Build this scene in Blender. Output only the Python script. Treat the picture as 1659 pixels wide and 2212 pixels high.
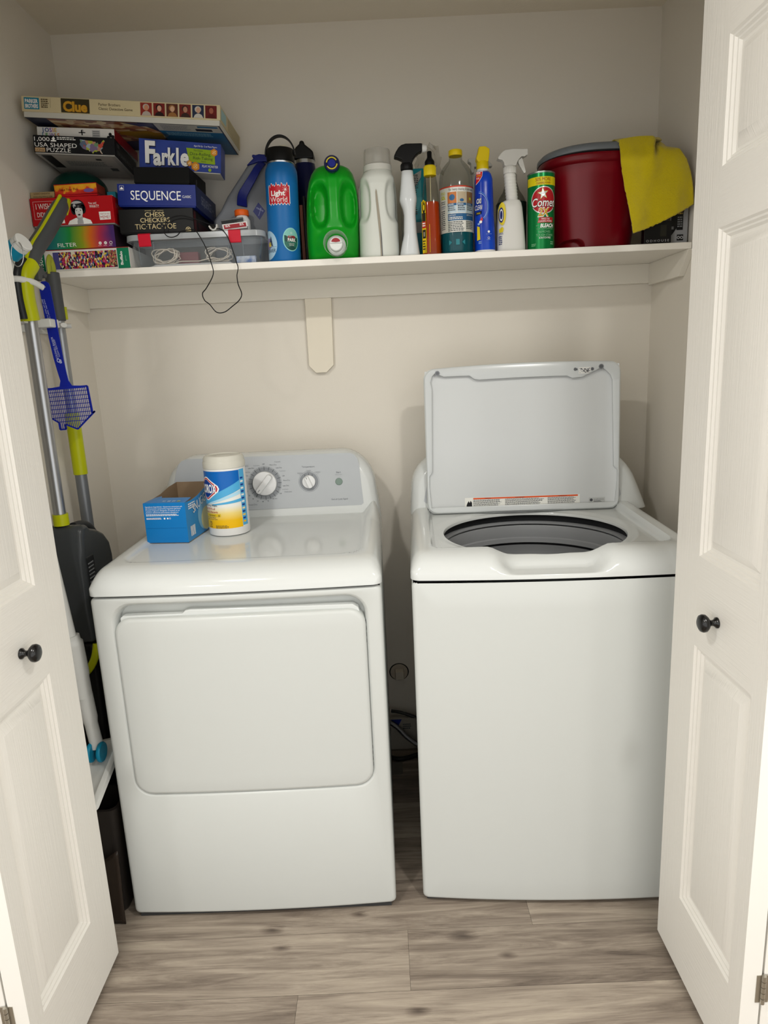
import bpy, bmesh, math, random
from mathutils import Vector, Matrix
random.seed(7)
sc = bpy.context.scene
C = sc.collection
PI = math.pi
for o in list(bpy.data.objects):
    bpy.data.objects.remove(o)

# ---------------------------------------------------------------- camera
cx, cy, cz, yaw, pitch, roll, fpx = 0.9445, -2.2816, 1.3948, -0.0035, 0.2166, -0.0458, 1448.98
fw = Vector((math.sin(yaw)*math.cos(pitch), math.cos(yaw)*math.cos(pitch), -math.sin(pitch)))
rt0 = Vector((math.cos(yaw), -math.sin(yaw), 0)); up0 = rt0.cross(fw)
rt = math.cos(roll)*rt0 + math.sin(roll)*up0
up = -math.sin(roll)*rt0 + math.cos(roll)*up0
cam = bpy.data.cameras.new('camera'); co = bpy.data.objects.new('camera', cam); C.objects.link(co)
cam.sensor_fit = 'VERTICAL'; cam.sensor_height = 36; cam.lens = fpx/2212*36; cam.clip_start = 0.02
m = Matrix.Identity(4)
for i in range(3):
    m[i][0] = rt[i]; m[i][1] = up[i]; m[i][2] = -fw[i]
m[0][3], m[1][3], m[2][3] = cx, cy, cz
co.matrix_world = m
sc.camera = co

# ---------------------------------------------------------------- world, lamps, exposure
w = bpy.data.worlds.new('room_light'); sc.world = w; w.use_nodes = True
w.node_tree.nodes['Background'].inputs[0].default_value = (1.0, 0.99, 0.965, 1)
w.node_tree.nodes['Background'].inputs[1].default_value = 1.18
def lamp(x, y, z, size, power, col=(1, 0.975, 0.93)):
    L = bpy.data.lights.new('ceiling_lamp', 'AREA'); L.shape = 'DISK'; L.size = size; L.energy = power; L.color = col
    o = bpy.data.objects.new('ceiling_lamp', L); C.objects.link(o); o.location = (x, y, z)
lamp(0.20, -2.05, 2.425, 0.14, 13)
lamp(1.62, -2.05, 2.425, 0.14, 13)
lamp(-0.5, -3.9, 2.425, 0.16, 10)
lamp(2.4, -3.9, 2.425, 0.16, 10)
sc.view_settings.view_transform = 'Standard'
sc.view_settings.look = 'None'
sc.view_settings.gamma = 1
sc.view_settings.exposure = 0.45
sc.view_settings.use_curve_mapping = False

# ---------------------------------------------------------------- materials
def lin(c):
    if isinstance(c, str):
        c = c.lstrip('#'); c = [int(c[i:i+2], 16)/255 for i in (0, 2, 4)]
    return tuple((v/12.92 if v <= 0.04045 else ((v+0.055)/1.055)**2.4) for v in c)+(1,)
MC = {}
def P(name, col='#ffffff', rough=0.5, metal=0, trans=0, ior=1.45, coat=0, bump=None, spec=0.28, var=None, sheen=0):
    if name in MC: return MC[name]
    m = bpy.data.materials.new(name); m.use_nodes = True; MC[name] = m
    nt = m.node_tree; b = nt.nodes['Principled BSDF']
    b.inputs['Base Color'].default_value = lin(col)
    b.inputs['Roughness'].default_value = rough; b.inputs['Metallic'].default_value = metal
    b.inputs['Transmission Weight'].default_value = trans; b.inputs['IOR'].default_value = ior
    b.inputs['Coat Weight'].default_value = coat; b.inputs['Specular IOR Level'].default_value = spec
    if sheen: b.inputs['Sheen Weight'].default_value = sheen
    tc = None
    if bump or var:
        tc = nt.nodes.new('ShaderNodeTexCoord')
    if bump:
        n = nt.nodes.new('ShaderNodeTexNoise'); n.inputs['Scale'].default_value = bump[0]; n.inputs['Detail'].default_value = 3
        mp = nt.nodes.new('ShaderNodeMapping')
        if len(bump) > 2: mp.inputs['Scale'].default_value = bump[2]
        bp = nt.nodes.new('ShaderNodeBump'); bp.inputs['Strength'].default_value = bump[1]; bp.inputs['Distance'].default_value = 0.002
        nt.links.new(tc.outputs['Object'], mp.inputs[0]); nt.links.new(mp.outputs[0], n.inputs['Vector'])
        nt.links.new(n.outputs[0], bp.inputs['Height']); nt.links.new(bp.outputs[0], b.inputs['Normal'])
    if var:   # second colour, scale : blotchy colouring of the material itself
        n = nt.nodes.new('ShaderNodeTexNoise'); n.inputs['Scale'].default_value = var[1]; n.inputs['Detail'].default_value = 4
        r = nt.nodes.new('ShaderNodeValToRGB'); r.color_ramp.elements[0].position = 0.38; r.color_ramp.elements[1].position = 0.62
        r.color_ramp.elements[0].color = lin(col); r.color_ramp.elements[1].color = lin(var[0])
        nt.links.new(tc.outputs['Object'], n.inputs['Vector']); nt.links.new(n.outputs[0], r.inputs[0]); nt.links.new(r.outputs[0], b.inputs['Base Color'])
    return m
def clear(name, tint='#ffffff', gloss=0.12, rough=0.08, haze=0.0, hazecol='#ffffff'):
    """thin clear plastic: mostly see-through, a little reflection, optional milky haze"""
    if name in MC: return MC[name]
    m = bpy.data.materials.new(name); m.use_nodes = True; MC[name] = m
    nt = m.node_tree; nt.nodes.clear()
    out = nt.nodes.new('ShaderNodeOutputMaterial')
    tr = nt.nodes.new('ShaderNodeBsdfTransparent'); tr.inputs[0].default_value = lin(tint)
    gl = nt.nodes.new('ShaderNodeBsdfGlossy'); gl.inputs['Roughness'].default_value = rough
    df = nt.nodes.new('ShaderNodeBsdfDiffuse'); df.inputs[0].default_value = lin(hazecol)
    lw = nt.nodes.new('ShaderNodeLayerWeight'); lw.inputs[0].default_value = 0.25
    ma = nt.nodes.new('ShaderNodeMath'); ma.operation = 'MULTIPLY_ADD'; ma.inputs[1].default_value = 0.30; ma.inputs[2].default_value = gloss*0.03
    m1 = nt.nodes.new('ShaderNodeMixShader'); m1.inputs[0].default_value = haze
    m2 = nt.nodes.new('ShaderNodeMixShader')
    nt.links.new(tr.outputs[0], m1.inputs[1]); nt.links.new(df.outputs[0], m1.inputs[2])
    nt.links.new(lw.outputs['Fresnel'], ma.inputs[0]); nt.links.new(ma.outputs[0], m2.inputs[0])
    nt.links.new(m1.outputs[0], m2.inputs[1]); nt.links.new(gl.outputs[0], m2.inputs[2]); nt.links.new(m2.outputs[0], out.inputs[0])
    return m
def ramp_mat(name, stops, axis=0, lo=0, hi=1, rough=0.35, noise=0, nscale=30, kind='NOISE'):
    """printed gradient along an object axis; stops = [(pos, colour)...]"""
    if name in MC: return MC[name]
    m = bpy.data.materials.new(name); m.use_nodes = True; MC[name] = m
    nt = m.node_tree; b = nt.nodes['Principled BSDF']; b.inputs['Roughness'].default_value = rough; b.inputs['Specular IOR Level'].default_value = 0.28
    tc = nt.nodes.new('ShaderNodeTexCoord'); sp = nt.nodes.new('ShaderNodeSeparateXYZ'); nt.links.new(tc.outputs['Object'], sp.inputs[0])
    mr = nt.nodes.new('ShaderNodeMapRange'); mr.inputs[1].default_value = lo; mr.inputs[2].default_value = hi
    nt.links.new(sp.outputs[axis], mr.inputs[0]); src = mr.outputs[0]
    if noise:
        n = nt.nodes.new('ShaderNodeTexNoise'); n.inputs['Scale'].default_value = nscale; nt.links.new(tc.outputs['Object'], n.inputs['Vector'])
        ma = nt.nodes.new('ShaderNodeMath'); ma.operation = 'MULTIPLY_ADD'; ma.inputs[1].default_value = noise; ma.inputs[2].default_value = -noise/2
        nt.links.new(n.outputs[0], ma.inputs[0]); ad = nt.nodes.new('ShaderNodeMath'); nt.links.new(src, ad.inputs[0]); nt.links.new(ma.outputs[0], ad.inputs[1]); src = ad.outputs[0]
    r = nt.nodes.new('ShaderNodeValToRGB'); el = r.color_ramp.elements
    while len(el) < len(stops): el.new(0.5)
    for e, (p, c) in zip(el, stops): e.position = p; e.color = lin(c)
    nt.links.new(src, r.inputs[0]); nt.links.new(r.outputs[0], b.inputs['Base Color'])
    return m
def mosaic_mat(name, cols, scale=120, rough=0.35, sc3=(1, 1, 1)):
    """printed picture made of many small patches"""
    if name in MC: return MC[name]
    m = bpy.data.materials.new(name); m.use_nodes = True; MC[name] = m
    nt = m.node_tree; b = nt.nodes['Principled BSDF']; b.inputs['Roughness'].default_value = rough; b.inputs['Specular IOR Level'].default_value = 0.28
    tc = nt.nodes.new('ShaderNodeTexCoord'); mp = nt.nodes.new('ShaderNodeMapping'); mp.inputs['Scale'].default_value = sc3
    v = nt.nodes.new('ShaderNodeTexVoronoi'); v.inputs['Scale'].default_value = scale
    sp = nt.nodes.new('ShaderNodeSeparateColor'); r = nt.nodes.new('ShaderNodeValToRGB'); r.color_ramp.interpolation = 'CONSTANT'
    el = r.color_ramp.elements
    while len(el) < len(cols): el.new(0.5)
    for i, (e, c) in enumerate(zip(el, cols)): e.position = i/len(cols); e.color = lin(c)
    nt.links.new(tc.outputs['Object'], mp.inputs[0]); nt.links.new(mp.outputs[0], v.inputs['Vector']); nt.links.new(v.outputs['Color'], sp.inputs[0])
    nt.links.new(sp.outputs[0], r.inputs[0]); nt.links.new(r.outputs[0], b.inputs['Base Color'])
    return m

# ---------------------------------------------------------------- mesh builder
def rr(x0, x1, y0, y1, r, nc=6, nx=16, ny=16):
    """rounded rectangle, CCW, fixed point count for a given nc/nx/ny"""
    r = max(min(r, (x1-x0)/2-1e-5, (y1-y0)/2-1e-5), 1e-5); pts = []
    cs = [(x1-r, y0+r, -PI/2), (x1-r, y1-r, 0), (x0+r, y1-r, PI/2), (x0+r, y0+r, PI)]
    for k, (a, b, t0) in enumerate(cs):
        for i in range(nc+1):
            t = t0+PI/2*i/nc; pts.append((a+r*math.cos(t), b+r*math.sin(t)))
        n = ny if k % 2 == 0 else nx
        p = pts[-1]; a2, b2, t2 = cs[(k+1) % 4]; q = (a2+r*math.cos(t2), b2+r*math.sin(t2))
        for i in range(1, n): pts.append((p[0]+(q[0]-p[0])*i/n, p[1]+(q[1]-p[1])*i/n))
    return pts
def sup(cx_, cy_, a, b, n=2.0, N=48):
    """superellipse outline"""
    F = []; M_ = N*12
    for i in range(M_+1):
        t = 2*PI*i/M_; c, s = math.cos(t), math.sin(t)
        F.append((cx_+a*math.copysign(abs(c)**(2/n), c), cy_+b*math.copysign(abs(s)**(2/n), s)))
    L_ = [0.0]
    for p, q in zip(F, F[1:]): L_.append(L_[-1]+math.hypot(q[0]-p[0], q[1]-p[1]))
    out = []; j = 0          # evenly spaced along the outline
    for i in range(N):
        d = L_[-1]*i/N
        while L_[j+1] < d: j += 1
        k = (d-L_[j])/max(L_[j+1]-L_[j], 1e-12); out.append((F[j][0]+(F[j+1][0]-F[j][0])*k, F[j][1]+(F[j+1][1]-F[j][1])*k))
    return out
class MB:
    def __init__(s): s.v = []; s.f = []; s.m = []; s.M = None
    def pt(s, p):
        p = Vector(p)
        if s.M: p = s.M @ p
        s.v.append(p); return len(s.v)-1
    def face(s, idx, mi=0): s.f.append(tuple(idx)); s.m.append(mi)
    def quad(s, a, b, c, d, mi=0): s.face([s.pt(a), s.pt(b), s.pt(c), s.pt(d)], mi)
    def box(s, x0, x1, y0, y1, z0, z1, mi=0):
        p = [s.pt(q) for q in ((x0,y0,z0),(x1,y0,z0),(x1,y1,z0),(x0,y1,z0),(x0,y0,z1),(x1,y0,z1),(x1,y1,z1),(x0,y1,z1))]
        for q in ((0,3,2,1),(4,5,6,7),(0,1,5,4),(1,2,6,5),(2,3,7,6),(3,0,4,7)): s.face([p[i] for i in q], mi)
        return s
    def loft(s, rings, mi=0, c0=True, c1=True, closed=True):
        R = [[s.pt(p) for p in r] for r in rings]; n = len(R[0])
        for k in range(len(R)-1):
            mk = mi[k] if isinstance(mi, (list, tuple)) else mi
            for i in range(n if closed else n-1):
                j = (i+1) % n; s.face((R[k][i], R[k][j], R[k+1][j], R[k+1][i]), mk)
        m0 = mi[0] if isinstance(mi, (list, tuple)) else mi; m1 = mi[-1] if isinstance(mi, (list, tuple)) else mi
        if c0: s.face(R[0][::-1], m0)
        if c1: s.face(R[-1], m1)
        return s
    def lathe(s, prof, o=(0,0,0), n=32, mi=0, axis='z', c0=True, c1=True):
        rings = []
        for r, z in prof:
            r = max(r, 1e-5); ring = []
            for i in range(n):
                a = 2*PI*i/n; u, v = r*math.cos(a), r*math.sin(a)
                p = {'z': (u, v, z), 'y': (u, z, -v), 'x': (z, u, v)}[axis]
                ring.append((o[0]+p[0], o[1]+p[1], o[2]+p[2]))
            rings.append(ring)
        return s.loft(rings, mi, c0, c1)
    def tube(s, pts, r, n=10, mi=0, cap=True, closed=False, flat=1.0):
        P_ = [Vector(p) for p in pts]; rings = []; prev = None
        for i, p in enumerate(P_):
            if closed: t = (P_[(i+1) % len(P_)]-P_[i-1])
            else: t = (P_[min(i+1, len(P_)-1)]-P_[max(i-1, 0)])
            t.normalize()
            if prev is None:
                a = Vector((0,1,0)) if abs(t.y) < 0.9 else Vector((1,0,0)); u = t.cross(a).normalized()
            else: u = (prev - t*prev.dot(t)).normalized()
            prev = u; v = t.cross(u)
            rad = r[i] if isinstance(r, (list, tuple)) else r
            rings.append([p+u*rad*math.cos(2*PI*k/n)+v*rad*flat*math.sin(2*PI*k/n) for k in range(n)])
        if closed: rings.append(rings[0])
        return s.loft(rings, mi, cap and not closed, cap and not closed)
    def prism(s, poly, y0, y1, mi=0, plane='xz'):
        def q(p, h): return {'xz': (p[0], h, p[1]), 'yz': (h, p[0], p[1]), 'xy': (p[0], p[1], h)}[plane]
        A = [s.pt(q(p, y0)) for p in poly]; B = [s.pt(q(p, y1)) for p in poly]; n = len(poly)
        for i in range(n): s.face((A[i], A[(i+1) % n], B[(i+1) % n], B[i]), mi)
        s.face(A[::-1], mi); s.face(B, mi); return s
    def build(s, name, mats, parent=None, bevel=0, smooth=35, label=None, seg=2, weld=False, solid=0, sub=0):
        o_ = parent.location.copy() if parent is not None and parent.type == 'EMPTY' else None
        if parent is not None and o_ is None: o_ = parent['_o'] if '_o' in parent else None
        off = Vector(o_) if o_ is not None else Vector((0,0,0))
        me = bpy.data.meshes.new(name)
        me.from_pydata([tuple(v-off) for v in s.v], [], s.f)
        if not isinstance(mats, (list, tuple)): mats = [mats]
        for mm in mats: me.materials.append(mm)
        me.polygons.foreach_set('material_index', s.m)
        bm = bmesh.new(); bm.from_mesh(me)
        if weld: bmesh.ops.remove_doubles(bm, verts=bm.verts, dist=1e-5)
        if not getattr(s, 'keep', False): bmesh.ops.recalc_face_normals(bm, faces=bm.faces)
        bm.to_mesh(me); bm.free()
        if smooth:
            me.polygons.foreach_set('use_smooth', [True]*len(me.polygons)); me.set_sharp_from_angle(angle=math.radians(smooth))
        o = bpy.data.objects.new(name, me); C.objects.link(o)
        if parent is not None:
            o.parent = parent
            if parent.type == 'MESH': o['_o'] = tuple(off)
            elif parent.type == 'EMPTY': o['_o'] = tuple(off)
        if solid:
            md = o.modifiers.new('thickness', 'SOLIDIFY'); md.thickness = solid; md.offset = 0
        if sub:
            md = o.modifiers.new('smooth', 'SUBSURF'); md.levels = sub; md.render_levels = sub
        if bevel:
            md = o.modifiers.new('edges', 'BEVEL'); md.width = bevel; md.segments = seg; md.limit_method = 'ANGLE'; md.angle_limit = math.radians(40)
            md.harden_normals = True
        if label: o['label'] = label
        return o
def tag(o, label=None, cat=None, group=None, kind=None):
    if label: o['label'] = label
    if cat: o['category'] = cat
    if group: o['group'] = group
    if kind: o['kind'] = kind
    return o
def thing(name, label, cat, loc, group=None):
    o = bpy.data.objects.new(name, None); C.objects.link(o); o.location = loc; o.empty_display_size = 0.03
    return tag(o, label, cat, group)
def struct(name, mb, mats, **k):
    o = mb.build(name, mats, **k); o['kind'] = 'structure'; return o

# ---- printing on surfaces --------------------------------------------------
def flat(o, u, v, n):
    o, u, v, n = Vector(o), Vector(u).normalized(), Vector(v).normalized(), Vector(n).normalized()
    return lambda a, b, h=0.0: o+u*a+v*b+n*h
def front(x, y, z): return flat((x, y, z), (1,0,0), (0,0,1), (0,-1,0))
def cyl(x, y, z, r, a0=0.0):
    def f(u, v, h=0.0):
        a = a0+u/r; return Vector((x+(r+h)*math.sin(a), y-(r+h)*math.cos(a), z+v))
    return f
_T = {}
def tmesh(txt, bold=0.0, shear=0.0):
    if any(c in txt for c in 'MWN&%') or len(txt) > 9: bold = min(bold, 0.0)     # heavy strokes would close these letters
    k = (txt, bold, shear)
    if k in _T: return _T[k]
    cu = bpy.data.curves.new('t', 'FONT'); cu.body = txt; cu.offset = bold; cu.shear = shear; cu.resolution_u = 3
    ob = bpy.data.objects.new('t', cu); C.objects.link(ob)
    dg = bpy.context.evaluated_depsgraph_get(); me = bpy.data.meshes.new_from_object(ob.evaluated_get(dg))
    vs = [(v.co.x, v.co.y) for v in me.vertices]; fs = [tuple(p.vertices) for p in me.polygons]
    bpy.data.objects.remove(ob); bpy.data.curves.remove(cu); bpy.data.meshes.remove(me)
    xs = [v[0] for v in vs] or [0, 1]
    _T[k] = (vs, fs, min(xs), max(xs)); return _T[k]
class DC(MB):
    """decals: every shape sits h above the surface map f(u,v,h)"""
    def __init__(s, f=None, h=0.0004): super().__init__(); s.fn = f; s.h0 = h; s.keep = True
    def P(s, u, v, l): return s.pt(s.fn(u, v, s.h0+l*0.00025))
    def rect(s, u0, v0, u1, v1, mi=0, l=0, nu=1, nv=1, skew=0.0):
        for i in range(nu):
            for j in range(nv):
                a, b = u0+(u1-u0)*i/nu, u0+(u1-u0)*(i+1)/nu; c, d = v0+(v1-v0)*j/nv, v0+(v1-v0)*(j+1)/nv
                s.face([s.P(a+skew*(c-v0), c, l), s.P(b+skew*(c-v0), c, l), s.P(b+skew*(d-v0), d, l), s.P(a+skew*(d-v0), d, l)], mi)
        return s
    def poly(s, pts, mi=0, l=0): s.face([s.P(a, b, l) for a, b in pts], mi); return s
    def disc(s, u, v, r, mi=0, l=0, n=28, ry=None, rings=1, r0=0.0, a0=0, a1=2*PI):
        ry = ry or r; K = rings
        full = abs(a1-a0-2*PI) < 1e-6
        g = [[s.P(u+(r0+(r-r0)*k/K)*math.cos(a0+(a1-a0)*i/n), v+(r0+(r-r0)*k/K)*ry/r*math.sin(a0+(a1-a0)*i/n), l) for i in range(n+1)] for k in range(K+1)]
        for k in range(K):
            for i in range(n): s.face((g[k][i], g[k+1][i], g[k+1][i+1], g[k][i+1]), mi)
        return s
    def text(s, t, u, v, h, mi=0, l=2, w=None, al='l', bold=0.0, shear=0.0, rot=0.0):
        vs, fs, a, b = tmesh(t, bold, shear); k = h/0.69; kx = k
        if w: kx = w/max(b-a, 1e-3)
        W = (b-a)*kx; ox = {'l': 0, 'c': -W/2, 'r': -W}[al]; c, sn = math.cos(rot), math.sin(rot)
        idx = []
        for x, y in vs:
            X_, Y_ = (x-a)*kx+ox, y*k; idx.append(s.P(u+X_*c-Y_*sn, v+X_*sn+Y_*c, l))
        for f in fs: s.face([idx[i] for i in f], mi)
        return s
    def lines(s, u0, v0, w, n, lh, mi=0, l=1, fill=0.55, rag=0.15, word=0.006):
        """rows of print too small to read"""
        for k in range(n):
            u = u0; e = u0+w*(1-random.random()*rag); y = v0-k*lh
            while u < e:
                q = min(u+word*(0.5+random.random()), e)
                s.rect(u, y, q, y+lh*fill, mi, l); u = q+word*0.22
        return s
    def put(s, name, mats, parent, label=None): return s.build(name, mats, parent, smooth=0, label=label)
def sm(x, a, b):
    t = max(0.0, min(1.0, (x-a)/(b-a))); return t*t*(3-2*t)

# common materials
wht = P('white_print', '#f2f2ee', 0.4); blk = P('black_print', '#16161a', 0.4)
# ================================================================ THE SETTING
wall_m = P('wall_paint', '#e0dace', 0.62, bump=(260, 0.10))
ceil_m = P('ceiling_paint', '#e4dccb', 0.8, bump=(120, 0.3))
trim_m = P('trim_paint', '#e4dfd3', 0.42)
W, H, ZS = 1.839, 2.404, 1.690
# floor of grey-brown planks running left to right
def floor_material():
    m = bpy.data.materials.new('plank_floor'); m.use_nodes = True; nt = m.node_tree; b = nt.nodes['Principled BSDF']
    N = nt.nodes.new; L = nt.links.new
    tc = N('ShaderNodeTexCoord'); at = N('ShaderNodeAttribute'); at.attribute_name = 'plank'
    off = N('ShaderNodeVectorMath'); off.operation = 'MULTIPLY_ADD'
    cmb = N('ShaderNodeCombineXYZ'); cmb.inputs[0].default_value = 13.7; cmb.inputs[1].default_value = 5.1; cmb.inputs[2].default_value = 9.3
    L(at.outputs['Fac'], off.inputs[0]); L(cmb.outputs[0], off.inputs[1]); L(tc.outputs['Object'], off.inputs[2])
    def noise(sx, sy, det, dist, rough=0.6):
        mp = N('ShaderNodeMapping'); mp.inputs['Scale'].default_value = (sx, sy, 1); L(off.outputs[0], mp.inputs[0])
        n = N('ShaderNodeTexNoise'); n.inputs['Scale'].default_value = 1; n.inputs['Detail'].default_value = det
        n.inputs['Distortion'].default_value = dist; n.inputs['Roughness'].default_value = rough; L(mp.outputs[0], n.inputs['Vector']); return n.outputs[0]
    n1 = noise(2.6, 30, 8, 1.3, 0.68); n2 = noise(7, 330, 4, 0.5, 0.75); n3 = noise(1.3, 6, 3, 1.5)
    def math_(op, a, b_, c=None):
        q = N('ShaderNodeMath'); q.operation = op
        for i, x in enumerate((a, b_, c)):
            if x is None: continue
            if isinstance(x, (int, float)): q.inputs[i].default_value = x
            else: L(x, q.inputs[i])
        return q.outputs[0]
    v = math_('MULTIPLY_ADD', n1, 1.0, -0.20); v = math_('MULTIPLY_ADD', n2, 0.34, v); v = math_('MULTIPLY_ADD', n3, 0.45, v)
    v = math_('MULTIPLY_ADD', at.outputs['Fac'], 0.16, v)
    # dark knots of the wood, where the planks have them
    sp = N('ShaderNodeSeparateXYZ'); L(tc.outputs['Object'], sp.inputs[0])
    wob = math_('MULTIPLY_ADD', n1, 0.05, -0.025)
    for kx, ky, kr in KNOTS:
        dx = math_('MULTIPLY', math_('ADD', math_('SUBTRACT', sp.outputs[0], kx), wob), 1/(kr*2.3)); dy = math_('MULTIPLY', math_('ADD', math_('SUBTRACT', sp.outputs[1], ky), math_('MULTIPLY', wob, 0.5)), 1/kr)
        d = math_('SQRT', math_('ADD', math_('MULTIPLY', dx, dx), math_('MULTIPLY', dy, dy)), 0)
        k = math_('SUBTRACT', 1.0, d); k = math_('MAXIMUM', k, 0.0)
        v = math_('SUBTRACT', v, math_('MULTIPLY', k, 0.36))
    r = N('ShaderNodeValToRGB'); el = r.color_ramp.elements
    for _ in range(3): el.new(0.5)
    for e, (p, c) in zip(el, ((0.26, '#352e29'), (0.50, '#62574e'), (0.68, '#82766a'), (0.86, '#9f9385'), (1.0, '#b0a494'))): e.position = p; e.color = lin(c)
    L(v, r.inputs[0]); L(r.outputs[0], b.inputs['Base Color'])
    bp = N('ShaderNodeBump'); bp.inputs['Strength'].default_value = 0.12; bp.inputs['Distance'].default_value = 0.002; L(n2, bp.inputs['Height']); L(bp.outputs[0], b.inputs['Normal'])
    b.inputs['Roughness'].default_value = 0.5; b.inputs['Specular IOR Level'].default_value = 0.35
    return m
KNOTS = [(0.607, -0.838, 0.016), (0.64, -0.893, 0.013), (1.088, -0.880, 0.020), (0.962, -1.075, 0.014), (0.83, -0.80, 0.012), (1.19, -0.94, 0.012), (0.30, -1.12, 0.015)]
f = MB(); vals = []
pw = 0.168; ytop = -0.856+5*pw
row = 0; y = ytop+0.2
rows = [(ytop+0.0-k*pw) for k in range(0, 20)]
offs = {5: 0.951, 4: 1.266, 6: 0.694}
for k, y1 in enumerate(rows):
    y0 = y1-pw; base = offs.get(k, 0.37*k % 1.22); x = base-1.22*3
    while x < 3.9:
        g = 0.0003; q = [f.pt(p) for p in ((x+g, y0+g, 0), (x+1.22-g, y0+g, 0), (x+1.22-g, y1-g, 0), (x+g, y1-g, 0))]; f.face(q)
        val = random.random()
        if k == 5: val = 0.62 if x < 0.5 else 0.12
        if k == 4: val = 0.25 if x < 0.5 else 0.8
        if k == 6: val = 0.28 if x < 0.2 else 0.75
        vals.append(val); x += 1.22
f.box(-3, 4.5, -2.7, 0.1, -0.05, -0.0012, 1); vals += [0.0]*6
fo = struct('floor', f, [floor_material(), P('plank_gap', '#2b2622', 0.8)], smooth=0)
a = fo.data.attributes.new('plank', 'FLOAT', 'FACE'); a.data.foreach_set('value', vals[:len(fo.data.polygons)])

def slab(name, b, m=wall_m, **k): return struct(name, MB().box(*b), m, smooth=0, **k)
slab('wall_back', (-0.12, W+0.12, 0, 0.1, -0.05, 2.5))
slab('wall_left', (-0.12, 0, -0.86, 0, -0.05, 2.5))
slab('wall_right', (W, W+0.12, -0.86, 0, -0.05, 2.5))
slab('ceiling', (-0.12, W+0.12, -0.86, 0, H, H+0.1), ceil_m)
# front wall of the closet with the door opening
fwm = MB().box(-4, 0.13, -0.97, -0.86, 0, 2.5).box(1.67, 6, -0.97, -0.86, 0, 2.5).box(0.13, 1.67, -0.97, -0.86, 2.13, 2.5)
struct('wall_front', fwm, wall_m, smooth=0)
slab('ceiling_room', (-4, 6, -4.3, -0.97, 2.44, 2.54), P('room_ceiling', '#eeebe4', 0.9))
# casing round the opening
cs = MB().box(0.115, 0.132, -0.972, -0.858, 0, 2.12).box(1.668, 1.685, -0.972, -0.858, 0, 2.12).box(0.115, 1.685, -0.972, -0.858, 2.112, 2.13)
struct('trim_1', cs, trim_m, bevel=0.002)
# ledger strips carrying the shelf
struct('trim_2', MB().box(0, W, -0.018, 0, 1.612, ZS-0.018), trim_m, bevel=0.0015)
struct('trim_3', MB().box(0, 0.018, -0.30, -0.018, 1.598, ZS-0.018), trim_m, bevel=0.0015)
struct('trim_4', MB().prism([(-0.018, 1.605), (-0.24, 1.605), (-0.30, ZS-0.018), (-0.018, ZS-0.018)], W-0.018, W, plane='yz'), trim_m, bevel=0.0015)
struct('trim_5', MB().prism([(0.712, 1.612), (0.712, 1.40), (0.733, 1.377), (0.768, 1.377), (0.793, 1.40), (0.798, 1.612)], -0.019, 0), P('bracket_paint', '#e4dcca', 0.42), bevel=0.0012)
# the shelf board
sh = MB().box(0.004, W-0.008, -0.297, -0.001, ZS-0.018, ZS).build('closet_shelf', P('shelf_paint', '#f0ece3', 0.3), bevel=0.002)
tag(sh, 'long white painted closet shelf carrying games, bottles and a red bin', 'shelf')

# ---------------------------------------------------------------- bifold doors
def grain(name, sc3):
    m = P(name, '#e9e6df', 0.42, bump=(1.0, 0.32, sc3)); n = [x for x in m.node_tree.nodes if x.type == 'TEX_NOISE'][0]
    n.inputs['Distortion'].default_value = 0.8; n.inputs['Detail'].default_value = 2; return m
gv = grain('door_grain_upright', (10, 230, 7)); gh = grain('door_grain_level', (10, 7, 230)); gs = P('door_smooth_paint', '#eae7e0', 0.4)
def leaf(parent, xf, sgn, y0, y1, face=True):
    """xf: x of the visible face; sgn: direction that face looks along x; y0 back edge, y1 fold edge (nearer the room)"""
    mb = MB(); t = 0.035; zt, zb = 2.085, 0.012
    S = lambda u, z, h: (xf+sgn*h, y0-u, z)      # u from back edge towards the room
    w_ = y0-y1; st = 0.103
    if not face: mb.box(min(xf, xf-sgn*t), max(xf, xf-sgn*t), y1, y0, zb, zt, 2)
    else:
        E0 = [S(0, zb, 0), S(w_, zb, 0), S(w_, zt, 0), S(0, zt, 0)]; E1 = [S(0, zb, -t), S(w_, zb, -t), S(w_, zt, -t), S(0, zt, -t)]
        mb.loft([E1, E0], 2, True, False)
    if face:
        pz = [(0.198, 0.806), (0.995, 1.606), (1.708, 1.915)]
        def q(u0, u1, a, b, mi):
            nz = max(1, int((b-a)/0.1))
            for k in range(nz): mb.quad(S(u0, a+(b-a)*k/nz, 0), S(u1, a+(b-a)*k/nz, 0), S(u1, a+(b-a)*(k+1)/nz, 0), S(u0, a+(b-a)*(k+1)/nz, 0), mi)
        q(0, st, zb, zt, 0); q(w_-0.045, w_, zb, zt, 0)
        zz = [zb]+[v for p in pz for v in p]+[zt]
        for k in range(0, len(zz), 2): q(st, w_-0.045, zz[k], zz[k+1], 1)
        steps = [(0, 0), (0.0035, -0.0042), (0.0070, -0.0046), (0.0105, -0.0088), (0.0135, -0.0092), (0.0175, -0.0136), (0.0225, -0.0140), (0.040, -0.0045), (0.0415, -0.0042)]
        for a, b in pz:
            rings = []
            for d, h in steps: rings.append([S(st+d, a+d, h), S(w_-0.045-d, a+d, h), S(w_-0.045-d, b-d, h), S(st+d, b-d, h)])
            mb.loft(rings, [2, 2, 2, 2, 2, 2, 0, 0], False, True)
    return mb
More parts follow.
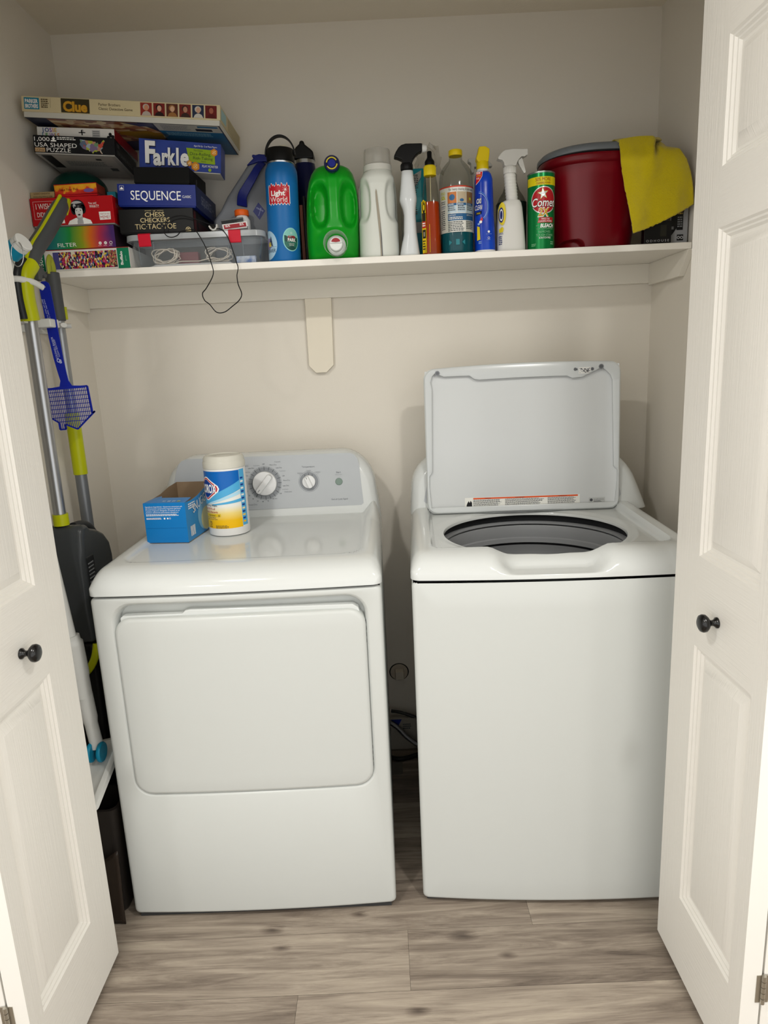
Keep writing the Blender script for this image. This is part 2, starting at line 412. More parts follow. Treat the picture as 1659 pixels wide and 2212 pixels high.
for nm, xf, sgn, y0, kx in (('door_1', 0.2375, 1, -0.898, 0.237), ('door_2', 1.5625, -1, -0.899, 1.5615)):
    t = bpy.data.objects.new(nm, None); C.objects.link(t); t.location = (xf, y0, 0.012); t['kind'] = 'structure'
    t['label'] = 'white bifold closet door, folded open on the %s, black knob' % ('left' if sgn > 0 else 'right')
    y1 = y0-0.363
    mb = leaf(t, xf, sgn, y0, y1)
    a = math.radians(1.0*sgn)
    o = mb.build('door_leaf', [gv, gh, gs], t, smooth=20)
    mb = leaf(t, xf-sgn*0.0405, sgn, y0-0.004, y1+0.002, face=False); mb.build('door_leaf', [gv, gh, gs], t, bevel=0.001)
    # knob
    zk = 0.888; kk = MB(); pr = [(0.0105, 0.0), (0.0105, 0.003), (0.008, 0.005), (0.006, 0.008), (0.0055, 0.012), (0.007, 0.015), (0.0125, 0.0185), (0.0168, 0.023), (0.0175, 0.028), (0.0155, 0.0325), (0.010, 0.0355), (0.003, 0.0365), (0.0001, 0.0366)]
    kk.lathe([(r, sgn*z) for r, z in pr], (xf, -1.088, zk), 32, 0, 'x'); kk.build('knob', P('black_knob', '#060607', 0.22, spec=0.6), t, smooth=60, label='round black knob')
    for hz_ in (0.235, 1.02, 1.80):
        hb = MB(); xh = xf-sgn*0.0378
        for k in range(5): hb.tube([(xh, y1-0.003, hz_-0.03+k*0.0125), (xh, y1-0.003, hz_-0.0185+k*0.0125)], 0.0042, 10)
        hb.box(xh-0.012, xh+0.012, y1-0.0012, y1+0.0005, hz_-0.03, hz_+0.03)
        hb.build('hinge', P('satin_nickel', '#b9b5ab', 0.3, metal=1), t)

# ================================================================ MACHINES
white_e = P('appliance_enamel', '#cdd0ce', 0.10, coat=0.0, spec=0.5)
white_s = P('appliance_side', '#c8cccc', 0.22, spec=0.5)
white_f = P('appliance_front', '#c5c8c5', 0.26, spec=0.45)
grey_p = P('console_grey', '#b3b7ba', 0.35)
dark_gap = P('dark_gap', '#0d0d0e', 0.7)
NE = dict(nc=6, nx=30, ny=20)
def cabinet(t, x0, x1, yf, yb, z0, z1, bow, hole=None, M=None, open_top=False):
    xc, hw = (x0+x1)/2, (x1-x0)/2
    def B_(x, y, z, k=1): return (x, y-bow*(1-((x-xc)/hw)**2)*k, z)
    mb = MB(); mb.M = M; rings = []
    R0 = 0.010
    rings.append([B_(x, yb, z, 0) for x, z in rr(x0, x1, z0, z1, 0.006, **NE)])
    for k in range(5):
        a = k/4*PI/2; ins = R0*(1-math.cos(a)); yy = yf+R0*(1-math.sin(a))
        rings.append([B_(x, yy, z) for x, z in rr(x0+ins, x1-ins, z0+ins, z1-ins*0.5, 0.012, **NE)])
    if hole:
        hx0, hx1, hz0, hz1, hr = hole
        for ins, dy, rad in ((0, 0, 0), (0.0015, 0.0008, 0), (0.005, 0.004, 0), (0.008, 0.010, 0), (0.012, 0.034, 0)):
            rings.append([B_(x, yf+dy, z) for x, z in rr(hx0+ins, hx1-ins, hz0+ins, hz1-ins, hr-ins*0.5, **NE)])
        base = rings[-1]; yk = yf+0.036
        c = ((hx0+hx1)/2, (hz0+hz1)/2)
    else:
        base = rings[-1]; yk = yf; c = (xc, (z0+z1)/2)
    src = rr(hole[0]+.012, hole[1]-.012, hole[2]+.012, hole[3]-.012, hole[4]-.006, **NE) if hole else rr(x0+R0, x1-R0, z0+R0, z1-R0*0.5, 0.012, **NE)
    for s_ in (0.85, 0.7, 0.5, 0.3, 0.1, 0.001):
        rings.append([B_(c[0]+(x-c[0])*s_, yk, c[1]+(z-c[1])*s_) for x, z in src])
    mb.loft(rings, 0, True, True)
    if open_top:      # the top-loader has no sheet over the tub
        keep = [i for i, f_ in enumerate(mb.f) if not all(mb.v[k].z > z1-0.0045 for k in f_)]
        mb.f = [mb.f[i] for i in keep]; mb.m = [mb.m[i] for i in keep]
    return mb.build('cabinet', white_f, t, smooth=50)
def topcap(t, x0, x1, yf, yb, bow, zf, M=None, hole=None):
    xc, hw = (x0+x1)/2, (x1-x0)/2
    def B_(x, y):
        k = max(0, (yb-y)/(yb-yf))**4; return (x, y-bow*(1-((x-xc)/hw)**2)*k, zf(x, y))
    A = dict(nc=8, nx=40, ny=40); mb = MB(); mb.M = M
    ds = [0, 0.0008, 0.002, 0.004, 0.007, 0.011, 0.016, 0.022, 0.028, 0.034, 0.04, 0.046, 0.052, 0.058, 0.064, 0.07, 0.076, 0.082, 0.088, 0.094, 0.10, 0.107, 0.115, 0.125, 0.14]
    if hole: ds = ds[:14]
    rings = []; first = rr(x0, x1, yf, yb, 0.022, **A)
    low = [(B_(x, y)[0], B_(x, y)[1], 0.8945) for x, y in first]
    rings.append([(xc+(p[0]-xc)*0.985, p[1]+0.006, 0.8945) for p in low]); rings.append(low)
    for d in ds:
        last = rr(x0+d, x1-d, yf+d, yb-d*0.2, max(0.022-d*0.3, 0.008), **A)
        rings.append([B_(x, y) for x, y in last])
    if hole:
        hx, hy, hr = hole; circ = []
        for x, y in last:
            a = math.atan2(y-hy, x-hx); circ.append((hx+hr*math.cos(a), hy+hr*0.94*math.sin(a)))
        K = 26
        for k in range(1, K+1):
            s_ = (k/K); rings.append([B_(p[0]+(q[0]-p[0])*s_, p[1]+(q[1]-p[1])*s_) for p, q in zip(last, circ)])
        zr = [(0.9975, -0.001), (0.994, -0.0035), (0.993, -0.008)]
        for s_, dz in zr: rings.append([(hx+(q[0]-hx)*s_, hy+(q[1]-hy)*s_, 0.926+dz) for q in circ])
        mb.loft(rings, 0, False, False)
    else:
        for s_ in (0.85, 0.7, 0.5, 0.3, 0.1, 0.001):
            q = rings[len(ds)+1]; cc = ((x0+x1)/2, (yf+yb)/2)
            src = last
            rings.append([B_(cc[0]+(x-cc[0])*s_, cc[1]+(y-cc[1])*s_) for x, y in src])
        mb.loft(rings, 0, False, True)
    return mb.build('top_cover', white_e, t, smooth=50)
def console(t, x0, x1, zb, zt, yb, yf, M=None, lean=0.10, taper=0.36, dip=0.05):
    xc = (x0+x1)/2; A = dict(nc=10, nx=10, ny=10); mb = MB(); mb.M = M; rings = []
    def ring(y, ins, insb=0.0, rad=0.100, lk=1.0):
        out = []
        for x, z in rr(x0+ins, x1-ins, zb-0.16, zt-ins*0.6, rad, **A):
            z = max(z, zb-dip)
            k = 1-(taper if x > xc or taper < 0.5 else 0.2)*(max(z, zb)-zb); out.append((xc+(x-xc)*k, y-lk*lean*(zt-max(z, zb-0.02)), z))
        return out
    for y, ins, lk in ((yb, 0.012, 0), (yb-0.004, 0.003, 0), (yb-0.012, 0, 0.1), (yf+0.045, 0, 0.6), (yf+0.03, 0.001, .8), (yf+0.018, 0.004, .9), (yf+0.010, 0.010, 1), (yf+0.004, 0.018, 1), (yf+0.001, 0.025, 1), (yf, 0.032, 1)): rings.append(ring(y, ins, lk=lk))
    mb.loft(rings, 0, True, True)
    return mb.build('console', white_e, t, smooth=50)
def edge(d, R, p=2.3): return (1-(1-max(0, min(d/R, 1)))**p)**(1/p) if d > 0 else 0.0
def sdf(x, y, x0, x1, y0, y1, r):
    qx = abs(x-(x0+x1)/2)-(x1-x0)/2+r; qy = abs(y-(y0+y1)/2)-(y1-y0)/2+r
    return math.hypot(max(qx, 0), max(qy, 0))+min(max(qx, qy), 0)-r

# ---------------------------------------------------------------- dryer
DX0, DX1, DYF, DYB = 0.2384, 0.925, -0.785, -0.12
dry = thing('clothes_dryer', 'white front-loading dryer with dial console, blue box on top', 'dryer', ((DX0+DX1)/2, -0.45, 0))
cabinet(dry, DX0, DX1, DYF, DYB, 0.016, 0.889, 0.010, (0.283, 0.892, 0.362, 0.876, 0.050))
def zdry(x, y):
    dF = y-(DYF-0.004); dS = min(x-DX0, DX1-x)+0.003
    z = 0.896+0.054*edge(dF, 0.068, 2.0)*edge(dS, 0.034)
    s_ = sdf(x, y, DX0+0.045, DX1-0.045, DYF+0.085, 0.1, 0.05)
    z -= 0.008*(1-sm(s_, -0.010, 0.0))
    z += 0.030*sm(y, -0.34, -0.20)*(1-sm(dS, 0.02, 0.055))*sm(dS, 0, 0.02)
    return z
topcap(dry, DX0-0.002, DX1+0.002, DYF-0.005, DYB, 0.011, zdry)
console(dry, DX0-0.002, DX1+0.003, 0.93, 1.139, DYB, -0.196)
# dryer door: panel with soft edges, liner behind with hand grip, hinges
def bowpt(x, y): return y-0.010*(1-((x-0.5817)/0.3433)**2)
dd = MB(); rings = []
for y, ins in ((-0.752, 0.004), (-0.752, 0.0), (-0.778, 0.0), (-0.783, 0.001), (-0.7865, 0.004), (-0.7875, 0.009)):
    rings.append([(x, bowpt(x, y), z) for x, z in rr(0.288+ins, 0.884-ins, 0.370+ins, 0.836-ins, 0.040-ins*0.3, **NE)])
src = rr(0.297, 0.875, 0.379, 0.827, 0.037, **NE)
for s_ in (0.85, 0.7, 0.5, 0.3, 0.1, 0.001): rings.append([(0.586+(x-0.586)*s_, bowpt(0.586+(x-0.586)*s_, -0.7875), 0.603+(z-0.603)*s_) for x, z in src])
dd.loft(rings); ddo = dd.build('door', white_f, dry, smooth=50)
lm = MB(); lp = [(0.30, 0.39), (0.872, 0.39), (0.872, 0.822), (0.868, 0.836), (0.855, 0.845), (0.47, 0.849), (0.458, 0.847), (0.450, 0.840), (0.31, 0.840), (0.302, 0.835)]
lm.prism([(x, z) for x, z in lp], -0.779, -0.755); lm.build('door_liner', white_e, ddo, bevel=0.003)
for zc_ in (0.775, 0.445):
    h = MB().box(0.877, 0.889, -0.772, -0.750, zc_-0.03, zc_+0.03)
    for k in range(4): h.tube([(0.883, -0.776, zc_-0.028+k*0.016), (0.883, -0.776, zc_-0.019+k*0.016)], 0.0035, 8)
    h.build('hinge', P('dark_steel', '#55585a', 0.35, metal=0.9), ddo)
MB().box(0.25, 0.912, -0.776, -0.16, 0.002, 0.0165).build('base', P('base_grey', '#3a3b3c', 0.6), dry)
MB().box(0.243, 0.921, -0.772, -0.13, 0.886, 0.898).build('seam', dark_gap, dry)
# console face
def conmap(xm, yf, zt, lean, M=None):
    def f_(u, v, h=0.0):      # u world-x, v world-z
        p = Vector((u, yf-lean*(zt-v)-h, v)); return M @ p if M else p
    return f_
cf = conmap(0, -0.196, 1.139, 0.10)
d = DC(cf, 0.0006)
pan = [(0.262, 0.972), (0.270, 0.966), (0.868, 0.966), (0.8745, 0.972), (0.8735, 0.985), (0.8655, 1.098), (0.861, 1.113), (0.852, 1.124), (0.838, 1.130), (0.33, 1.133), (0.313, 1.128), (0.302, 1.117), (0.295, 1.10)]
d.poly(pan, 0); d.put('console_panel', [grey_p], dry, label='light grey control panel')
dk = P('console_text', '#6c7075', 0.5); dk2 = P('dial_ring_grey', '#868a8e', 0.35); dl = P('console_text_light', '#8e9296', 0.5); dkk = P('tick_dark', '#3b3d40', 0.5)
d = DC(cf, 0.0009)
c0 = (0.5685, 1.0475)
d.disc(*c0, 0.0525, 1, 0, 48, r0=0.0515); d.disc(*c0, 0.0500, 1, 0, 48, r0=0.036)
for k in range(20):
    a = PI/2-k*2*PI/20; u, v = c0[0]+0.0410*math.cos(a), c0[1]+0.0410*math.sin(a); e = (c0[0]+0.0524*math.cos(a), c0[1]+0.0524*math.sin(a)); px_, pz_ = -math.sin(a)*0.0006, math.cos(a)*0.0006
    d.poly([(u-px_, v-pz_), (e[0]-px_, e[1]-pz_), (e[0]+px_, e[1]+pz_), (u+px_, v+pz_)], 3, 1)
for tx, du, dv, h, mi, al in (('Off', -0.001, 0.053, 0.0034, 0, 'c'), ('More Dry', 0.017, 0.050, 0.0034, 0, 'l'), ('Casuals', 0.031, 0.058, 0.0040, 2, 'l'), ('Less Dry', 0.034, 0.041, 0.0034, 0, 'l'), ('Cool Down', 0.043, 0.032, 0.0026, 2, 'l'),
    ('Off', 0.051, 0.017, 0.0034, 0, 'l'), ('More Dry', 0.053, 0.004, 0.0034, 0, 'l'), ('Less Dry', 0.051, -0.011, 0.0034, 0, 'l'), ('Cool Down', 0.048, -0.021, 0.0026, 2, 'l'), ('Delicates', 0.055, -0.029, 0.0040, 2, 'l'), ('Off', 0.040, -0.033, 0.0034, 0, 'l'),
    ('80 Min.', 0.019, -0.047, 0.0034, 0, 'l'), ('70', 0.006, -0.053, 0.0034, 0, 'c'), ('60', -0.009, -0.054, 0.0034, 0, 'c'), ('50', -0.024, -0.052, 0.0034, 0, 'c'), ('40', -0.037, -0.045, 0.0034, 0, 'c'), ('30', -0.047, -0.035, 0.0034, 0, 'c'), ('20', -0.053, -0.023, 0.0034, 0, 'c'), ('10', -0.055, -0.009, 0.0034, 0, 'c'),
    ('Off', -0.052, 0.007, 0.0034, 0, 'r'), ('Less Dry', -0.046, 0.022, 0.0034, 0, 'r'), ('Optimum Dry', -0.040, 0.032, 0.0034, 0, 'r'), ('Less Dry', -0.028, 0.043, 0.0034, 0, 'r'), ('Cool Down', -0.012, 0.050, 0.0026, 2, 'r'), ('Cottons', -0.044, 0.050, 0.0040, 2, 'r'), ('Timed Dry', -0.026, -0.062, 0.0042, 2, 'r')):
    d.text(tx, c0[0]+du*1.09, c0[1]+dv*1.09, h*1.1, mi, 1, al=al, bold=0.01)
c1 = (0.7065, 1.0465)
d.disc(*c1, 0.0325, 1, 0, 40, r0=0.0315); d.disc(*c1, 0.0295, 1, 0, 40, r0=0.020)
for a in (2.1, 1.57, 1.05):
    u, v = c1[0]+0.023*math.cos(a), c1[1]+0.023*math.sin(a); d.rect(u-0.0006, v-0.003, u+0.0006, v+0.003, 3, 1)
for tx, u, v, h, mi in (('Temperature', 0.7065, 1.0905, 0.0052, 0), ('Casuals', 0.7070, 1.0800, 0.0034, 2), ('Medium', 0.7070, 1.0758, 0.0024, 2), ('Cottons', 0.6800, 1.0725, 0.0034, 0), ('High', 0.6800, 1.0683, 0.0024, 2), ('Delicates', 0.7350, 1.0735, 0.0034, 2), ('Low', 0.7350, 1.0690, 0.0024, 2),
    ('Start', 0.8005, 1.0690, 0.0052, 0), ('Push to Start', 0.8005, 1.0632, 0.0028, 2), ('End of Cycle Signal', 0.8000, 0.9855, 0.0046, 0)): d.text(tx, u, v, h, mi, 1, al='c', bold=0.01)
d.put('console_lettering', [dk, dk2, dl, dkk], dry)
def knob_(t, c, r, depth, rot, m, gripw=0.24):
    mb = MB(); n = 40; R = Matrix.Rotation(rot, 2)
    y0 = cf(c[0], c[1], 0)[1]
    def ring(rad, dep): return [(c[0]+rad*math.cos(2*PI*i/n), y0-dep, c[1]+rad*math.sin(2*PI*i/n)) for i in range(n)]
    mb.loft([ring(r, 0), ring(r, depth*0.35), ring(r*0.97, depth*0.45), ring(r*0.88, depth*0.5), ring(0.001, depth*0.52)])
    gp = rr(-r*gripw, r*gripw, -r*0.98, r*0.98, r*0.2, nc=4, nx=2, ny=6); rings = []
    for dep, s_ in ((0.40, 1.25), (0.6, 1.05), (0.9, 0.95), (1.0, 0.85)):
        q = []
        for x, z in gp:
            x2 = x*s_; z2 = z*(0.97 if s_ > 1 else 0.93); q.append((c[0]+x2*math.cos(rot)-z2*math.sin(rot), y0-depth*dep, c[1]+x2*math.sin(rot)+z2*math.cos(rot)))
        rings.append(q)
    mb.loft(rings); o = mb.build('dial', m, t, smooth=40)
    dd_ = DC(lambda u, v, h=0: Vector((c[0]+u*math.cos(rot)-v*math.sin(rot), y0-depth-0.0003-h, c[1]+u*math.sin(rot)+v*math.cos(rot))))
    dd_.rect(-0.0006, r*0.55, 0.0006, r*0.85, 0, 0); dd_.put('pointer', [dkk], o)
kw = P('dial_white', '#e2e3e3', 0.25)
knob_(dry, (0.5685, 1.0475), 0.0375, 0.026, math.radians(140), kw)
knob_(dry, (0.7065, 1.0465), 0.0205, 0.018, math.radians(22), kw, 0.32)
b_ = MB(); pc = cf(0.8005, 1.0425, 0); b_.lathe([(0.0112, 0), (0.0112, -0.003), (0.0098, -0.0042), (0.001, -0.0044)], tuple(pc), 32, 0, 'y'); b_.build('start_button', P('button_green_grey', '#7d8f86', 0.4), dry)

# ---------------------------------------------------------------- washer (built straight, then turned a little)
WX, WY = 0.9964, -0.7695; WM = Matrix.Translation((WX, WY, 0)) @ Matrix.Rotation(math.radians(-2.8), 4, 'Z')
wash = thing('washing_machine', 'white top-loading washing machine with its lid raised', 'washing machine', (WX+0.35, WY+0.32, 0))
cabinet(wash, 0, 0.686, 0, 0.62, 0.012, 0.889, 0.014, None, WM, True)
def notch(x): return sm(x, 0.185, 0.245)*(1-sm(x, 0.420, 0.480))
HX, HY, HR = 0.338, 0.306, 0.248
def zwash(x, y):
    n = notch(x); dF = y+0.005-0.042*n; dS = min(x, 0.686-x)+0.003
    z = 0.896+(0.056-0.008*n)*edge(y+0.005, 0.062, 2.0)*edge(dS, 0.036)
    if n > 0:
        zin = 0.896+0.048*edge(max(dF, 0.0001), 0.055, 2.0); z = z*(1-n)+min(z, max(0.905, zin-0.012))*n
    s_ = sdf(x, y, 0.050, 0.636, 0.074, 0.9, 0.035)
    k = 1-sm(s_, -0.014, 0.0); z = z*(1-k)+0.931*k
    dh = math.hypot(x-HX, (y-HY)/0.94)-HR
    z -= 0.005*(1-sm(dh, 0.0, 0.030))*k
    return z
topcap(wash, -0.002, 0.688, -0.005, 0.62, 0.015, zwash, WM, (HX, HY, HR))
console(wash, -0.004, 0.730, 0.93, 1.118, 0.62, 0.560, WM, 0.12, 1.05, 0.002)
gp_ = DC(conmap(0, 0.560, 1.118, 0.12, WM), 0.0006)
gp_.poly([(0.040, 0.972), (0.047, 0.965), (0.640, 0.965), (0.646, 0.972), (0.618, 1.09), (0.60, 1.105), (0.086, 1.105), (0.068, 1.09)], 0); gp_.put('console_panel', [grey_p], wash, label='light grey control panel')
x_ = MB(); x_.M = WM; x_.box(0.01, 0.676, 0.012, 0.6, 0.002, 0.0125); x_.build('base', P('base_grey', '#3a3b3c', 0.6), wash)
x_ = MB(); x_.M = WM; x_.box(0.012, 0.674, 0.006, 0.07, 0.886, 0.898).box(0.012, 0.03, 0.012, 0.6, 0.886, 0.898).box(0.656, 0.674, 0.012, 0.6, 0.886, 0.898); x_.build('seam', dark_gap, wash)
# tub inside
tm = MB(); tm.M = WM
tub = P('tub_ring_grey', '#8b8d8f', 0.35); tubd = P('tub_dark', '#1b1c1e', 0.6); bas = P('tub_basket_grey', '#77797b', 0.35, spec=0.6)
def tubl(prof, mi=0, **k):
    q = MB(); q.M = WM @ Matrix.Translation((HX, HY, 0)) @ Matrix.Scale(0.95, 4, (0, 1, 0)); q.lathe(prof, (0, 0, 0), 96, mi, c0=False, **k); return q
tubl([(HR*0.992, 0.919), (HR+0.012, 0.9165), (HR+0.014, 0.895)], c1=False).build('tub_collar', tubd, wash, smooth=50)  # collar coloured dark to stand in for the shadow below the rim
tubl([(HR+0.014, 0.8955), (HR+0.002, 0.8955), (HR-0.002, 0.893), (HR-0.002, 0.8895), (HR+0.010, 0.888)], c1=False).build('lip_ring', tub, wash, smooth=50)
tubl([(HR+0.010, 0.889), (HR+0.010, 0.884)], c1=False).build('shadow_gap', tubd, wash, smooth=50)
tubl([(HR+0.010, 0.8845), (HR+0.001, 0.8845), (HR-0.001, 0.881), (HR+0.001, 0.847), (HR-0.004, 0.844), (HR-0.005, 0.831), (HR-0.002, 0.8285), (HR+0.006, 0.828)], c1=False).build('balance_ring', tub, wash, smooth=50)
tubl([(HR+0.006, 0.8285), (HR+0.006, 0.823), (HR-0.002, 0.823), (HR-0.003, 0.79), (HR-0.006, 0.785), (HR-0.006, 0.5), (HR-0.02, 0.46), (0.001, 0.45)], [1, 1, 0, 0, 0, 0, 0], c1=True).build('drum', [bas, tubd], wash, smooth=50)
# bleach dispenser lip at the front left corner of the deck
x_ = MB(); x_.M = WM; x_.loft([[(a, b, z) for a, b in rr(0.078+i, 0.150-i, 0.080+i, 0.128-i, 0.016, nc=5, nx=2, ny=2)] for z, i in ((0.925, 0), (0.9345, 0), (0.9365, 0.002), (0.9365, 0.006), (0.930, 0.009), (0.922, 0.011))], 0, True, True)
x_.build('dispenser', white_e, wash, smooth=50)
# lid, standing open: outer shell, folded rim with cut-outs, inner sheet
LM = WM @ Matrix.Translation((0.343, 0.520, 0.934)) @ Matrix.Rotation(math.radians(-3.5), 4, 'X')
NL = dict(nc=8, nx=40, ny=30)
hwL, hL = 0.292, 0.440
lid = MB(); lid.M = LM; rings = []
def lidtop(x, z): return z + (0.008*(1-(x/hwL)**2) if z > hL*0.7 else 0)
for y, ins in ((0.0, 0.002), (0.002, 0.0), (0.016, 0.0), (0.024, 0.004), (0.028, 0.012)):
    rings.append([(x, y, lidtop(x, z)) for x, z in rr(-hwL+ins, hwL-ins, ins, hL-ins, 0.030, **NL)])
lid.loft(rings, 0, False, True); lo = lid.build('lid', white_e, wash, smooth=50)
# rim: rounded outline to cut-out outline (star-shaped about the centre)
inner = [(-0.279, 0.020), (0.279, 0.020), (0.284, 0.085), (0.284, 0.118), (0.274, 0.130), (0.268, 0.385), (0.262, 0.400), (0.250, 0.412), (0.235, 0.424), (0.222, 0.414), (0.200, 0.405), (0.180, 0.394), (0.150, 0.391), (0.135, 0.398), (-0.125, 0.397), (-0.140, 0.400), (-0.155, 0.411), (-0.232, 0.414), (-0.245, 0.420), (-0.256, 0.427), (-0.266, 0.418), (-0.272, 0.400), (-0.268, 0.380), (-0.274, 0.130), (-0.283, 0.118), (-0.284, 0.085)]
cen = (0, 0.21)
def cast(poly, a):
    d_ = (math.cos(a), math.sin(a)); best = None
    for i in range(len(poly)):
        p, q = poly[i], poly[(i+1) % len(poly)]; ex, ey = q[0]-p[0], q[1]-p[1]; det = d_[0]*ey-d_[1]*ex
        if abs(det) < 1e-12: continue
        rx, ry_ = p[0]-cen[0], p[1]-cen[1]; t_ = (rx*ey-ry_*ex)/det; s_ = (rx*d_[1]-ry_*d_[0])/det
        if t_ > 0 and -1e-6 <= s_ <= 1+1e-6 and (best is None or t_ < best): best = t_
    return (cen[0]+d_[0]*best, cen[1]+d_[1]*best)
outer = rr(-hwL+0.002, hwL-0.002, 0.002, hL-0.002, 0.030, **NL)
angs = sorted(set([round(math.atan2(z-cen[1], x-cen[0]), 5) for x, z in outer+inner]+[round(-PI+2*PI*i/300, 5) for i in range(300)]))
ro = [cast(outer, a) for a in angs]; ri = [cast(inner, a) for a in angs]
def mixr(k): return [(p[0]+(q[0]-p[0])*k, p[1]+(q[1]-p[1])*k) for p, q in zip(ro, ri)]
rm = MB(); rm.M = LM
rm.loft([[(x, 0.0, lidtop(x, z)) for x, z in mixr(0)], [(x, -0.0022, lidtop(x, z)) for x, z in mixr(0.12)], [(x, -0.0022, lidtop(x, z)) for x, z in mixr(0.9)], [(x, -0.0012, lidtop(x, z)) for x, z in mixr(1)], [(x, 0.0055, lidtop(x, z)) for x, z in mixr(1.0)]], 0, False, False)
rm.build('rim', white_s, lo, smooth=40)
ip = MB(); ip.M = LM; g = []
for k in range(25):
    z = 0.010+(hL-0.016)*k/24; rw = []
    for i in range(41):
        x = -0.288+0.576*i/40; e_ = max(0, abs(x)-0.235)/0.053; rw.append((x, 0.012-0.009*e_*e_, z))
    g.append(rw)
ip.loft(g, 0, False, False, closed=False); ip.build('inner_sheet', P('lid_inner', '#cfd2d2', 0.4), lo, smooth=60)
lf = lambda u, v, h=0.0: LM @ Vector((u, 0.0115-h, v))
lr = lambda u, v, h=0.0: LM @ Vector((u, -0.0026-h, v))
sg = P('screw_grey', '#7d8083', 0.4, metal=0.3)
for sx, sz, sr in ((-0.250, 0.4275, 0.0075), (0.234, 0.4265, 0.0075), (0.158, 0.4215, 0.005), (0.208, 0.4205, 0.005)):
    q = DC(lr, 0.0002); q.disc(sx, sz, sr, 0, 1, 20); q.disc(sx, sz, sr*0.55, 1, 2, 14, r0=sr*0.42); q.disc(sx, sz, sr*0.18, 1, 2, 10); q.put('bumper', [sg, blk], lo, label='small round grey bumper')
q = DC(lr, 0.0002); q.rect(0.168, 0.408, 0.203, 0.427, 0, 0)
for k in range(26):
    u, v = 0.169+random.random()*0.030, 0.409+random.random()*0.014; q.rect(u, v, u+0.004*random.random()+0.001, v+0.003*random.random()+0.001, random.choice((1, 1, 2)), 1)
q.rect(0.1625, 0.418, 0.1645, 0.424, 1, 1)
q.put('sticker', [P('sticker_paper', '#dcdcd8', 0.5), P('sticker_dark', '#3c3e42', 0.5), P('sticker_grey', '#8c8f93', 0.5)], lo)
# warning label along the bottom of the lid
q = DC(lf, 0.0006); lab = P('label_paper', '#e9e9e2', 0.35); org = P('label_orange', '#e2531c', 0.4); tx_ = P('label_text', '#4a4c50', 0.5); yel_ = P('label_yellow', '#d8c21f', 0.5)
q.rect(-0.176, 0.005, 0.176, 0.046, 0, 0); q.rect(-0.150, 0.0405, 0.170, 0.0450, 1, 1)
for k, (u, s_) in enumerate(((-0.150, 'WARNING'), (-0.052, 'AVERTISSEMENT'), (0.078, 'ADVERTENCIA'))):
    q.text(s_, u+0.045, 0.0414, 0.0027, 2, 3, al='c', bold=0.02); q.lines(u, 0.0375, 0.088 if k != 1 else 0.120, 8, 0.0028, 3, 1, word=0.005)
    q.text(s_, u+0.026, 0.0105, 0.0030, 2, 3, bold=0.02); q.poly([(u+0.014, 0.0100), (u+0.022, 0.0100), (u+0.018, 0.0150)], 4, 2); q.lines(u+0.058, 0.0115, 0.035, 2, 0.0026, 3, 1, word=0.005, rag=0.3)
q.poly([(-0.171, 0.018), (-0.154, 0.018), (-0.154, 0.030), (-0.158, 0.037), (-0.161, 0.030), (-0.164, 0.036), (-0.168, 0.030), (-0.171, 0.022)], 2, 1); q.lines(-0.170, 0.013, 0.015, 1, 0.002, 3, 1)
q.put('warning_label', [lab, org, blk, tx_, yel_], lo, label='white warning label with orange stripe')
q = DC(lf, 0.0006); q.rect(0.203, 0.008, 0.272, 0.034, 0, 0); q.disc(0.2105, 0.0265, 0.0045, 1, 1, 20); q.text('GE APPLIANCES', 0.218, 0.0265, 0.0030, 1, 1, bold=0.01); q.lines(0.218, 0.0225, 0.024, 2, 0.0022, 1, 1, word=0.003)
q.lines(0.212, 0.0155, 0.034, 1, 0.0026, 1, 1, word=0.006); q.lines(0.212, 0.0105, 0.028, 1, 0.0024, 1, 1, word=0.004)
q.put('rating_label', [P('rating_grey', '#bfc2c0', 0.4), tx_], lo, label='small grey rating label')
for x in (0.050, 0.640):
    hg = MB(); hg.M = WM; hg.box(x-0.006, x+0.006, 0.515, 0.56, 0.925, 0.945); hg.build('hinge', P('dark_steel', '#55585a', 0.35, metal=0.9), wash)
# ================================================================ BOARD GAMES AND PUZZLES
def gamebox(name, label, p, w_, d_, h_, tilt=0, yaw_=0, lidm=None, basem=None, lid_h=None, proud=0.002, group=None, cat='box'):
    """p = front bottom left corner; lid reaches lid_h down from the top; base sticks out below"""
    t = thing(name, label, cat, p, group)
    M = Matrix.Translation(p) @ Matrix.Rotation(math.radians(tilt), 4, 'Y') @ Matrix.Rotation(math.radians(yaw_), 4, 'Z')
    lh = lid_h if lid_h is not None else h_-0.003
    a = MB(); a.M = M; a.box(0, w_, 0, d_, h_-lh, h_); a.build('lid', lidm, t, bevel=0.0008)
    b = MB(); b.M = M; b.box(proud, w_-proud, proud, d_-proud, 0, h_-lh+0.002); b.build('box_base', basem or lidm, t, bevel=0.0006)
    F = lambda u, v, h=0.0: M @ Vector((u, -h, v)); R = lambda u, v, h=0.0: M @ Vector((w_+h, u, v)); U = lambda u, v, h=0.0: M @ Vector((u, v, -h)); T = lambda u, v, h=0.0: M @ Vector((u, v, h_+h))
    return t, F, R, U, T
whtc = P('white_card', '#e6e4de', 0.45); redc = P('red_card', '#b40c17', 0.38); blkc = P('black_card', '#101115', 0.45)
grn = P('green_card', '#0f7a55', 0.4); crm = P('cream_card', '#cfc19a', 0.5)

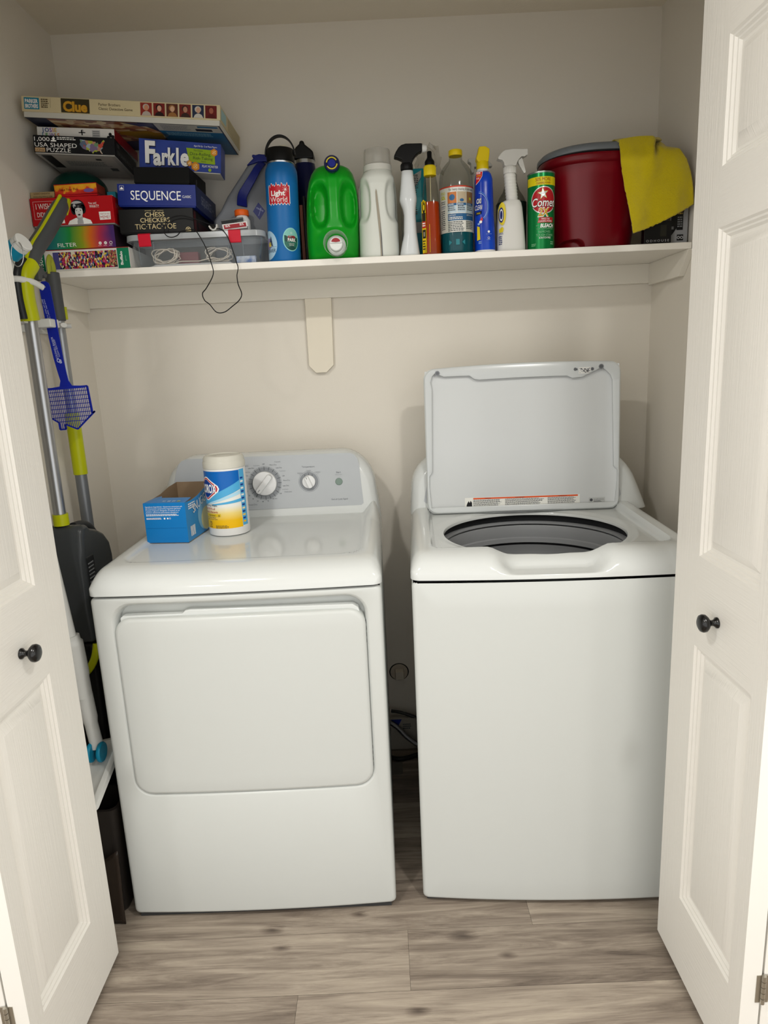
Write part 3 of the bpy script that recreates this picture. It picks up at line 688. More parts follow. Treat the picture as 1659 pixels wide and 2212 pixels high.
# white 1500-piece puzzle at the bottom, green ends
t, F, R, U, T = gamebox('puzzle_box', 'white puzzle box with green ends and crowd picture, bottom of the left stack', (0.002, -0.290, ZS), 0.257, 0.262, 0.057, lidm=whtc, group='jigsaw puzzle boxes stacked on the shelf')
d = DC(lambda u, v, h=0.0: F(u*0.966, v, h)); d.rect(0.0015, 0.001, 0.020, 0.056, 0, 0); d.rect(0.231, 0.001, 0.2655, 0.056, 0, 0)
d.rect(0.045, 0.005, 0.229, 0.050, 1, 0); d.rect(0.045, 0.005, 0.062, 0.050, 3, 1); d.rect(0.206, 0.010, 0.229, 0.047, 4, 2); d.rect(0.0, 0.055, 0.266, 0.0568, 5, 1)
d.text('1500', 0.014, 0.008, 0.011, 2, 3, rot=PI/2, bold=0.02, w=0.034); d.text('Buffalo', 0.246, 0.010, 0.007, 2, 3, rot=PI/2, bold=0.03, w=0.036); d.text('games', 0.256, 0.020, 0.004, 6, 3, rot=PI/2)
d.put('printed_front', [grn, mosaic_mat('crowd_picture', ['#b02452', '#14173a', '#d8a14c', '#7c2348', '#e0dbc0', '#27233a', '#b8432c', '#c8497f', '#121215', '#d9c23f', '#3a5a8c', '#d7c9a8', '#5a1f4a'], 190, sc3=(1.5, 1, 0.85)), wht, P('dusk_blue', '#4a4a86', 0.4), mosaic_mat('small_picture', ['#8a5a3a', '#c9a16a', '#3b2a2a', '#b23a5a', '#7a8a5a'], 330), P('edge_red', '#9c2c2c', .4), P('pale_green', '#8cc3ab', .4)], t)
# rainbow puzzle
t, F, R, U, T = gamebox('puzzle_box', 'rainbow gradient puzzle box lying above the white crowd puzzle', (0.016, -0.290, ZS+0.0575), 0.209, 0.25, 0.0585, lidm=P('dark_edge_card', '#2b1c26', 0.45), group='jigsaw puzzle boxes stacked on the shelf')
d = DC(F)
rb = ramp_mat('rainbow_print', [(0, '#0d5b7a'), (0.22, '#1f7f6c'), (0.40, '#1c8a3a'), (0.56, '#8a9a1e'), (0.70, '#d0641c'), (0.84, '#b8324a'), (1.0, '#4a2c6c')], 0, 0, 0.209, noise=0.25, nscale=9)
d.rect(0, 0.0005, 0.209, 0.058, 0, 0, nu=8); d.text('FILTER', 0.047, 0.006, 0.010, 1, 2, w=0.053)
for k, (a, b) in enumerate(((0.163, 0.010), (0.178, 0.010), (0.193, 0.010))): d.disc(a+0.003, b+0.002, 0.0042, 1, 2, 16, r0=0.0030 if k == 2 else 0.001); d.rect(a-0.003, b-0.005, a+0.006, b-0.0042, 1, 2)
d.put('printed_front', [rb, wht], t)
# red party game with a black and white bust
t, F, R, U, T = gamebox('card_game_box', 'bright red card game box with a black-and-white bust on its front', (0.003, -0.290, ZS+0.1175), 0.227, 0.24, 0.0745, lidm=redc, basem=P('grey_card', '#8f8c88', .5), lid_h=0.071, group='card game boxes in the left stack')
d = DC(F); gr_ = P('print_grey', '#a9a9a9', .45)
d.rect(0.008, 0.020, 0.066, 0.0205, 1, 1); d.rect(0.008, 0.0655, 0.066, 0.066, 1, 1); d.rect(0.008, 0.020, 0.0085, 0.066, 1, 1); d.rect(0.0655, 0.020, 0.066, 0.066, 1, 1)
d.text('I WISH I', 0.015, 0.046, 0.014, 1, 2, w=0.048, bold=0.02); d.text("DIDN'T", 0.016, 0.026, 0.012, 1, 2, w=0.036, bold=0.015); d.text('LOOK', 0.056, 0.028, 0.010, 1, 2, w=0.02)
d.poly([(0.030, 0.004), (0.090, 0.008), (0.088, 0.022), (0.028, 0.018)], 1, 2); d.lines(0.045, 0.016, 0.034, 3, 0.004, 3, 3)
# bust
cxh = 0.131
d.poly([(cxh-0.034, 0.0035), (cxh-0.028, 0.013), (cxh-0.010, 0.020), (cxh+0.012, 0.020), (cxh+0.030, 0.013), (cxh+0.034, 0.0035)], 1, 1)
d.poly([(cxh-0.007, 0.004), (cxh-0.006, 0.024), (cxh+0.009, 0.024), (cxh+0.010, 0.004)], 3, 2)
d.poly([(cxh-0.012, 0.0035), (cxh-0.004, 0.016), (cxh-0.010, 0.019), (cxh-0.018, 0.010)], 1, 3); d.poly([(cxh+0.014, 0.0035), (cxh+0.008, 0.016), (cxh+0.014, 0.018), (cxh+0.022, 0.009)], 1, 3)
d.disc(cxh-0.001, 0.0480, 0.0195, 2, 3, 26, ry=0.0185); d.disc(cxh-0.013, 0.0400, 0.0075, 2, 3, 16, ry=0.0120); d.disc(cxh+0.013, 0.0420, 0.0075, 2, 3, 16, ry=0.0120); d.disc(cxh-0.003, 0.0560, 0.0150, 3, 4, 22, ry=0.0070, a0=0.3, a1=PI-0.1); d.disc(cxh-0.010, 0.0500, 0.0040, 3, 4, 12, ry=0.0060); d.disc(cxh+0.001, 0.0350, 0.0105, 4, 5, 24, ry=0.0150)
d.poly([(cxh-0.012, 0.049), (cxh+0.014, 0.049), (cxh+0.011, 0.043), (cxh, 0.046), (cxh-0.010, 0.043)], 2, 6)
for sx in (-0.005, 0.006): d.disc(cxh+sx, 0.0385, 0.0022, 2, 7, 10, ry=0.0010); d.rect(cxh+sx-0.003, 0.0412, cxh+sx+0.003, 0.0418, 2, 7)
d.rect(cxh, 0.0335, cxh+0.0014, 0.0375, 3, 7); d.disc(cxh+0.001, 0.0275, 0.0038, 2, 7, 14, ry=0.0020)
d.text('You said', 0.160, 0.0535, 0.0055, 1, 2, w=0.022); d.text('WHAT?!', 0.162, 0.0440, 0.0075, 1, 2, w=0.026, bold=0.03)
d.poly([(0.187, 0.012), (0.217, 0.0125), (0.218, 0.033), (0.186, 0.033)], 1, 2); d.text('WHAT DO YOU', 0.189, 0.0250, 0.0042, 0, 3, w=0.026, bold=0.03); d.text('MEME?', 0.189, 0.0150, 0.0075, 0, 3, w=0.026, bold=0.04)
d.put('printed_front', [redc, wht, blk, gr_, P('print_light', '#cfcfcc', .45)], t)
d = DC(R); d.text('I WISH', 0.02, 0.045, 0.014, 0, 1, w=0.05, bold=0.02); d.put('printed_side', [P('faded_pink', '#c98a8c', .5)], t)
zr = ZS+0.1920
# playing cards and thin packs on the red box
t, F, R, U, T = gamebox('playing_card_pack', 'flat tan pack of playing cards at the wall on the red box', (0.003, -0.281, zr), 0.066, 0.055, 0.018, lidm=P('tan_card', '#a48d63', 0.5), group='thin packs on the red box')
d = DC(F); d.text('BEE Private Narrative', 0.060, 0.0075, 0.0042, 0, 1, w=0.052, rot=PI); d.text('PLAYING CARDS', 0.054, 0.0155, 0.0040, 0, 1, w=0.044, rot=PI); d.put('printed_front', [P('brown_ink', '#4a2f1c', .5)], t)
t, F, R, U, T = gamebox('card_game_box', 'thin plain red box pinned under the orange and yellow pack', (0.070, -0.283, zr), 0.118, 0.06, 0.0075, lidm=redc, group='card game boxes in the left stack')
t, F, R, U, T = gamebox('card_game_box', 'small orange and yellow spotted card game box on the thin red box', (0.070, -0.279, zr+0.008), 0.118, 0.06, 0.027, tilt=-0.8, lidm=P('orange_red_card', '#8a2a14', 0.4), group='card game boxes in the left stack')
om = ramp_mat('flame_print', [(0, '#b01f12'), (0.42, '#c83a14'), (0.55, '#d98c1a'), (1, '#e0a51e')], 2, 0, 0.027, noise=1.6, nscale=60)
d = DC(F); d.rect(0.001, 0.001, 0.117, 0.026, 0, 0); d.rect(0.000, 0.0, 0.118, 0.0018, 1, 1); d.rect(0, 0.0252, 0.118, 0.027, 1, 1); d.text('Take Your Pick', 0.014, 0.010, 0.0062, 2, 2, w=0.052, bold=0.02)
d.disc(0.095, 0.008, 0.014, 3, 2, 20, ry=0.005); d.put('printed_front', [om, redc, P('dark_brown_ink', '#3c1508', .5), P('purple_print', '#6b4f8f', .4)], t)
t, F, R, U, T = gamebox('playing_card_pack', 'turquoise edged pack peeking between the red box and the blue box', (0.192, -0.22, zr), 0.024, 0.10, 0.026, lidm=P('turquoise_card', '#2a93a8', 0.4), group='thin packs on the red box')
d = DC(F); d.text('10', 0.017, 0.005, 0.011, 0, 1, rot=PI/2); d.put('printed_front', [wht], t)
# dark green ball
g_ = MB(); pr = [(0.078*math.sin(a), -0.0515*math.cos(a)) for a in [PI*k/24 for k in range(25)]]
g_.lathe(pr, (0, 0, 0), 48); 
gt = thing('ball', 'dark green rubber ball squashed between red box and black puzzle box', 'ball', (0.083, -0.135, zr+0.0505))
g_.M = None; gm_ = MB(); gm_.lathe(pr, (0.083, -0.135, zr+0.0515), 48); gm_.build('ball_skin', P('dark_green_rubber', '#0b3a30', 0.32), gt, smooth=80)
gm_ = MB(); gm_.lathe([(0.006, -0.001), (0.006, 0.0005), (0.003, 0.0012)], (0.083, -0.2125, zr+0.0515), 16, 0, 'y'); gm_.build('valve', P('dark_green_valve', '#0a2a24', 0.5), gt)
# black usa shaped puzzle box, tilted
t, F, R, U, T = gamebox('puzzle_box', 'black puzzle box with coloured map of states, tilted over the green ball', (0.0305, -0.280, 1.9985), 0.213, 0.235, 0.046, tilt=3.0, yaw_=5.5, lidm=blkc, basem=P('grey_white_card', '#a9a7a2', 0.5), lid_h=0.043, group='jigsaw puzzle boxes stacked on the shelf')
d = DC(F); d.text('1,000', 0.003, 0.0315, 0.0100, 0, 1, w=0.040); d.text('USA SHAPED', 0.003, 0.0170, 0.0105, 0, 1, w=0.110); d.text('PUZZLE', 0.033, 0.0050, 0.0100, 0, 1, w=0.063)
d.rect(0.003, 0.0045, 0.029, 0.0145, 1, 1); d.text('LICENSE', 0.0045, 0.0062, 0.0055, 2, 2, w=0.023, bold=0.03); d.lines(0.062, 0.0405, 0.052, 2, 0.0042, 0, 1, fill=0.5, word=0.007)
d.poly([(0.046, 0.031), (0.060, 0.031), (0.060, 0.0345), (0.056, 0.0345), (0.0555, 0.037), (0.058, 0.0375), (0.056, 0.041), (0.054, 0.0440), (0.051, 0.041), (0.048, 0.0375), (0.051, 0.037), (0.050, 0.0345), (0.046, 0.0345)], 0, 1)
usa = [(0.0, 0.95), (0.02, 0.98), (0.10, 0.94), (0.30, 0.90), (0.50, 0.88), (0.54, 0.84), (0.62, 0.84), (0.66, 0.72), (0.70, 0.80), (0.74, 0.66), (0.82, 0.70), (0.88, 0.86), (0.95, 0.98), (0.99, 0.92), (0.97, 0.80), (0.93, 0.70), (0.92, 0.60), (0.88, 0.50), (0.90, 0.42), (0.82, 0.30), (0.83, 0.18), (0.88, 0.04), (0.85, 0.00), (0.80, 0.12), (0.77, 0.22), (0.68, 0.20), (0.62, 0.14), (0.56, 0.18), (0.52, 0.10), (0.50, 0.02), (0.46, 0.08), (0.42, 0.20), (0.36, 0.16), (0.32, 0.26), (0.22, 0.26), (0.10, 0.34), (0.04, 0.46), (-0.02, 0.62), (0.02, 0.78)]
d.poly([(0.122+0.066*a, 0.0035+0.037*b) for a, b in usa], 3, 1)
d.put('printed_front', [wht, P('tan_print', '#c9a77c', .5), blk, mosaic_mat('map_patches', ['#8a9aa6', '#b5846a', '#aab43a', '#c9c2b4', '#7a6a8a', '#c24a3a', '#6f8f6a', '#9fb0bb', '#5d6a80'], 95)], t)
d = DC(R); d.text('1,000', 0.02, 0.030, 0.009, 0, 1); d.text('USA SHAPED PUZZLE', 0.02, 0.012, 0.010, 0, 1, w=0.16); d.put('printed_side', [P('grey_ink', '#77787a', .5)], t)
d = DC(U); d.rect(0.012, 0.012, 0.20, 0.222, 0, 0); d.rect(0.012, 0.012, 0.040, 0.13, 1, 1); d.rect(0.150, 0.03, 0.165, 0.045, 1, 1); d.lines(0.06, 0.10, 0.12, 6, 0.008, 2, 1); d.rect(0.165, 0.12, 0.185, 0.15, 1, 1)
d.put('printed_underside', [P('underside_white', '#b9b6ae', .5), blk, P('grey_ink', '#77787a', .5)], t)
# white artist puzzle box
t, F, R, U, T = gamebox('puzzle_box', 'white puzzle box with rainbow lettering and red side, under the long cream box', (0.0315, -0.250, 2.0480), 0.208, 0.215, 0.026, tilt=3.2, yaw_=3, lidm=whtc, group='jigsaw puzzle boxes stacked on the shelf')
d = DC(F); x = 0.014
for k, (ch, mi) in enumerate(zip('JOSIE', (0, 0, 1, 2, 3))): d.text(ch, x, 0.0135, 0.0100, mi, 1, bold=0.02); x += (0.0075, 0.0125, 0.0085, 0.0045, 0.010)[k]
x = 0.014
for k, (ch, mi) in enumerate(zip('LEWIS', (4, 5, 1, 3, 2))): d.text(ch, x, 0.0010, 0.0095, mi, 1, bold=0.02); x += (0.009, 0.010, 0.015, 0.006, 0.010)[k]
d.text('+', 0.112, 0.004, 0.020, 6, 1, w=0.018); d.disc(0.122, 0.0175, 0.004, 6, 1, 16, r0=0.0032)
d.rect(0.148, 0.004, 0.170, 0.0215, 7, 1); [d.rect(0.150, 0.006+k*0.005, 0.168, 0.009+k*0.005, 8, 2) for k in range(3)]
for a, b in ((0.192, 0.004), (0.198, 0.008), (0.204, 0.006), (0.197, 0.012)): d.disc(a, b, 0.0042, 6, 2, 12)
d.put('printed_front', [P('ink_navy', '#1f3d7a', .5), P('ink_violet', '#7a3a9a', .5), P('ink_orange', '#d5761e', .5), P('ink_gold', '#c9a32a', .5), P('ink_teal', '#2f8f9c', .5), P('ink_green', '#4f9a4a', .5), blk, P('print_pale', '#c6c6c2', .5), P('ink_grey', '#8b8b8b', .5)], t)
d = DC(R); d.rect(0, 0.0, 0.215, 0.0258, 0, 0); d.put('printed_side', [P('deep_red_card', '#8e1420', .4)], t, label='red side of the box')
# long cream detective game box at the very top
t, F, R, U, T = gamebox('board_game_box', 'long cream board game box lying across the top of both stacks', (0.0215, -0.300, 2.0835), 0.527, 0.262, 0.050, tilt=4.9, lidm=crm, basem=P('board_game_base', '#c9c7bd', 0.45), lid_h=0.037, proud=0.003, group='board game boxes stacked on the shelf')
d = DC(F); d.rect(0.007, 0.0185, 0.047, 0.0465, 1, 0); d.text('PARKER', 0.010, 0.0335, 0.009, 0, 2, w=0.034, bold=0.03); d.text('BROTHERS', 0.010, 0.0215, 0.009, 0, 2, w=0.034, bold=0.03)
d.lines(0.052, 0.042, 0.020, 5, 0.0046, 2, 1, word=0.004); d.rect(0.0765, 0.024, 0.0770, 0.046, 2, 1)
d.rect(0.1045, 0.0140, 0.1800, 0.0482, 3, 0); d.text('Clue', 0.110, 0.0180, 0.0225, 4, 2, w=0.064, bold=0.045); d.text('Clue', 0.1115, 0.0175, 0.0225, 5, 1, w=0.064, bold=0.05)
d.text('Parker Brothers', 0.2040, 0.0345, 0.0065, 2, 1, w=0.058, bold=0.02); d.text('Classic Detective Game', 0.2040, 0.0245, 0.0065, 2, 1, w=0.090, bold=0.02)
fx = [('#8e3026', '#c98a68', '#b9aca0'), ('#7a2420', '#d0a084', '#2a1a18'), ('#5a2e22', '#d3a98a', '#9a6a3c'), ('#742a22', '#b58468', '#3a2620'), ('#283048', '#c99e84', '#c7c2b6'), ('#6a1f1c', '#a4604a', '#571a18')]
pm = [P('p_bg%d' % i, c[0], .5) for i, c in enumerate(fx)]+[P('p_skin%d' % i, c[1], .5) for i, c in enumerate(fx)]+[P('p_hair%d' % i, c[2], .5) for i, c in enumerate(fx)]
for k in range(6):
    u = 0.3150+k*0.0345; d.rect(u, 0.0160, u+0.0305, 0.0470, 6+k, 1)
    d.disc(u+0.015, 0.0385-0.002, 0.0085, 18+k, 2, 16, ry=0.0078); d.disc(u+0.016, 0.0345, 0.0058, 12+k, 3, 16, ry=0.0072); d.poly([(u+0.003, 0.0162), (u+0.007, 0.0235), (u+0.013, 0.0265), (u+0.019, 0.0265), (u+0.025, 0.0235), (u+0.029, 0.0162)], 18+k, 2)
d.put('printed_front', [wht, P('parker_blue', '#1f7f9c', .5), P('ink_brown', '#4a3a24', .5), P('print_dark_olive', '#3a3420', .5), P('print_gold', '#c9962c', .45), P('print_gold_dark', '#6a4410', .5)]+pm, t)
d = DC(R); d.rect(0.01, 0.018, 0.07, 0.045, 0, 0); d.rect(0.09, 0.015, 0.245, 0.047, 1, 0); d.put('printed_side', [P('pale_blue_print', '#9fc3c4', .5), P('cream_side_print', '#b3a67f', .5)], t)
d = DC(U); d.rect(0.004, 0.004, 0.523, 0.258, 0, 0); d.poly([(0.06, 0.006), (0.30, 0.006), (0.36, 0.10), (0.30, 0.20), (0.07, 0.20)], 1, 1); d.poly([(0.26, 0.01), (0.34, 0.006), (0.34, 0.03), (0.30, 0.035)], 2, 2)
d.rect(0.345, 0.006, 0.520, 0.060, 3, 1); d.lines(0.36, 0.050, 0.08, 9, 0.0045, 4, 2); d.rect(0.45, 0.034, 0.495, 0.052, 5, 2); d.rect(0.46, 0.012, 0.515, 0.024, 6, 2); d.rect(0.345, 0.060, 0.520, 0.256, 6, 1)
d.poly([(0.10, 0.20), (0.34, 0.14), (0.34, 0.25), (0.10, 0.25)], 2, 2); d.lines(0.36, 0.09, 0.13, 3, 0.010, 7, 2)
d.poly([(0.225, 0.085), (0.31, 0.07), (0.345, 0.09), (0.34, 0.13), (0.27, 0.15), (0.25, 0.12), (0.22, 0.11)], 8, 3)
d.put('printed_underside', [P('under_navy', '#20243a', .45), mosaic_mat('mansion_art', ['#a8774c', '#c9b48a', '#7a4436', '#bca07a', '#8f5a3c'], 38, sc3=(1, 2.2, 1)), P('under_indigo', '#3a3a58', .45), P('under_grey', '#b1b0a8', .45), P('ink_grey', '#8b8b8b', .5), blk, P('under_blue', '#1d5f8a', .45), P('under_pale', '#7da3b8', .5), P('under_ochre', '#96701c', .5)], t)
# right-hand stack: clear tub below, then games
t, F, R, U, T = gamebox('board_game_box', 'black board game box with gold lettering, on the clear storage box', (0.2390, -0.284, 1.7810), 0.206, 0.205, 0.064, tilt=1.0, lidm=P('soft_black_card', '#0c0c0c', 0.45), basem=P('soft_black_card', '#0c0c0c', 0.45), group='board game boxes stacked on the shelf')
gd = P('gold_ink', '#cbb98a', .45)
d = DC(F)
for tx, v, w0, h in (('CHESS', 0.0435, 0.054, 0.0115), ('CHECKERS', 0.0290, 0.082, 0.0115), ('TIC\u00b7TAC\u00b7TOE', 0.0115, 0.114, 0.0135)): d.text(tx, 0.1000, v, h, 0, 1, w=w0, al='c', bold=0.008)
d.poly([(0.094, 0.0600), (0.100, 0.0565), (0.106, 0.0610), (0.1015, 0.0585), (0.1005, 0.0600), (0.0985, 0.0585)], 0, 1); d.lines(0.074, 0.0585, 0.018, 1, 0.002, 0, 1, word=0.003); d.lines(0.108, 0.0585, 0.020, 1, 0.002, 0, 1, word=0.003)
d.disc(0.190, 0.0075, 0.0072, 0, 1, 20, a0=0, a1=PI, r0=0.0055); d.disc(0.190, 0.0075, 0.0035, 0, 1, 16, a0=0, a1=PI, r0=0.001); d.rect(0.1825, 0.0035, 0.1975, 0.0058, 0, 1)
d.put('printed_front', [gd], t)
d = DC(R); d.rect(0.005, 0.004, 0.03, 0.058, 0, 0); d.rect(0.05, 0.010, 0.19, 0.055, 1, 0); d.lines(0.05, 0.03, 0.12, 3, 0.008, 0, 1); d.put('printed_side', [P('dim_red_print', '#4a1a1e', .5), P('dim_black_print', '#1f1f22', .5)], t)
blue_c = P('royal_blue_card', '#0b2374', 0.4)
t, F, R, U, T = gamebox('board_game_box', 'royal blue board game box with white lettering, middle of the right stack', (0.2430, -0.286, 1.8530), 0.215, 0.232, 0.058, tilt=3.2, lidm=blue_c, basem=blue_c, group='board game boxes stacked on the shelf')
d = DC(F); d.text('SEQUENCE', 0.036, 0.0175, 0.0235, 0, 1, w=0.138, bold=0.012); d.text('CLASSIC', 0.178, 0.0240, 0.0060, 0, 1, w=0.024)
d.rect(0.0065, 0.0410, 0.0185, 0.0415, 0, 1); d.rect(0.0065, 0.0525, 0.0185, 0.053, 0, 1); d.rect(0.0065, 0.041, 0.007, 0.053, 0, 1); d.rect(0.018, 0.041, 0.0185, 0.053, 0, 1); d.poly([(0.0085, 0.0435), (0.0165, 0.0435), (0.0165, 0.046), (0.0125, 0.0505), (0.0085, 0.046)], 0, 1)
d.put('printed_front', [wht], t)
d = DC(R); d.rect(0.001, 0.001, 0.231, 0.0575, 0, 0); d.text('SEQUENCE', 0.055, 0.0200, 0.0220, 1, 2, w=0.115); d.text('CLASSIC', 0.18, 0.026, 0.006, 1, 2, w=0.02); d.put('printed_side', [P('side_navy', '#1f2c58', .4), P('side_grey_ink', '#8f96a8', .5)], t)
t, F, R, U, T = gamebox('plain_black_box', 'plain black box between the royal blue game and the dice game', (0.2860, -0.262, 1.9145), 0.155, 0.16, 0.0435, tilt=3.4, yaw_=-2, lidm=P('matte_black_card', '#0b0c0c', 0.6), basem=P('matte_black_card', '#0b0c0c', 0.6))
d = DC(R); d.lines(0.06, 0.025, 0.01, 6, 0.003, 0, 1, word=0.002); d.put('printed_side', [P('grey_ink', '#77787a', .5)], t)
fb = P('dice_game_blue', '#33489a', 0.42, var=('#2a3d86', 18))
t, F, R, U, T = gamebox('dice_game_box', 'blue dice game box with white lettering and green panel, tilted under the long cream box', (0.2930, -0.222, 1.9650), 0.226, 0.075, 0.078, tilt=5.4, yaw_=4.0, lidm=fb, basem=P('board_game_base', '#c9c7bd', 0.45), lid_h=0.076)
d = DC(F); x = 0.0165
for ch, w0, h0, dv, dx in (('F', 0.028, 0.056, 0.0180, 0.0205), ('a', 0.023, 0.044, 0.0125, 0.0225), ('r', 0.017, 0.044, 0.0145, 0.0150), ('k', 0.022, 0.044, 0.0155, 0.0215), ('l', 0.0070, 0.044, 0.0165, 0.0100), ('e', 0.024, 0.046, 0.0160, 0)):
    d.text(ch, x+0.0015, dv-0.0015, h0*0.94, 1, 1, w=w0, bold=0.06); d.text(ch, x, dv, h0*0.94, 0, 3, w=w0, bold=0.04); x += dx+0.0015
d.text('Ages 8 & Up - 2 or More Players', 0.151, 0.0665, 0.0042, 0, 1, w=0.064)
d.poly([(0.130, 0.0620), (0.208, 0.0600), (0.210, 0.0230), (0.138, 0.0260)], 2, 1)
d.text('The Classic', 0.150, 0.0545, 0.0040, 4, 2, w=0.026, bold=0.02); d.text('Dice-Rolling,', 0.1405, 0.0440, 0.0075, 4, 2, w=0.058, bold=0.02); d.text('Risk-Taking', 0.149, 0.0335, 0.0075, 4, 2, w=0.054, bold=0.02); d.text('Game', 0.171, 0.0275, 0.0035, 4, 2, w=0.013)
hexa = lambda u, v, r: [(u+r*math.cos(PI/6+k*PI/3), v+r*math.sin(PI/6+k*PI/3)) for k in range(6)]
for u, v, r in ((0.207, 0.0545, 0.0105), (0.138, 0.0225, 0.0085), (0.155, 0.0150, 0.0125)):
    d.poly(hexa(u, v, r), 3, 3); d.poly(hexa(u, v, r*0.62), 5, 4)
    for a, b in ((0, 0), (0.3, 0.3), (-0.3, -0.3), (0.3, -0.3)): d.disc(u+a*r, v+b*r, 0.0010, 0, 5, 8)
d.text('PLAY MONSTER', 0.174, 0.0140, 0.0062, 0, 3, w=0.044, bold=0.03); d.disc(0.195, 0.0080, 0.0045, 2, 2, 12); d.put('printed_front', [wht, P('letter_shadow', '#10183c', .5), P('lime_print', '#8fae1c', .45), P('amber_print', '#d58a1e', .4), P('ink_dark_green', '#1c3420', .5), P('amber_light', '#e8a946', .4)], t)

# ---------------------------------------------------------------- clear storage box with string inside
t = thing('storage_box', 'clear plastic storage box with two red latches and string inside', 'storage box', (0.443, -0.15, ZS))
clr = clear('clear_bin_plastic', '#f4f7f9', 0.35, 0.12, 0.08, '#e6ecf0')
mb = MB(); rings = []
for z, i in ((0.0015, 0.020), (0.0, 0.017), (0.004, 0.014), (0.07, 0.004), (0.0705, 0.0)):
    rings.append([(x, y, ZS+z) for x, y in rr(0.253+i, 0.634-i, -0.287+i, -0.160-i, 0.028, nc=6, nx=6, ny=6)])
mb.loft(rings, 0, True, False); mb.build('tub', clr, t, smooth=50)
mb = MB(); rings = []
for z, i in ((0.071, -0.002), (0.071, -0.005), (0.086, -0.004), (0.0875, 0.0), (0.0875, 0.012), (0.083, 0.015), (0.083, 0.06)):
    rings.append([(x, y, ZS+z) for x, y in rr(0.253+i, 0.634-i, -0.287+i, -0.160-i, 0.03, nc=6, nx=6, ny=6)])
mb.loft(rings, 0, False, True); mb.build('lid', clear('clear_lid_plastic', '#f2f4f6', 0.4, 0.15, 0.38, '#e8edf0'), t, smooth=50)
for x0 in (0.290, 0.541):
    mb = MB(); mb.prism([(-0.2905, 1.744), (-0.2935, 1.746), (-0.2965, 1.776), (-0.2900, 1.7795), (-0.280, 1.7795), (-0.280, 1.7785), (-0.289, 1.7780), (-0.2945, 1.7755)], x0, x0+0.034, plane='yz')
    mb.build('latch', P('latch_red', '#c8102c', 0.35), t, bevel=0.0008, label='red latch')
for x0 in (0.286, 0.327, 0.537, 0.577): MB().box(x0, x0+0.0012, -0.2885, -0.283, ZS+0.006, ZS+0.066).build('rib', clr, t)
# things inside the storage box
def hank(name, label, cx0, cy0, cz0, rx, rz, turns, col, rad=0.0014, tail=None):
    pts = []
    for k in range(turns*14):
        a = 2*PI*k/14; j = 1-0.35*random.random()*((k//14) % 3)/2
        pts.append((cx0+rx*math.cos(a)*j+0.3*rz*math.sin(a+k*0.02), cy0+0.012*math.sin(a*0.5+k*0.1), cz0+rz*math.sin(a)*j*0.75+0.22*rx*math.cos(a)*math.sin(k*0.05)+0.002*random.random()))
    if tail: pts += tail
    tag(MB().tube(pts, rad, 6).build(name, P('string_'+col, col, 0.9), smooth=60), label, 'string')
hank('string_hank', 'loose hank of pale string in the left half of the clear storage box', 0.345, -0.235, ZS+0.034, 0.030, 0.026, 7, '#e6d9c8', 0.0017, tail=[(0.39, -0.235, ZS+0.02), (0.44, -0.24, ZS+0.018), (0.48, -0.24, ZS+0.026), (0.50, -0.238, ZS+0.02)])
hank('string_hank', 'coil of pale string in the right half of the clear storage box', 0.495, -0.225, ZS+0.034, 0.030, 0.024, 7, '#ddd2c4', 0.0017)
tag(MB().box(0.550, 0.605, -0.255, -0.235, ZS+0.006, ZS+0.024).build('small_box', P('blue_white_pack', '#5a78b0', 0.5, var=('#c9ced8', 60)), bevel=0.001), 'little blue and white box inside the clear storage box', 'box')
tag(MB().prism([(0.30, ZS+0.006), (0.54, ZS+0.006), (0.53, ZS+0.011), (0.32, ZS+0.012)], -0.25, -0.18).build('paper_sheets', P('paper_in_box', '#d6d2cf', 0.7)), 'white papers lying on the bottom of the clear storage box', 'paper')
tag(MB().box(0.37, 0.43, -0.205, -0.175, ZS+0.014, ZS+0.050).build('small_box', P('dull_pink_pack', '#8f5a5c', 0.6), bevel=0.003), 'dull pink packet behind the pale string in the clear storage box', 'packet')

# ---------------------------------------------------------------- bits on the storage box lid
zb = ZS+0.0878
t, F, R, U, T = gamebox('playing_card_box', 'white card box with dark red stripe on the clear storage lid', (0.5240, -0.276, zb+0.002), 0.070, 0.085, 0.0165, tilt=-7.5, yaw_=13, lidm=P('white_pack', '#dcdad6', 0.4), basem=P('white_pack', '#dcdad6', 0.4))
d = DC(F); d.rect(0.004, 0.003, 0.066, 0.0135, 0, 0); d.lines(0.008, 0.0105, 0.014, 2, 0.003, 1, 1); d.lines(0.048, 0.0105, 0.012, 2, 0.003, 1, 1); d.put('printed_front', [P('pack_red', '#9c1c28', .4), wht], t)
d = DC(R); d.rect(0.006, 0.003, 0.078, 0.0135, 0, 0); d.lines(0.02, 0.009, 0.04, 1, 0.004, 1, 1); d.put('printed_side', [P('pack_red', '#9c1c28', .4), wht], t)
M0 = Matrix.Translation((0.512, -0.225, zb+0.0185)) @ Matrix.Rotation(math.radians(-7), 4, 'Y') @ Matrix.Rotation(math.radians(6), 4, 'Z')
t = thing('clear_case', 'small clear smoky plastic case above the red-striped card box', 'case', (0.512, -0.225, zb+0.0185))
mb = MB(); mb.M = M0; mb.box(0, 0.062, 0, 0.055, 0, 0.018); mb.build('case_body', clear('smoky_case', '#a9adab', 0.35, 0.1, 0.22, '#5a5d60'), t, bevel=0.001)
mb = MB(); mb.M = M0; mb.box(-0.001, 0.063, -0.001, 0.056, 0.018, 0.022); mb.build('lid', clear('smoky_lid', '#c9cdcb', 0.35, 0.1, 0.4, '#9a9ea0'), t, bevel=0.001)
t = thing('pill_bottle', 'small white bottle with an orange cap behind the clear case', 'bottle', (0.563, -0.175, zb))
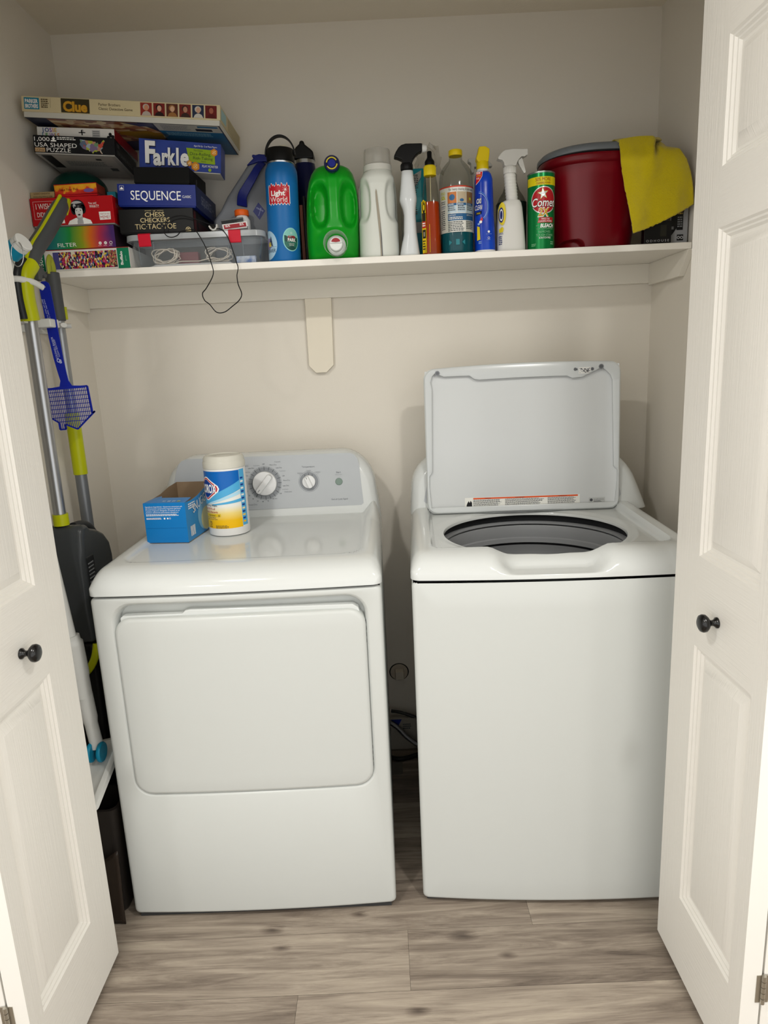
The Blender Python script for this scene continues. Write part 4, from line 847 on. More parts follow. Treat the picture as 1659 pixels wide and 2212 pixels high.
MB().lathe([(0.021, 0.0), (0.023, 0.003), (0.023, 0.044), (0.018, 0.052), (0.016, 0.056)], (0.563, -0.185, zb), 32).build('bottle_body', P('white_bottle', '#dfdfdc', 0.35), t, smooth=40)
MB().lathe([(0.0195, 0.056), (0.0205, 0.058), (0.0205, 0.070), (0.019, 0.072)], (0.563, -0.185, zb), 40).build('cap', P('orange_cap', '#e0601a', 0.4), t, smooth=40)
t = thing('cable_clip', 'curved white plug end of the black cord on the storage lid', 'plug', (0.498, -0.265, zb))
mb = MB(); mb.prism([(0.483, zb+0.016), (0.487, zb+0.008), (0.494, zb+0.003), (0.502, zb+0.004), (0.509, zb+0.012), (0.509, zb+0.020), (0.505, zb+0.020), (0.504, zb+0.013), (0.499, zb+0.008), (0.494, zb+0.008), (0.489, zb+0.013), (0.487, zb+0.018)], -0.276, -0.256); mb.build('clip_body', P('clip_grey_white', '#c4c2bc', 0.4), t, bevel=0.001)
def catm(P_, n=10, closed=False):
    P_ = [Vector(p) for p in P_]; out = []
    Q = [P_[0]*2-P_[1]]+P_+[P_[-1]*2-P_[-2]]
    for i in range(1, len(Q)-2):
        a, b, c, e = Q[i-1], Q[i], Q[i+1], Q[i+2]
        for k in range(n):
            t_ = k/n; out.append(0.5*((2*b)+(c-a)*t_+(2*a-5*b+4*c-e)*t_*t_+(3*b-a-3*c+e)*t_**3))
    out.append(P_[-1]); return out
cord = catm([(0.506, -0.262, zb+0.014), (0.490, -0.270, zb+0.020), (0.452, -0.293, 1.810), (0.416, -0.298, 1.819), (0.385, -0.298, 1.813), (0.372, -0.305, 1.795), (0.369, -0.309, 1.776), (0.377, -0.311, 1.765), (0.391, -0.312, 1.762), (0.405, -0.311, 1.767), (0.411, -0.300, 1.777), (0.425, -0.292, zb+0.004),
    (0.445, -0.297, zb+0.004), (0.457, -0.309, 1.775), (0.478, -0.311, 1.734), (0.490, -0.315, 1.694), (0.504, -0.36, 1.655), (0.490, -0.39, 1.617), (0.482, -0.41, 1.600), (0.492, -0.435, 1.580), (0.507, -0.447, 1.568), (0.524, -0.450, 1.5475), (0.545, -0.450, 1.547), (0.566, -0.446, 1.561), (0.582, -0.430, 1.577), (0.586, -0.41, 1.595),
    (0.575, -0.39, 1.622), (0.568, -0.36, 1.648), (0.566, -0.325, 1.672), (0.560, -0.311, 1.690), (0.554, -0.310, 1.715), (0.545, -0.310, 1.748), (0.533, -0.309, 1.771), (0.518, -0.290, zb+0.004), (0.506, -0.275, zb+0.008)], 8)
tag(MB().tube(cord, 0.0013, 8).build('charging_cable', P('cord_black', '#0c0c0d', 0.45), smooth=80), 'thin black cord looping down in front of the shelf edge', 'cord')
# ================================================================ BOTTLES ON THE SHELF
def ringz(mb, rows, cx_, cy_, N=56, n=2.4, mi=0, c0=True, c1=True, warp=None):
    """rows = [(z, halfwidth, halfdepth[, dx[, n]])]"""
    R = []
    for r in rows:
        z, a, b = r[:3]; dx = r[3] if len(r) > 3 else 0; nn = r[4] if len(r) > 4 else n
        q = [(x, y, z) for x, y in sup(cx_+dx, cy_, a, b, nn, N)]
        if warp: q = [warp(*p) for p in q]
        R.append(q)
    return mb.loft(R, mi, c0, c1)
def interp(rows, dz):
    out = []
    for p, q in zip(rows, rows[1:]):
        n = max(1, int(abs(q[0]-p[0])/dz))
        for k in range(n):
            t_ = k/n; out.append(tuple(p[i]+(q[i]-p[i])*t_ for i in range(len(p))))
    out.append(rows[-1]); return out
# blue water bottle with stickers
bx, by = 0.6865, -0.243; Z = ZS
t = thing('water_bottle', 'tall matte blue water bottle with black loop lid and round stickers', 'bottle', (bx, by, Z), 'water bottles at the left of the shelf bottles')
blu = P('bottle_blue', '#1767a8', 0.38, bump=(400, 0.05))
BT = Matrix.Translation((bx, by, Z)) @ Matrix.Rotation(math.radians(1.6), 4, 'Y')
mb = MB(); mb.M = BT; mb.lathe([(0.040, 0.0), (0.0435, 0.002), (0.0452, 0.007), (0.0452, 0.232), (0.0440, 0.243), (0.0405, 0.252), (0.0375, 0.257), (0.0365, 0.260)], n=64); mb.build('bottle_body', blu, t, smooth=40)
mb = MB(); mb.M = BT; mb.lathe([(0.0365, 0.259), (0.0372, 0.260), (0.0372, 0.2635), (0.036, 0.264)], n=48); mb.build('steel_ring', P('steel', '#b9bcbf', 0.25, metal=1), t)
mb = MB(); mb.M = BT; mb.lathe([(0.0372, 0.264), (0.0385, 0.265), (0.0385, 0.295), (0.0365, 0.2985), (0.02, 0.2995)], n=48); cap = mb.build('cap', P('black_cap', '#0b0b0c', 0.4), t, smooth=40)
mb = MB(); mb.M = BT; pts = []
for k in range(25):
    a = PI*k/24; pts.append((0.0405*math.cos(a), 0.0, 0.284+(0.050*math.sin(a))**1.0))
rings = []
for k, p in enumerate(pts):
    a = PI*k/24; nx_, nz_ = math.cos(a), math.sin(a); wy = 0.0085
    rings.append([(p[0]+nx_*dr, wy_, p[2]+nz_*dr) for dr, wy_ in ((-0.0018, -wy), (0.0018, -wy), (0.0024, 0), (0.0018, wy), (-0.0018, wy))])
mb.loft(rings); mb.build('loop_handle', P('black_cap', '#0b0b0c', 0.4), cap, smooth=50)
f_ = cyl(0, 0, 0, 0.0452, 0.0); fm = lambda u, v, h=0.0: BT @ f_(u, v, h)
d = DC(fm, 0.0004); N_ = 22
smats = None
red_s, wh_s = P('sticker_red', '#b81e2c', .4), P('sticker_white', '#e9e6e2', .4)
top_ = [0.198+0.004*math.sin(k*2.3)+0.003*math.sin(k*5.1) for k in range(N_+1)]; bot_ = [0.151+0.003*math.sin(k*1.9+1) for k in range(N_+1)]
for k in range(N_):
    u0, u1 = -0.034+0.060*k/N_, -0.034+0.060*(k+1)/N_
    for g_, mi, l in ((0.002, 1, 0), (0.0, 0, 1)): d.poly([(u0, bot_[k]-g_), (u1, bot_[k+1]-g_), (u1, top_[k+1]+g_), (u0, top_[k]+g_)], mi, l)
d.rect(-0.036, 0.151, -0.034, 0.198, 1, 0); d.rect(0.026, 0.151, 0.028, 0.198, 1, 0)
d.text('Light', -0.026, 0.1715, 0.0125, 1, 3, w=0.040, bold=0.035); d.text('World', -0.029, 0.1550, 0.0135, 1, 3, w=0.048, bold=0.04)
for k in range(8):
    a = PI*k/4+0.2; d.poly([(0.015+0.0006*math.sin(a), 0.187-0.0006*math.cos(a)), (0.015+0.010*math.cos(a), 0.187+0.010*math.sin(a)), (0.015-0.0006*math.sin(a), 0.187+0.0006*math.cos(a))], 1, 3)
SM = lambda: [red_s, wh_s, P('park_ring', '#8fd0cc', .4), P('park_teal', '#7fc0b4', .4), P('park_dark', '#1e4a44', .4), P('park_mid', '#2c6a5c', .4), P('pale_blue_sticker', '#a9cbe0', .4), P('violet_sticker', '#8f86ae', .4), P('sun_yellow', '#d8c04a', .4), P('tree_navy', '#2c3c5c', .4)]
d.put('sticker', SM(), t, label='ragged red sticker with white words'); d = DC(fm, 0.0004)
pk = (0.0265, 0.058)
tl, dg = P('park_teal', '#7fc0b4', .4), P('park_dark', '#1e4a44', .4)
d.disc(*pk, 0.0245, 2, 0, 40, ry=0.0310, rings=4); d.disc(*pk, 0.0220, 3, 1, 40, ry=0.0285, rings=4)
def clipd(yc, mi, l, ph): 
    for k in range(16):
        u0, u1 = -0.020+0.04*k/16, -0.020+0.04*(k+1)/16
        def lo_(u): return -0.0285*math.sqrt(max(0, 1-(u/0.022)**2))
        def hi_(u): return max(lo_(u), min(yc+0.0025*math.sin(u*260+ph), -lo_(u)))
        d.poly([(pk[0]+u0, pk[1]+lo_(u0)), (pk[0]+u1, pk[1]+lo_(u1)), (pk[0]+u1, pk[1]+hi_(u1)), (pk[0]+u0, pk[1]+hi_(u0))], mi, l)
clipd(0.008, 4, 2, 0); clipd(-0.004, 5, 3, 2); clipd(-0.019, 4, 4, 1)
d.text('ESTES', pk[0]-0.010, pk[1]+0.004, 0.0055, 0, 6, w=0.021, bold=0.02); d.text('PARK', pk[0]-0.011, pk[1]-0.0055, 0.0085, 1, 6, w=0.024, bold=0.03)
d.text("IT WILL LEAVE", pk[0], pk[1]-0.0125, 0.0026, 1, 6, w=0.016, al='c'); d.text('BREATHLESS', pk[0], pk[1]-0.0165, 0.0026, 1, 6, w=0.014, al='c'); d.disc(pk[0], pk[1]+0.017, 0.0025, 1, 5, 12, r0=0.0018)
d.put('sticker', SM(), t, label='round teal mountain sticker'); d = DC(fm, 0.0004)
dv = (-0.0475, 0.045)
d.disc(*dv, 0.0330, 6, 0, 44, ry=0.0385, rings=6)
d.disc(dv[0]+0.000, dv[1]+0.004, 0.0150, 7, 1, 24, rings=2); d.disc(dv[0]+0.006, dv[1]+0.002, 0.0068, 8, 2, 18)
for k in range(6): d.poly([(dv[0]+0.012-0.0016*(7-k), dv[1]-0.004+k*0.004), (dv[0]+0.012+0.0012*(7-k), dv[1]-0.004+k*0.004), (dv[0]+0.012, dv[1]+0.004+k*0.004)], 9, 3)
d.rect(dv[0]-0.01, dv[1]-0.006, dv[0]+0.031, dv[1]-0.0055, 9, 3, 8); d.text('DENVER', dv[0]-0.010, dv[1]-0.0200, 0.0095, 9, 3, w=0.038, bold=0.01)
d.put('sticker', SM(), t, label='round pale blue sticker with pine tree')

# grey cone-shaped jug behind, navy handle and lid
t = thing('jug', 'grey leaning jug with navy handle, lid and diamond badge', 'jug', (0.60, -0.12, Z))
gy = P('grey_plastic', '#74777c', 0.5)
prof_o = [(0.462, Z), (0.470, 1.835), (0.4950, 1.862), (0.517, 1.898), (0.585, 1.982), (0.600, 1.994), (0.632, 1.994), (0.646, 1.985), (0.660, 1.90), (0.660, Z)]
mb = MB(); mb.prism(prof_o, -0.150, -0.055); mb.build('jug_body', gy, t, bevel=0.012, seg=4)
nv = P('navy_plastic', '#141f6b', 0.3)
hp = catm([(0.632, -0.150, 1.985), (0.618, -0.168, 1.965), (0.600, -0.172, 1.938), (0.580, -0.170, 1.912), (0.566, -0.166, 1.892), (0.560, -0.152, 1.868)], 6)
mb = MB(); R = []
for i, p in enumerate(hp):
    k = i/(len(hp)-1); w_ = 0.009+0.006*k; tt = (hp[min(i+1, len(hp)-1)]-hp[max(i-1, 0)]).normalized(); s_ = Vector((tt.z, 0, -tt.x)).normalized(); 
    R.append([p+s_*w_+Vector((0, -0.004, 0)), p+s_*w_+Vector((0, 0.004, 0)), p-s_*w_+Vector((0, 0.004, 0)), p-s_*w_+Vector((0, -0.004, 0))])
mb.loft(R); mb.build('handle', nv, t, bevel=0.002)
mb = MB(); mb.prism([(0.583, 1.977), (0.598, 1.990), (0.606, 1.996), (0.600, 2.000), (0.603, 2.006), (0.612, 2.004), (0.622, 2.006), (0.650, 2.003), (0.652, 1.985), (0.62, 1.985), (0.600, 1.980)], -0.158, -0.050); mb.build('lid', nv, t, bevel=0.003)
d = DC(lambda u, v, h=0: Vector((u, -0.1502-h, v))); d.poly([(0.6085, 1.877), (0.6270, 1.853), (0.6085, 1.829), (0.5905, 1.853)], 0, 0); d.text('medline', 0.601, 1.861, 0.006, 1, 1, w=0.022, rot=-0.5); d.rect(0.606, 1.840, 0.607, 1.862, 1, 1, skew=0.4); d.put('badge', [P('badge_navy', '#15206a', .4), P('badge_ink', '#aab2d0', .4)], t)

# dark navy sports bottle behind
nx, ny = 0.745, -0.068
t = thing('water_bottle', 'dark navy bottle with steel ring and black spout lid, behind the blue bottle', 'bottle', (nx, ny, Z), 'water bottles at the left of the shelf bottles')
MB().lathe([(0.033, Z), (0.0345, Z+0.004), (0.0345, 1.965), (0.030, 1.995)], (nx, ny, 0), 40).build('bottle_body', P('navy_enamel', '#0e1440', 0.3), t, smooth=40)
MB().lathe([(0.0305, 1.995), (0.0305, 2.005)], (nx, ny, 0), 40).build('steel_ring', P('steel', '#b9bcbf', 0.25, metal=1), t)
mb = MB(); mb.prism([(nx-0.030, 2.005), (nx+0.030, 2.005), (nx+0.030, 2.024), (nx+0.022, 2.032), (nx+0.006, 2.045), (nx+0.002, 2.056), (nx-0.009, 2.056), (nx-0.011, 2.047), (nx-0.022, 2.038), (nx-0.030, 2.028)], ny-0.027, ny+0.027); mb.build('spout_lid', P('black_cap', '#0b0b0c', 0.4), t, bevel=0.005, seg=3)
# pale loop-lid bottle further behind
t = thing('water_bottle', 'pale bottle whose cream loop shows through the black loop handle', 'bottle', (0.690, -0.07, Z), 'water bottles at the left of the shelf bottles')
MB().lathe([(0.030, Z), (0.032, Z+0.004), (0.032, 1.95), (0.026, 1.985), (0.026, 2.005)], (0.690, -0.115, 0), 32).build('bottle_body', P('cream_plastic', '#d5d0bb', 0.4), t, smooth=40)
mb = MB(); mb.tube([(0.676, -0.115, 2.000), (0.675, -0.115, 2.022), (0.680, -0.115, 2.035), (0.693, -0.115, 2.036), (0.704, -0.115, 2.024), (0.706, -0.115, 2.002)], 0.0045, 10); mb.build('carry_loop', P('cream_plastic', '#d5d0bb', 0.4), t, smooth=60)
# thin brown box edge between blue bottle and green jug
t, F, R, U, T = gamebox('brown_box', 'narrow red-brown box on end between blue bottle and green jug', (0.733, -0.195, Z), 0.009, 0.10, 0.165, lidm=P('red_brown_card', '#6e3c2c', 0.5), basem=P('red_brown_card', '#6e3c2c', 0.5))
t, F, R, U, T = gamebox('dark_box', 'thin dark box on end against the left side of the green jug', (0.7432, -0.190, Z), 0.0062, 0.09, 0.19, lidm=P('dark_card', '#1a1716', 0.5), basem=P('dark_card', '#1a1716', 0.5))

# green laundry jug lying spout forward, measuring cup at the front
jx, jy = 0.829, -0.190
t = thing('detergent_jug', 'large green laundry detergent jug with navy cap and clear measuring cup', 'detergent', (jx, jy, Z))
gj = P('jug_green', '#0d9a1e', 0.33, spec=0.4)
rows = [(Z, 0.062, 0.070, -0.004), (Z+0.003, 0.069, 0.078, -0.004), (Z+0.012, 0.074, 0.084, -0.003), (Z+0.05, 0.0765, 0.086, -0.002), (Z+0.10, 0.0765, 0.088, -0.001), (Z+0.15, 0.0755, 0.087, 0.001), (Z+0.19, 0.0715, 0.083, 0.002), (Z+0.215, 0.0670, 0.079, 0.003), (Z+0.235, 0.0600, 0.073, 0.004), (Z+0.247, 0.0520, 0.066, 0.004), (Z+0.254, 0.040, 0.055, 0.004), (Z+0.258, 0.020, 0.03, 0.004)]
def jugw(x, y, z):
    if y > jy: return (x, y, z)
    def m_(cx_, cz_, rx, rz): 
        e = ((abs(x-cx_)/rx)**2.6+(abs(z-cz_)/rz)**2.6)**(1/2.6); return 1-sm(e, 0.62, 1.06)
    k = max(m_(0.7960, 1.836, 0.0255, 0.064), m_(0.8770, 1.836, 0.0240, 0.066)); y2 = y+0.036*k
    b = math.hypot((x-0.836)/0.062, (z-1.728)/0.052); y2 -= 0.020*(1-sm(b, 0.35, 1.0))
    c = abs(x-0.8365); y2 -= 0.004*(1-sm(c, 0.008, 0.020))*sm(z, 1.77, 1.80)
    return (x, y2, z)
mb = MB(); ringz(mb, interp(rows, 0.0035), jx, jy, 150, 3.0, warp=jugw); mb.build('jug_body', gj, t, smooth=60)
mb = MB(); mb.lathe([(0.018, -0.262), (0.0195, -0.270), (0.0195, -0.278)], (0.839, 0, 1.9345), 32, 0, 'y'); mb.build('vent_neck', gj, t, smooth=40)
mb = MB(); mb.lathe([(0.0195, -0.276), (0.0215, -0.279), (0.0215, -0.293), (0.0195, -0.2965), (0.016, -0.2965), (0.0150, -0.295), (0.0005, -0.295)], (0.839, 0, 1.9345), 40, 0, 'y'); cp = mb.build('cap', P('cap_navy', '#141a4a', 0.25), t, smooth=40, label='navy screw cap with yellow arrows')
d = DC(lambda u, v, h=0: Vector((0.839+u, -0.2972-h, 1.9345+v)))
for a in (0.5, 0.5+PI): d.disc(0, 0, 0.0158, 0, 0, 20, r0=0.0128, a0=a, a1=a+2.5)
d.disc(0, 0, 0.0098, 1, 0, 24); d.put('arrows', [P('arrow_yellow', '#d9c832', .4), P('cap_blue', '#1c2a8c', .3)], cp)
# measuring cup pressed on the spout, poking over the shelf edge
mb = MB(); ax = (0.8395, 0, 1.7235)
mb.lathe([(0.030, -0.288), (0.0310, -0.300), (0.0325, -0.325), (0.0335, -0.340), (0.0320, -0.341), (0.0310, -0.327), (0.0295, -0.300)], ax, 48, 0, 'y', False, False); mb.build('measuring_cup', clear('cup_clear', '#f2f6f3', 0.35, 0.08, 0.22, '#e6ece8'), t, smooth=50, label='clear measuring cup over the spout')
mb = MB(); mb.lathe([(0.026, -0.286), (0.026, -0.300), (0.022, -0.304), (0.019, -0.304), (0.018, -0.322), (0.016, -0.324), (0.001, -0.323)], ax, 40, 0, 'y'); sp_ = mb.build('spout', P('spout_white', '#e4e6e2', 0.35), t, smooth=40, label='white spout with red button')
d = DC(lambda u, v, h=0: Vector((0.8395+u, -0.3250-h, 1.7235+v))); d.disc(0, 0.004, 0.0125, 0, 1, 20, a0=0.15, a1=PI-0.15, ry=0.011); d.rect(-0.016, 0.001, 0.016, 0.0022, 1, 1); d.put('button', [P('button_red', '#9c2a30', .4), P('spout_grey', '#b5b8b5', .4)], sp_)

# white detergent bottle with clear cap
wx, wy = 0.960, -0.232
t = thing('detergent_bottle', 'wide white detergent bottle with clear cap and grip hollows', 'detergent', (wx, wy, Z))
def wdw(x, y, z):
    if y > wy+0.01: return (x, y, z)
    def m_(cx_, cz_, rx, rz):
        e = ((abs(x-cx_)/rx)**2.4+(abs(z-cz_)/rz)**2.4)**(1/2.4); return 1-sm(e, 0.7, 1.05)
    k = max(m_(wx-0.042, 1.842, 0.022, 0.060), m_(wx+0.046, 1.842, 0.026, 0.060))
    y2 = y+0.014*k; dx = (wx-x)*0.10*k
    if abs(x-wx) < 0.004 and z < 1.885: y2 += 0.0
    return (x+dx, y2, z)
rows = [(Z, 0.050, 0.046, -0.001), (Z+0.004, 0.0545, 0.050, -0.001), (Z+0.014, 0.0565, 0.052, -0.001), (Z+0.10, 0.0550, 0.052, 0.0), (Z+0.17, 0.0545, 0.051, 0.0), (Z+0.195, 0.0525, 0.050, 0.0), (Z+0.213, 0.0475, 0.046, 0.001), (Z+0.225, 0.0415, 0.041, 0.002), (Z+0.231, 0.0385, 0.0385, 0.003)]
mb = MB(); ringz(mb, interp(rows, 0.004), wx, wy, 120, 2.3, warp=wdw); mb.build('bottle_body', P('detergent_white', '#d3d6ce', 0.42), t, smooth=60)
d = DC(lambda u, v, h=0: Vector((u, wy-0.0528-h+max(0, (v-1.87))*0.25, v)), 0.0005)
d.poly([(0.9620, 1.692), (0.9675, 1.692), (0.9668, 1.740), (0.9645, 1.790), (0.9610, 1.830), (0.9580, 1.862), (0.9560, 1.868), (0.9540, 1.860), (0.9545, 1.835), (0.9575, 1.790), (0.9605, 1.740)], 0, 0); d.poly([(0.9650, 1.692), (0.9675, 1.692), (0.9668, 1.740), (0.9640, 1.785), (0.9640, 1.740)], 1, 1)
d.put('level_window', [P('window_tan', '#9a9282', .4), P('window_grey', '#58585a', .4)], t, label='narrow grey see-through level window')
mb = MB(); mb.lathe([(0.0385, Z+0.231), (0.0400, Z+0.232), (0.0395, Z+0.247), (0.0370, Z+0.249)], (wx+0.003, wy, 0), 48); mb.build('collar', P('detergent_white2', '#dcdcd4', 0.4), t, smooth=40)
mb = MB(); mb.lathe([(0.0380, Z+0.249), (0.0368, Z+0.284), (0.0355, Z+0.2885), (0.031, Z+0.290), (0.0005, Z+0.2895)], (wx+0.003, wy, 0), 48, c0=False); mb.build('clear_cap', clear('cap_clear', '#f3f2ee', 0.6, 0.12, 0.26, '#f4f2ec'), t, smooth=40)
mb = MB(); mb.lathe([(0.016, Z+0.249), (0.014, Z+0.275), (0.010, Z+0.279)], (wx+0.005, wy, 0), 24); mb.build('spout', P('spout_frost', '#c9c8c2', 0.35), t, smooth=40)

# white spray bottle, black trigger head
sx, sy = 1.0455, -0.250
t = thing('spray_bottle', 'slim glossy white spray bottle with black trigger head', 'spray bottle', (sx, sy, Z), 'spray bottles on the shelf')
rows = [(Z, 0.026, 0.030, 0.0), (Z+0.004, 0.0285, 0.033, 0.0), (Z+0.012, 0.0275, 0.033, 0.0), (Z+0.06, 0.0190, 0.031, 0.0025), (Z+0.11, 0.0170, 0.031, 0.0025), (Z+0.128, 0.0185, 0.031, 0.002), (Z+0.150, 0.0240, 0.031, 0.000), (Z+0.156, 0.0240, 0.030, 0.0), (Z+0.175, 0.0215, 0.027, 0.0), (Z+0.205, 0.0180, 0.022, 0.0), (Z+0.226, 0.0160, 0.017, 0.0)]
mb = MB(); ringz(mb, interp(rows, 0.006), sx, sy, 56, 2.6); mb.build('bottle_body', P('spray_white', '#d5d9da', 0.16), t, smooth=60)
d = DC(lambda u, v, h=0: Vector((sx-0.0195-h*0.6, u, v))); d.rect(-0.262, Z+0.012, -0.236, Z+0.125, 0, 0); d.put('shade_strip', [P('shade_charcoal', '#3a3d3e', .5)], t, label='dark strip painted for the shadow on the left side')  # charcoal strip paints the black shadow down the bottle's left side
tb = P('trigger_black', '#0a0a0b', 0.35)
mb = MB(); mb.lathe([(0.0165, 1.9195), (0.0172, 1.921), (0.0170, 1.931), (0.0160, 1.936)], (sx-0.001, sy, 0), 32)
for k in range(24):
    a = 2*PI*k/24; mb.box(sx-0.001+0.0168*math.cos(a)-0.0006, sx-0.001+0.0168*math.cos(a)+0.0006, sy+0.0168*math.sin(a)-0.0006, sy+0.0168*math.sin(a)+0.0006, 1.9205, 1.933)
mb.build('collar', tb, t, smooth=40)
mb = MB(); mb.prism([(1.0090, 1.9520), (1.0115, 1.9580), (1.0150, 1.9650), (1.0230, 1.9760), (1.0310, 1.9820), (1.0430, 1.9850), (1.0890, 1.9840), (1.0880, 1.9640), (1.0790, 1.9610), (1.0690, 1.9530), (1.0620, 1.9430), (1.0595, 1.9330), (1.0325, 1.9335), (1.0310, 1.9440), (1.0200, 1.9490)], sy-0.013, sy+0.013); mb.build('trigger_head', tb, t, bevel=0.003, seg=3)
mb = MB(); mb.lathe([(0.0105, 1.0885), (0.0100, 1.0960), (0.0075, 1.1015), (0.003, 1.1025)], (0, sy, 1.9735), 24, 0, 'x'); mb.build('nozzle', P('nozzle_white', '#dcdcd8', 0.4), t, smooth=50)

# teal pouch with clear crinkled top, behind
t = thing('wipes_pouch', 'teal pouch with grey lines behind the black trigger sprayer', 'pouch', (1.082, -0.155, Z))
tealm = P('pouch_teal', '#1d8c9c', 0.35)
mb = MB(); ringz(mb, [(Z, 0.026, 0.020), (Z+0.01, 0.030, 0.026), (Z+0.12, 0.030, 0.022), (Z+0.20, 0.028, 0.012), (Z+0.262, 0.026, 0.003)], 1.078, -0.135, 40, 3); mb.build('pouch_body', tealm, t, smooth=60)
d = DC(lambda u, v, h=0: Vector((u, -0.161-h+max(0, v-1.80)*0.10, v)), 0.001); d.poly([(1.054, 1.925), (1.092, 1.945), (1.090, 1.925), (1.064, 1.885), (1.054, 1.880)], 0, 0); d.lines(1.060, 1.930, 0.024, 8, 0.005, 2, 1); d.poly([(1.064, 1.890), (1.090, 1.92), (1.090, 1.86), (1.078, 1.83), (1.064, 1.83)], 1, 1); d.rect(1.072, 1.77, 1.090, 1.80, 0, 1); d.lines(1.070, 1.90, 0.006, 14, 0.006, 2, 2)
d.put('printed_front', [P('pouch_grey', '#a9aaa6', .4), P('pouch_pale_teal', '#4fa3ae', .4), P('ink_dark', '#3c4044', .5)], t)
mb = MB(); g = []
random.seed(4)
for j in range(9):
    v = j/8; row_ = []
    for i in range(15):
        u = i/14; xl = 1.072+0.012*v; xr = 1.158-0.012*v-0.012*(v > 0.9)
        row_.append((xl+(xr-xl)*u+0.004*random.uniform(-1, 1), -0.128+0.010*random.uniform(-1, 1), 1.935+0.082*v+0.005*random.uniform(-1, 1)))
    g.append(row_)
mb.loft(g, 0, False, False, closed=False)
q = mb.build('plastic_wrap', clear('crinkle', '#e4e2dc', 0.8, 0.15, 0.18, '#d8d5ce'), smooth=0); tag(q, 'crinkled clear plastic wrap behind the black sprayer and amber bottle', 'plastic')
random.seed(11)

# amber liquid bottle, yellow collar, black nozzle
ax_, ay_ = 1.1085, -0.250
t = thing('spray_bottle', 'slender clear bottle of amber liquid with yellow collar and black nozzle', 'bottle', (ax_, ay_, Z), 'spray bottles on the shelf')
def arow(z): 
    pts = [(Z, 0.0260), (Z+0.004, 0.0275), (Z+0.05, 0.0262), (Z+0.10, 0.0250), (Z+0.148, 0.0238), (Z+0.18, 0.0210), (Z+0.203, 0.0180), (Z+0.211, 0.0158)]
    for p, q in zip(pts, pts[1:]):
        if z <= q[0]: return p[1]+(q[1]-p[1])*(z-p[0])/(q[0]-p[0])
    return pts[-1][1]
zs_ = [Z, Z+0.004]+[Z+0.01+0.02*k for k in range(10)]+[Z+0.211]
mb = MB(); ringz(mb, [(z, arow(z), arow(z)*1.1) for z in zs_], ax_, ay_, 48, 3.0, c1=False); mb.build('bottle_body', clear('amber_bottle_clear', '#eeece6', 0.35, 0.06, 0.0), t, smooth=50)
mb = MB(); ringz(mb, [(z, arow(z)-0.0012, arow(z)*1.1-0.0012) for z in (Z+0.002, Z+0.006, Z+0.05, Z+0.10, Z+0.141)], ax_, ay_, 40, 3.0); mb.build('amber_liquid', P('amber_liquid', '#b83c02', 0.10, trans=0.15, ior=1.33, var=('#a83c06', 12)), t, smooth=50, label='orange-amber liquid')
MB().tube([(ax_, ay_, Z+0.02), (ax_+0.001, ay_, Z+0.24)], 0.0013, 8).build('dip_tube', P('tube_frost', '#cfc9a8', 0.4), t)
mb = MB(); mb.lathe([(0.0155, 1.901), (0.0172, 1.902), (0.0168, 1.926), (0.015, 1.928)], (ax_, ay_, 0), 32)
for k in range(28):
    a = 2*PI*k/28; mb.box(ax_+0.0168*math.cos(a)-0.0006, ax_+0.0168*math.cos(a)+0.0006, ay_+0.0168*math.sin(a)-0.0006, ay_+0.0168*math.sin(a)+0.0006, 1.903, 1.924)
mb.build('collar', P('cap_yellow', '#e0c70c', 0.35), t, smooth=40)
mb = MB(); mb.lathe([(0.0135, 1.928), (0.0140, 1.937), (0.0125, 1.941), (0.0085, 1.946), (0.0065, 1.951), (0.0068, 1.963), (0.0055, 1.965)], (ax_, ay_, 0), 28); mb.build('nozzle', P('black_cap', '#0b0b0c', 0.4), t, smooth=40)
d = DC(lambda u, v, h=0: Vector((ax_-0.0245-h*0.7+0.012*u/0.02, ay_-0.020-0.010*u/0.02-h*0.7, v)), 0.0006)
d.rect(-0.004, Z+0.006, 0.014, Z+0.142, 0, 0); d.disc(0.005, Z+0.128, 0.0085, 0, 0, 16, ry=0.018); d.disc(0.006, Z+0.124, 0.006, 1, 1, 16, ry=0.013); d.disc(0.006, Z+0.126, 0.0035, 0, 2, 12, ry=0.008); d.rect(-0.003, Z+0.090, 0.013, Z+0.112, 1, 1); d.rect(-0.003, Z+0.072, 0.0135, Z+0.090, 2, 1); d.lines(-0.001, Z+0.083, 0.012, 2, 0.006, 3, 2)
d.rect(-0.002, Z+0.045, 0.012, Z+0.068, 1, 1); d.rect(0.002, Z+0.050, 0.008, Z+0.062, 4, 2); d.lines(-0.002, Z+0.036, 0.012, 4, 0.007, 1, 1); d.rect(0.028, Z+0.006, 0.030, Z+0.08, 0, 0)
d.put('label', [P('label_gold', '#d9bb14', .4), P('label_black', '#2a2416', .4), P('label_red', '#b02a1e', .4), wht, P('label_greyish', '#8a8576', .4)], t, label='yellow, black and red label')

# clear cleaner bottle: teal liquid, white label, yellow cap
px2, py2 = 1.1815, -0.243
t = thing('cleaner_bottle', 'big clear cleaner bottle with yellow cap, white label and teal liquid', 'bottle', (px2, py2, Z), 'clear cleaner bottles on the shelf')
rows = [(Z+0.001, 0.043, 0.041), (Z+0.004, 0.0465, 0.0445), (Z+0.05, 0.0465, 0.0445), (Z+0.056, 0.0475, 0.0455), (Z+0.175, 0.0475, 0.0455), (Z+0.200, 0.0465, 0.0445), (Z+0.218, 0.0440, 0.042), (Z+0.232, 0.036, 0.035), (Z+0.244, 0.025, 0.025), (Z+0.250, 0.0185, 0.0185), (Z+0.262, 0.0180, 0.0180)]
mb = MB(); ringz(mb, interp(rows, 0.012), px2, py2, 56, 2.3, c1=False); mb.build('bottle_body', clear('cleaner_clear', '#eaebe8', 0.4, 0.05, 0.0), t, smooth=50)
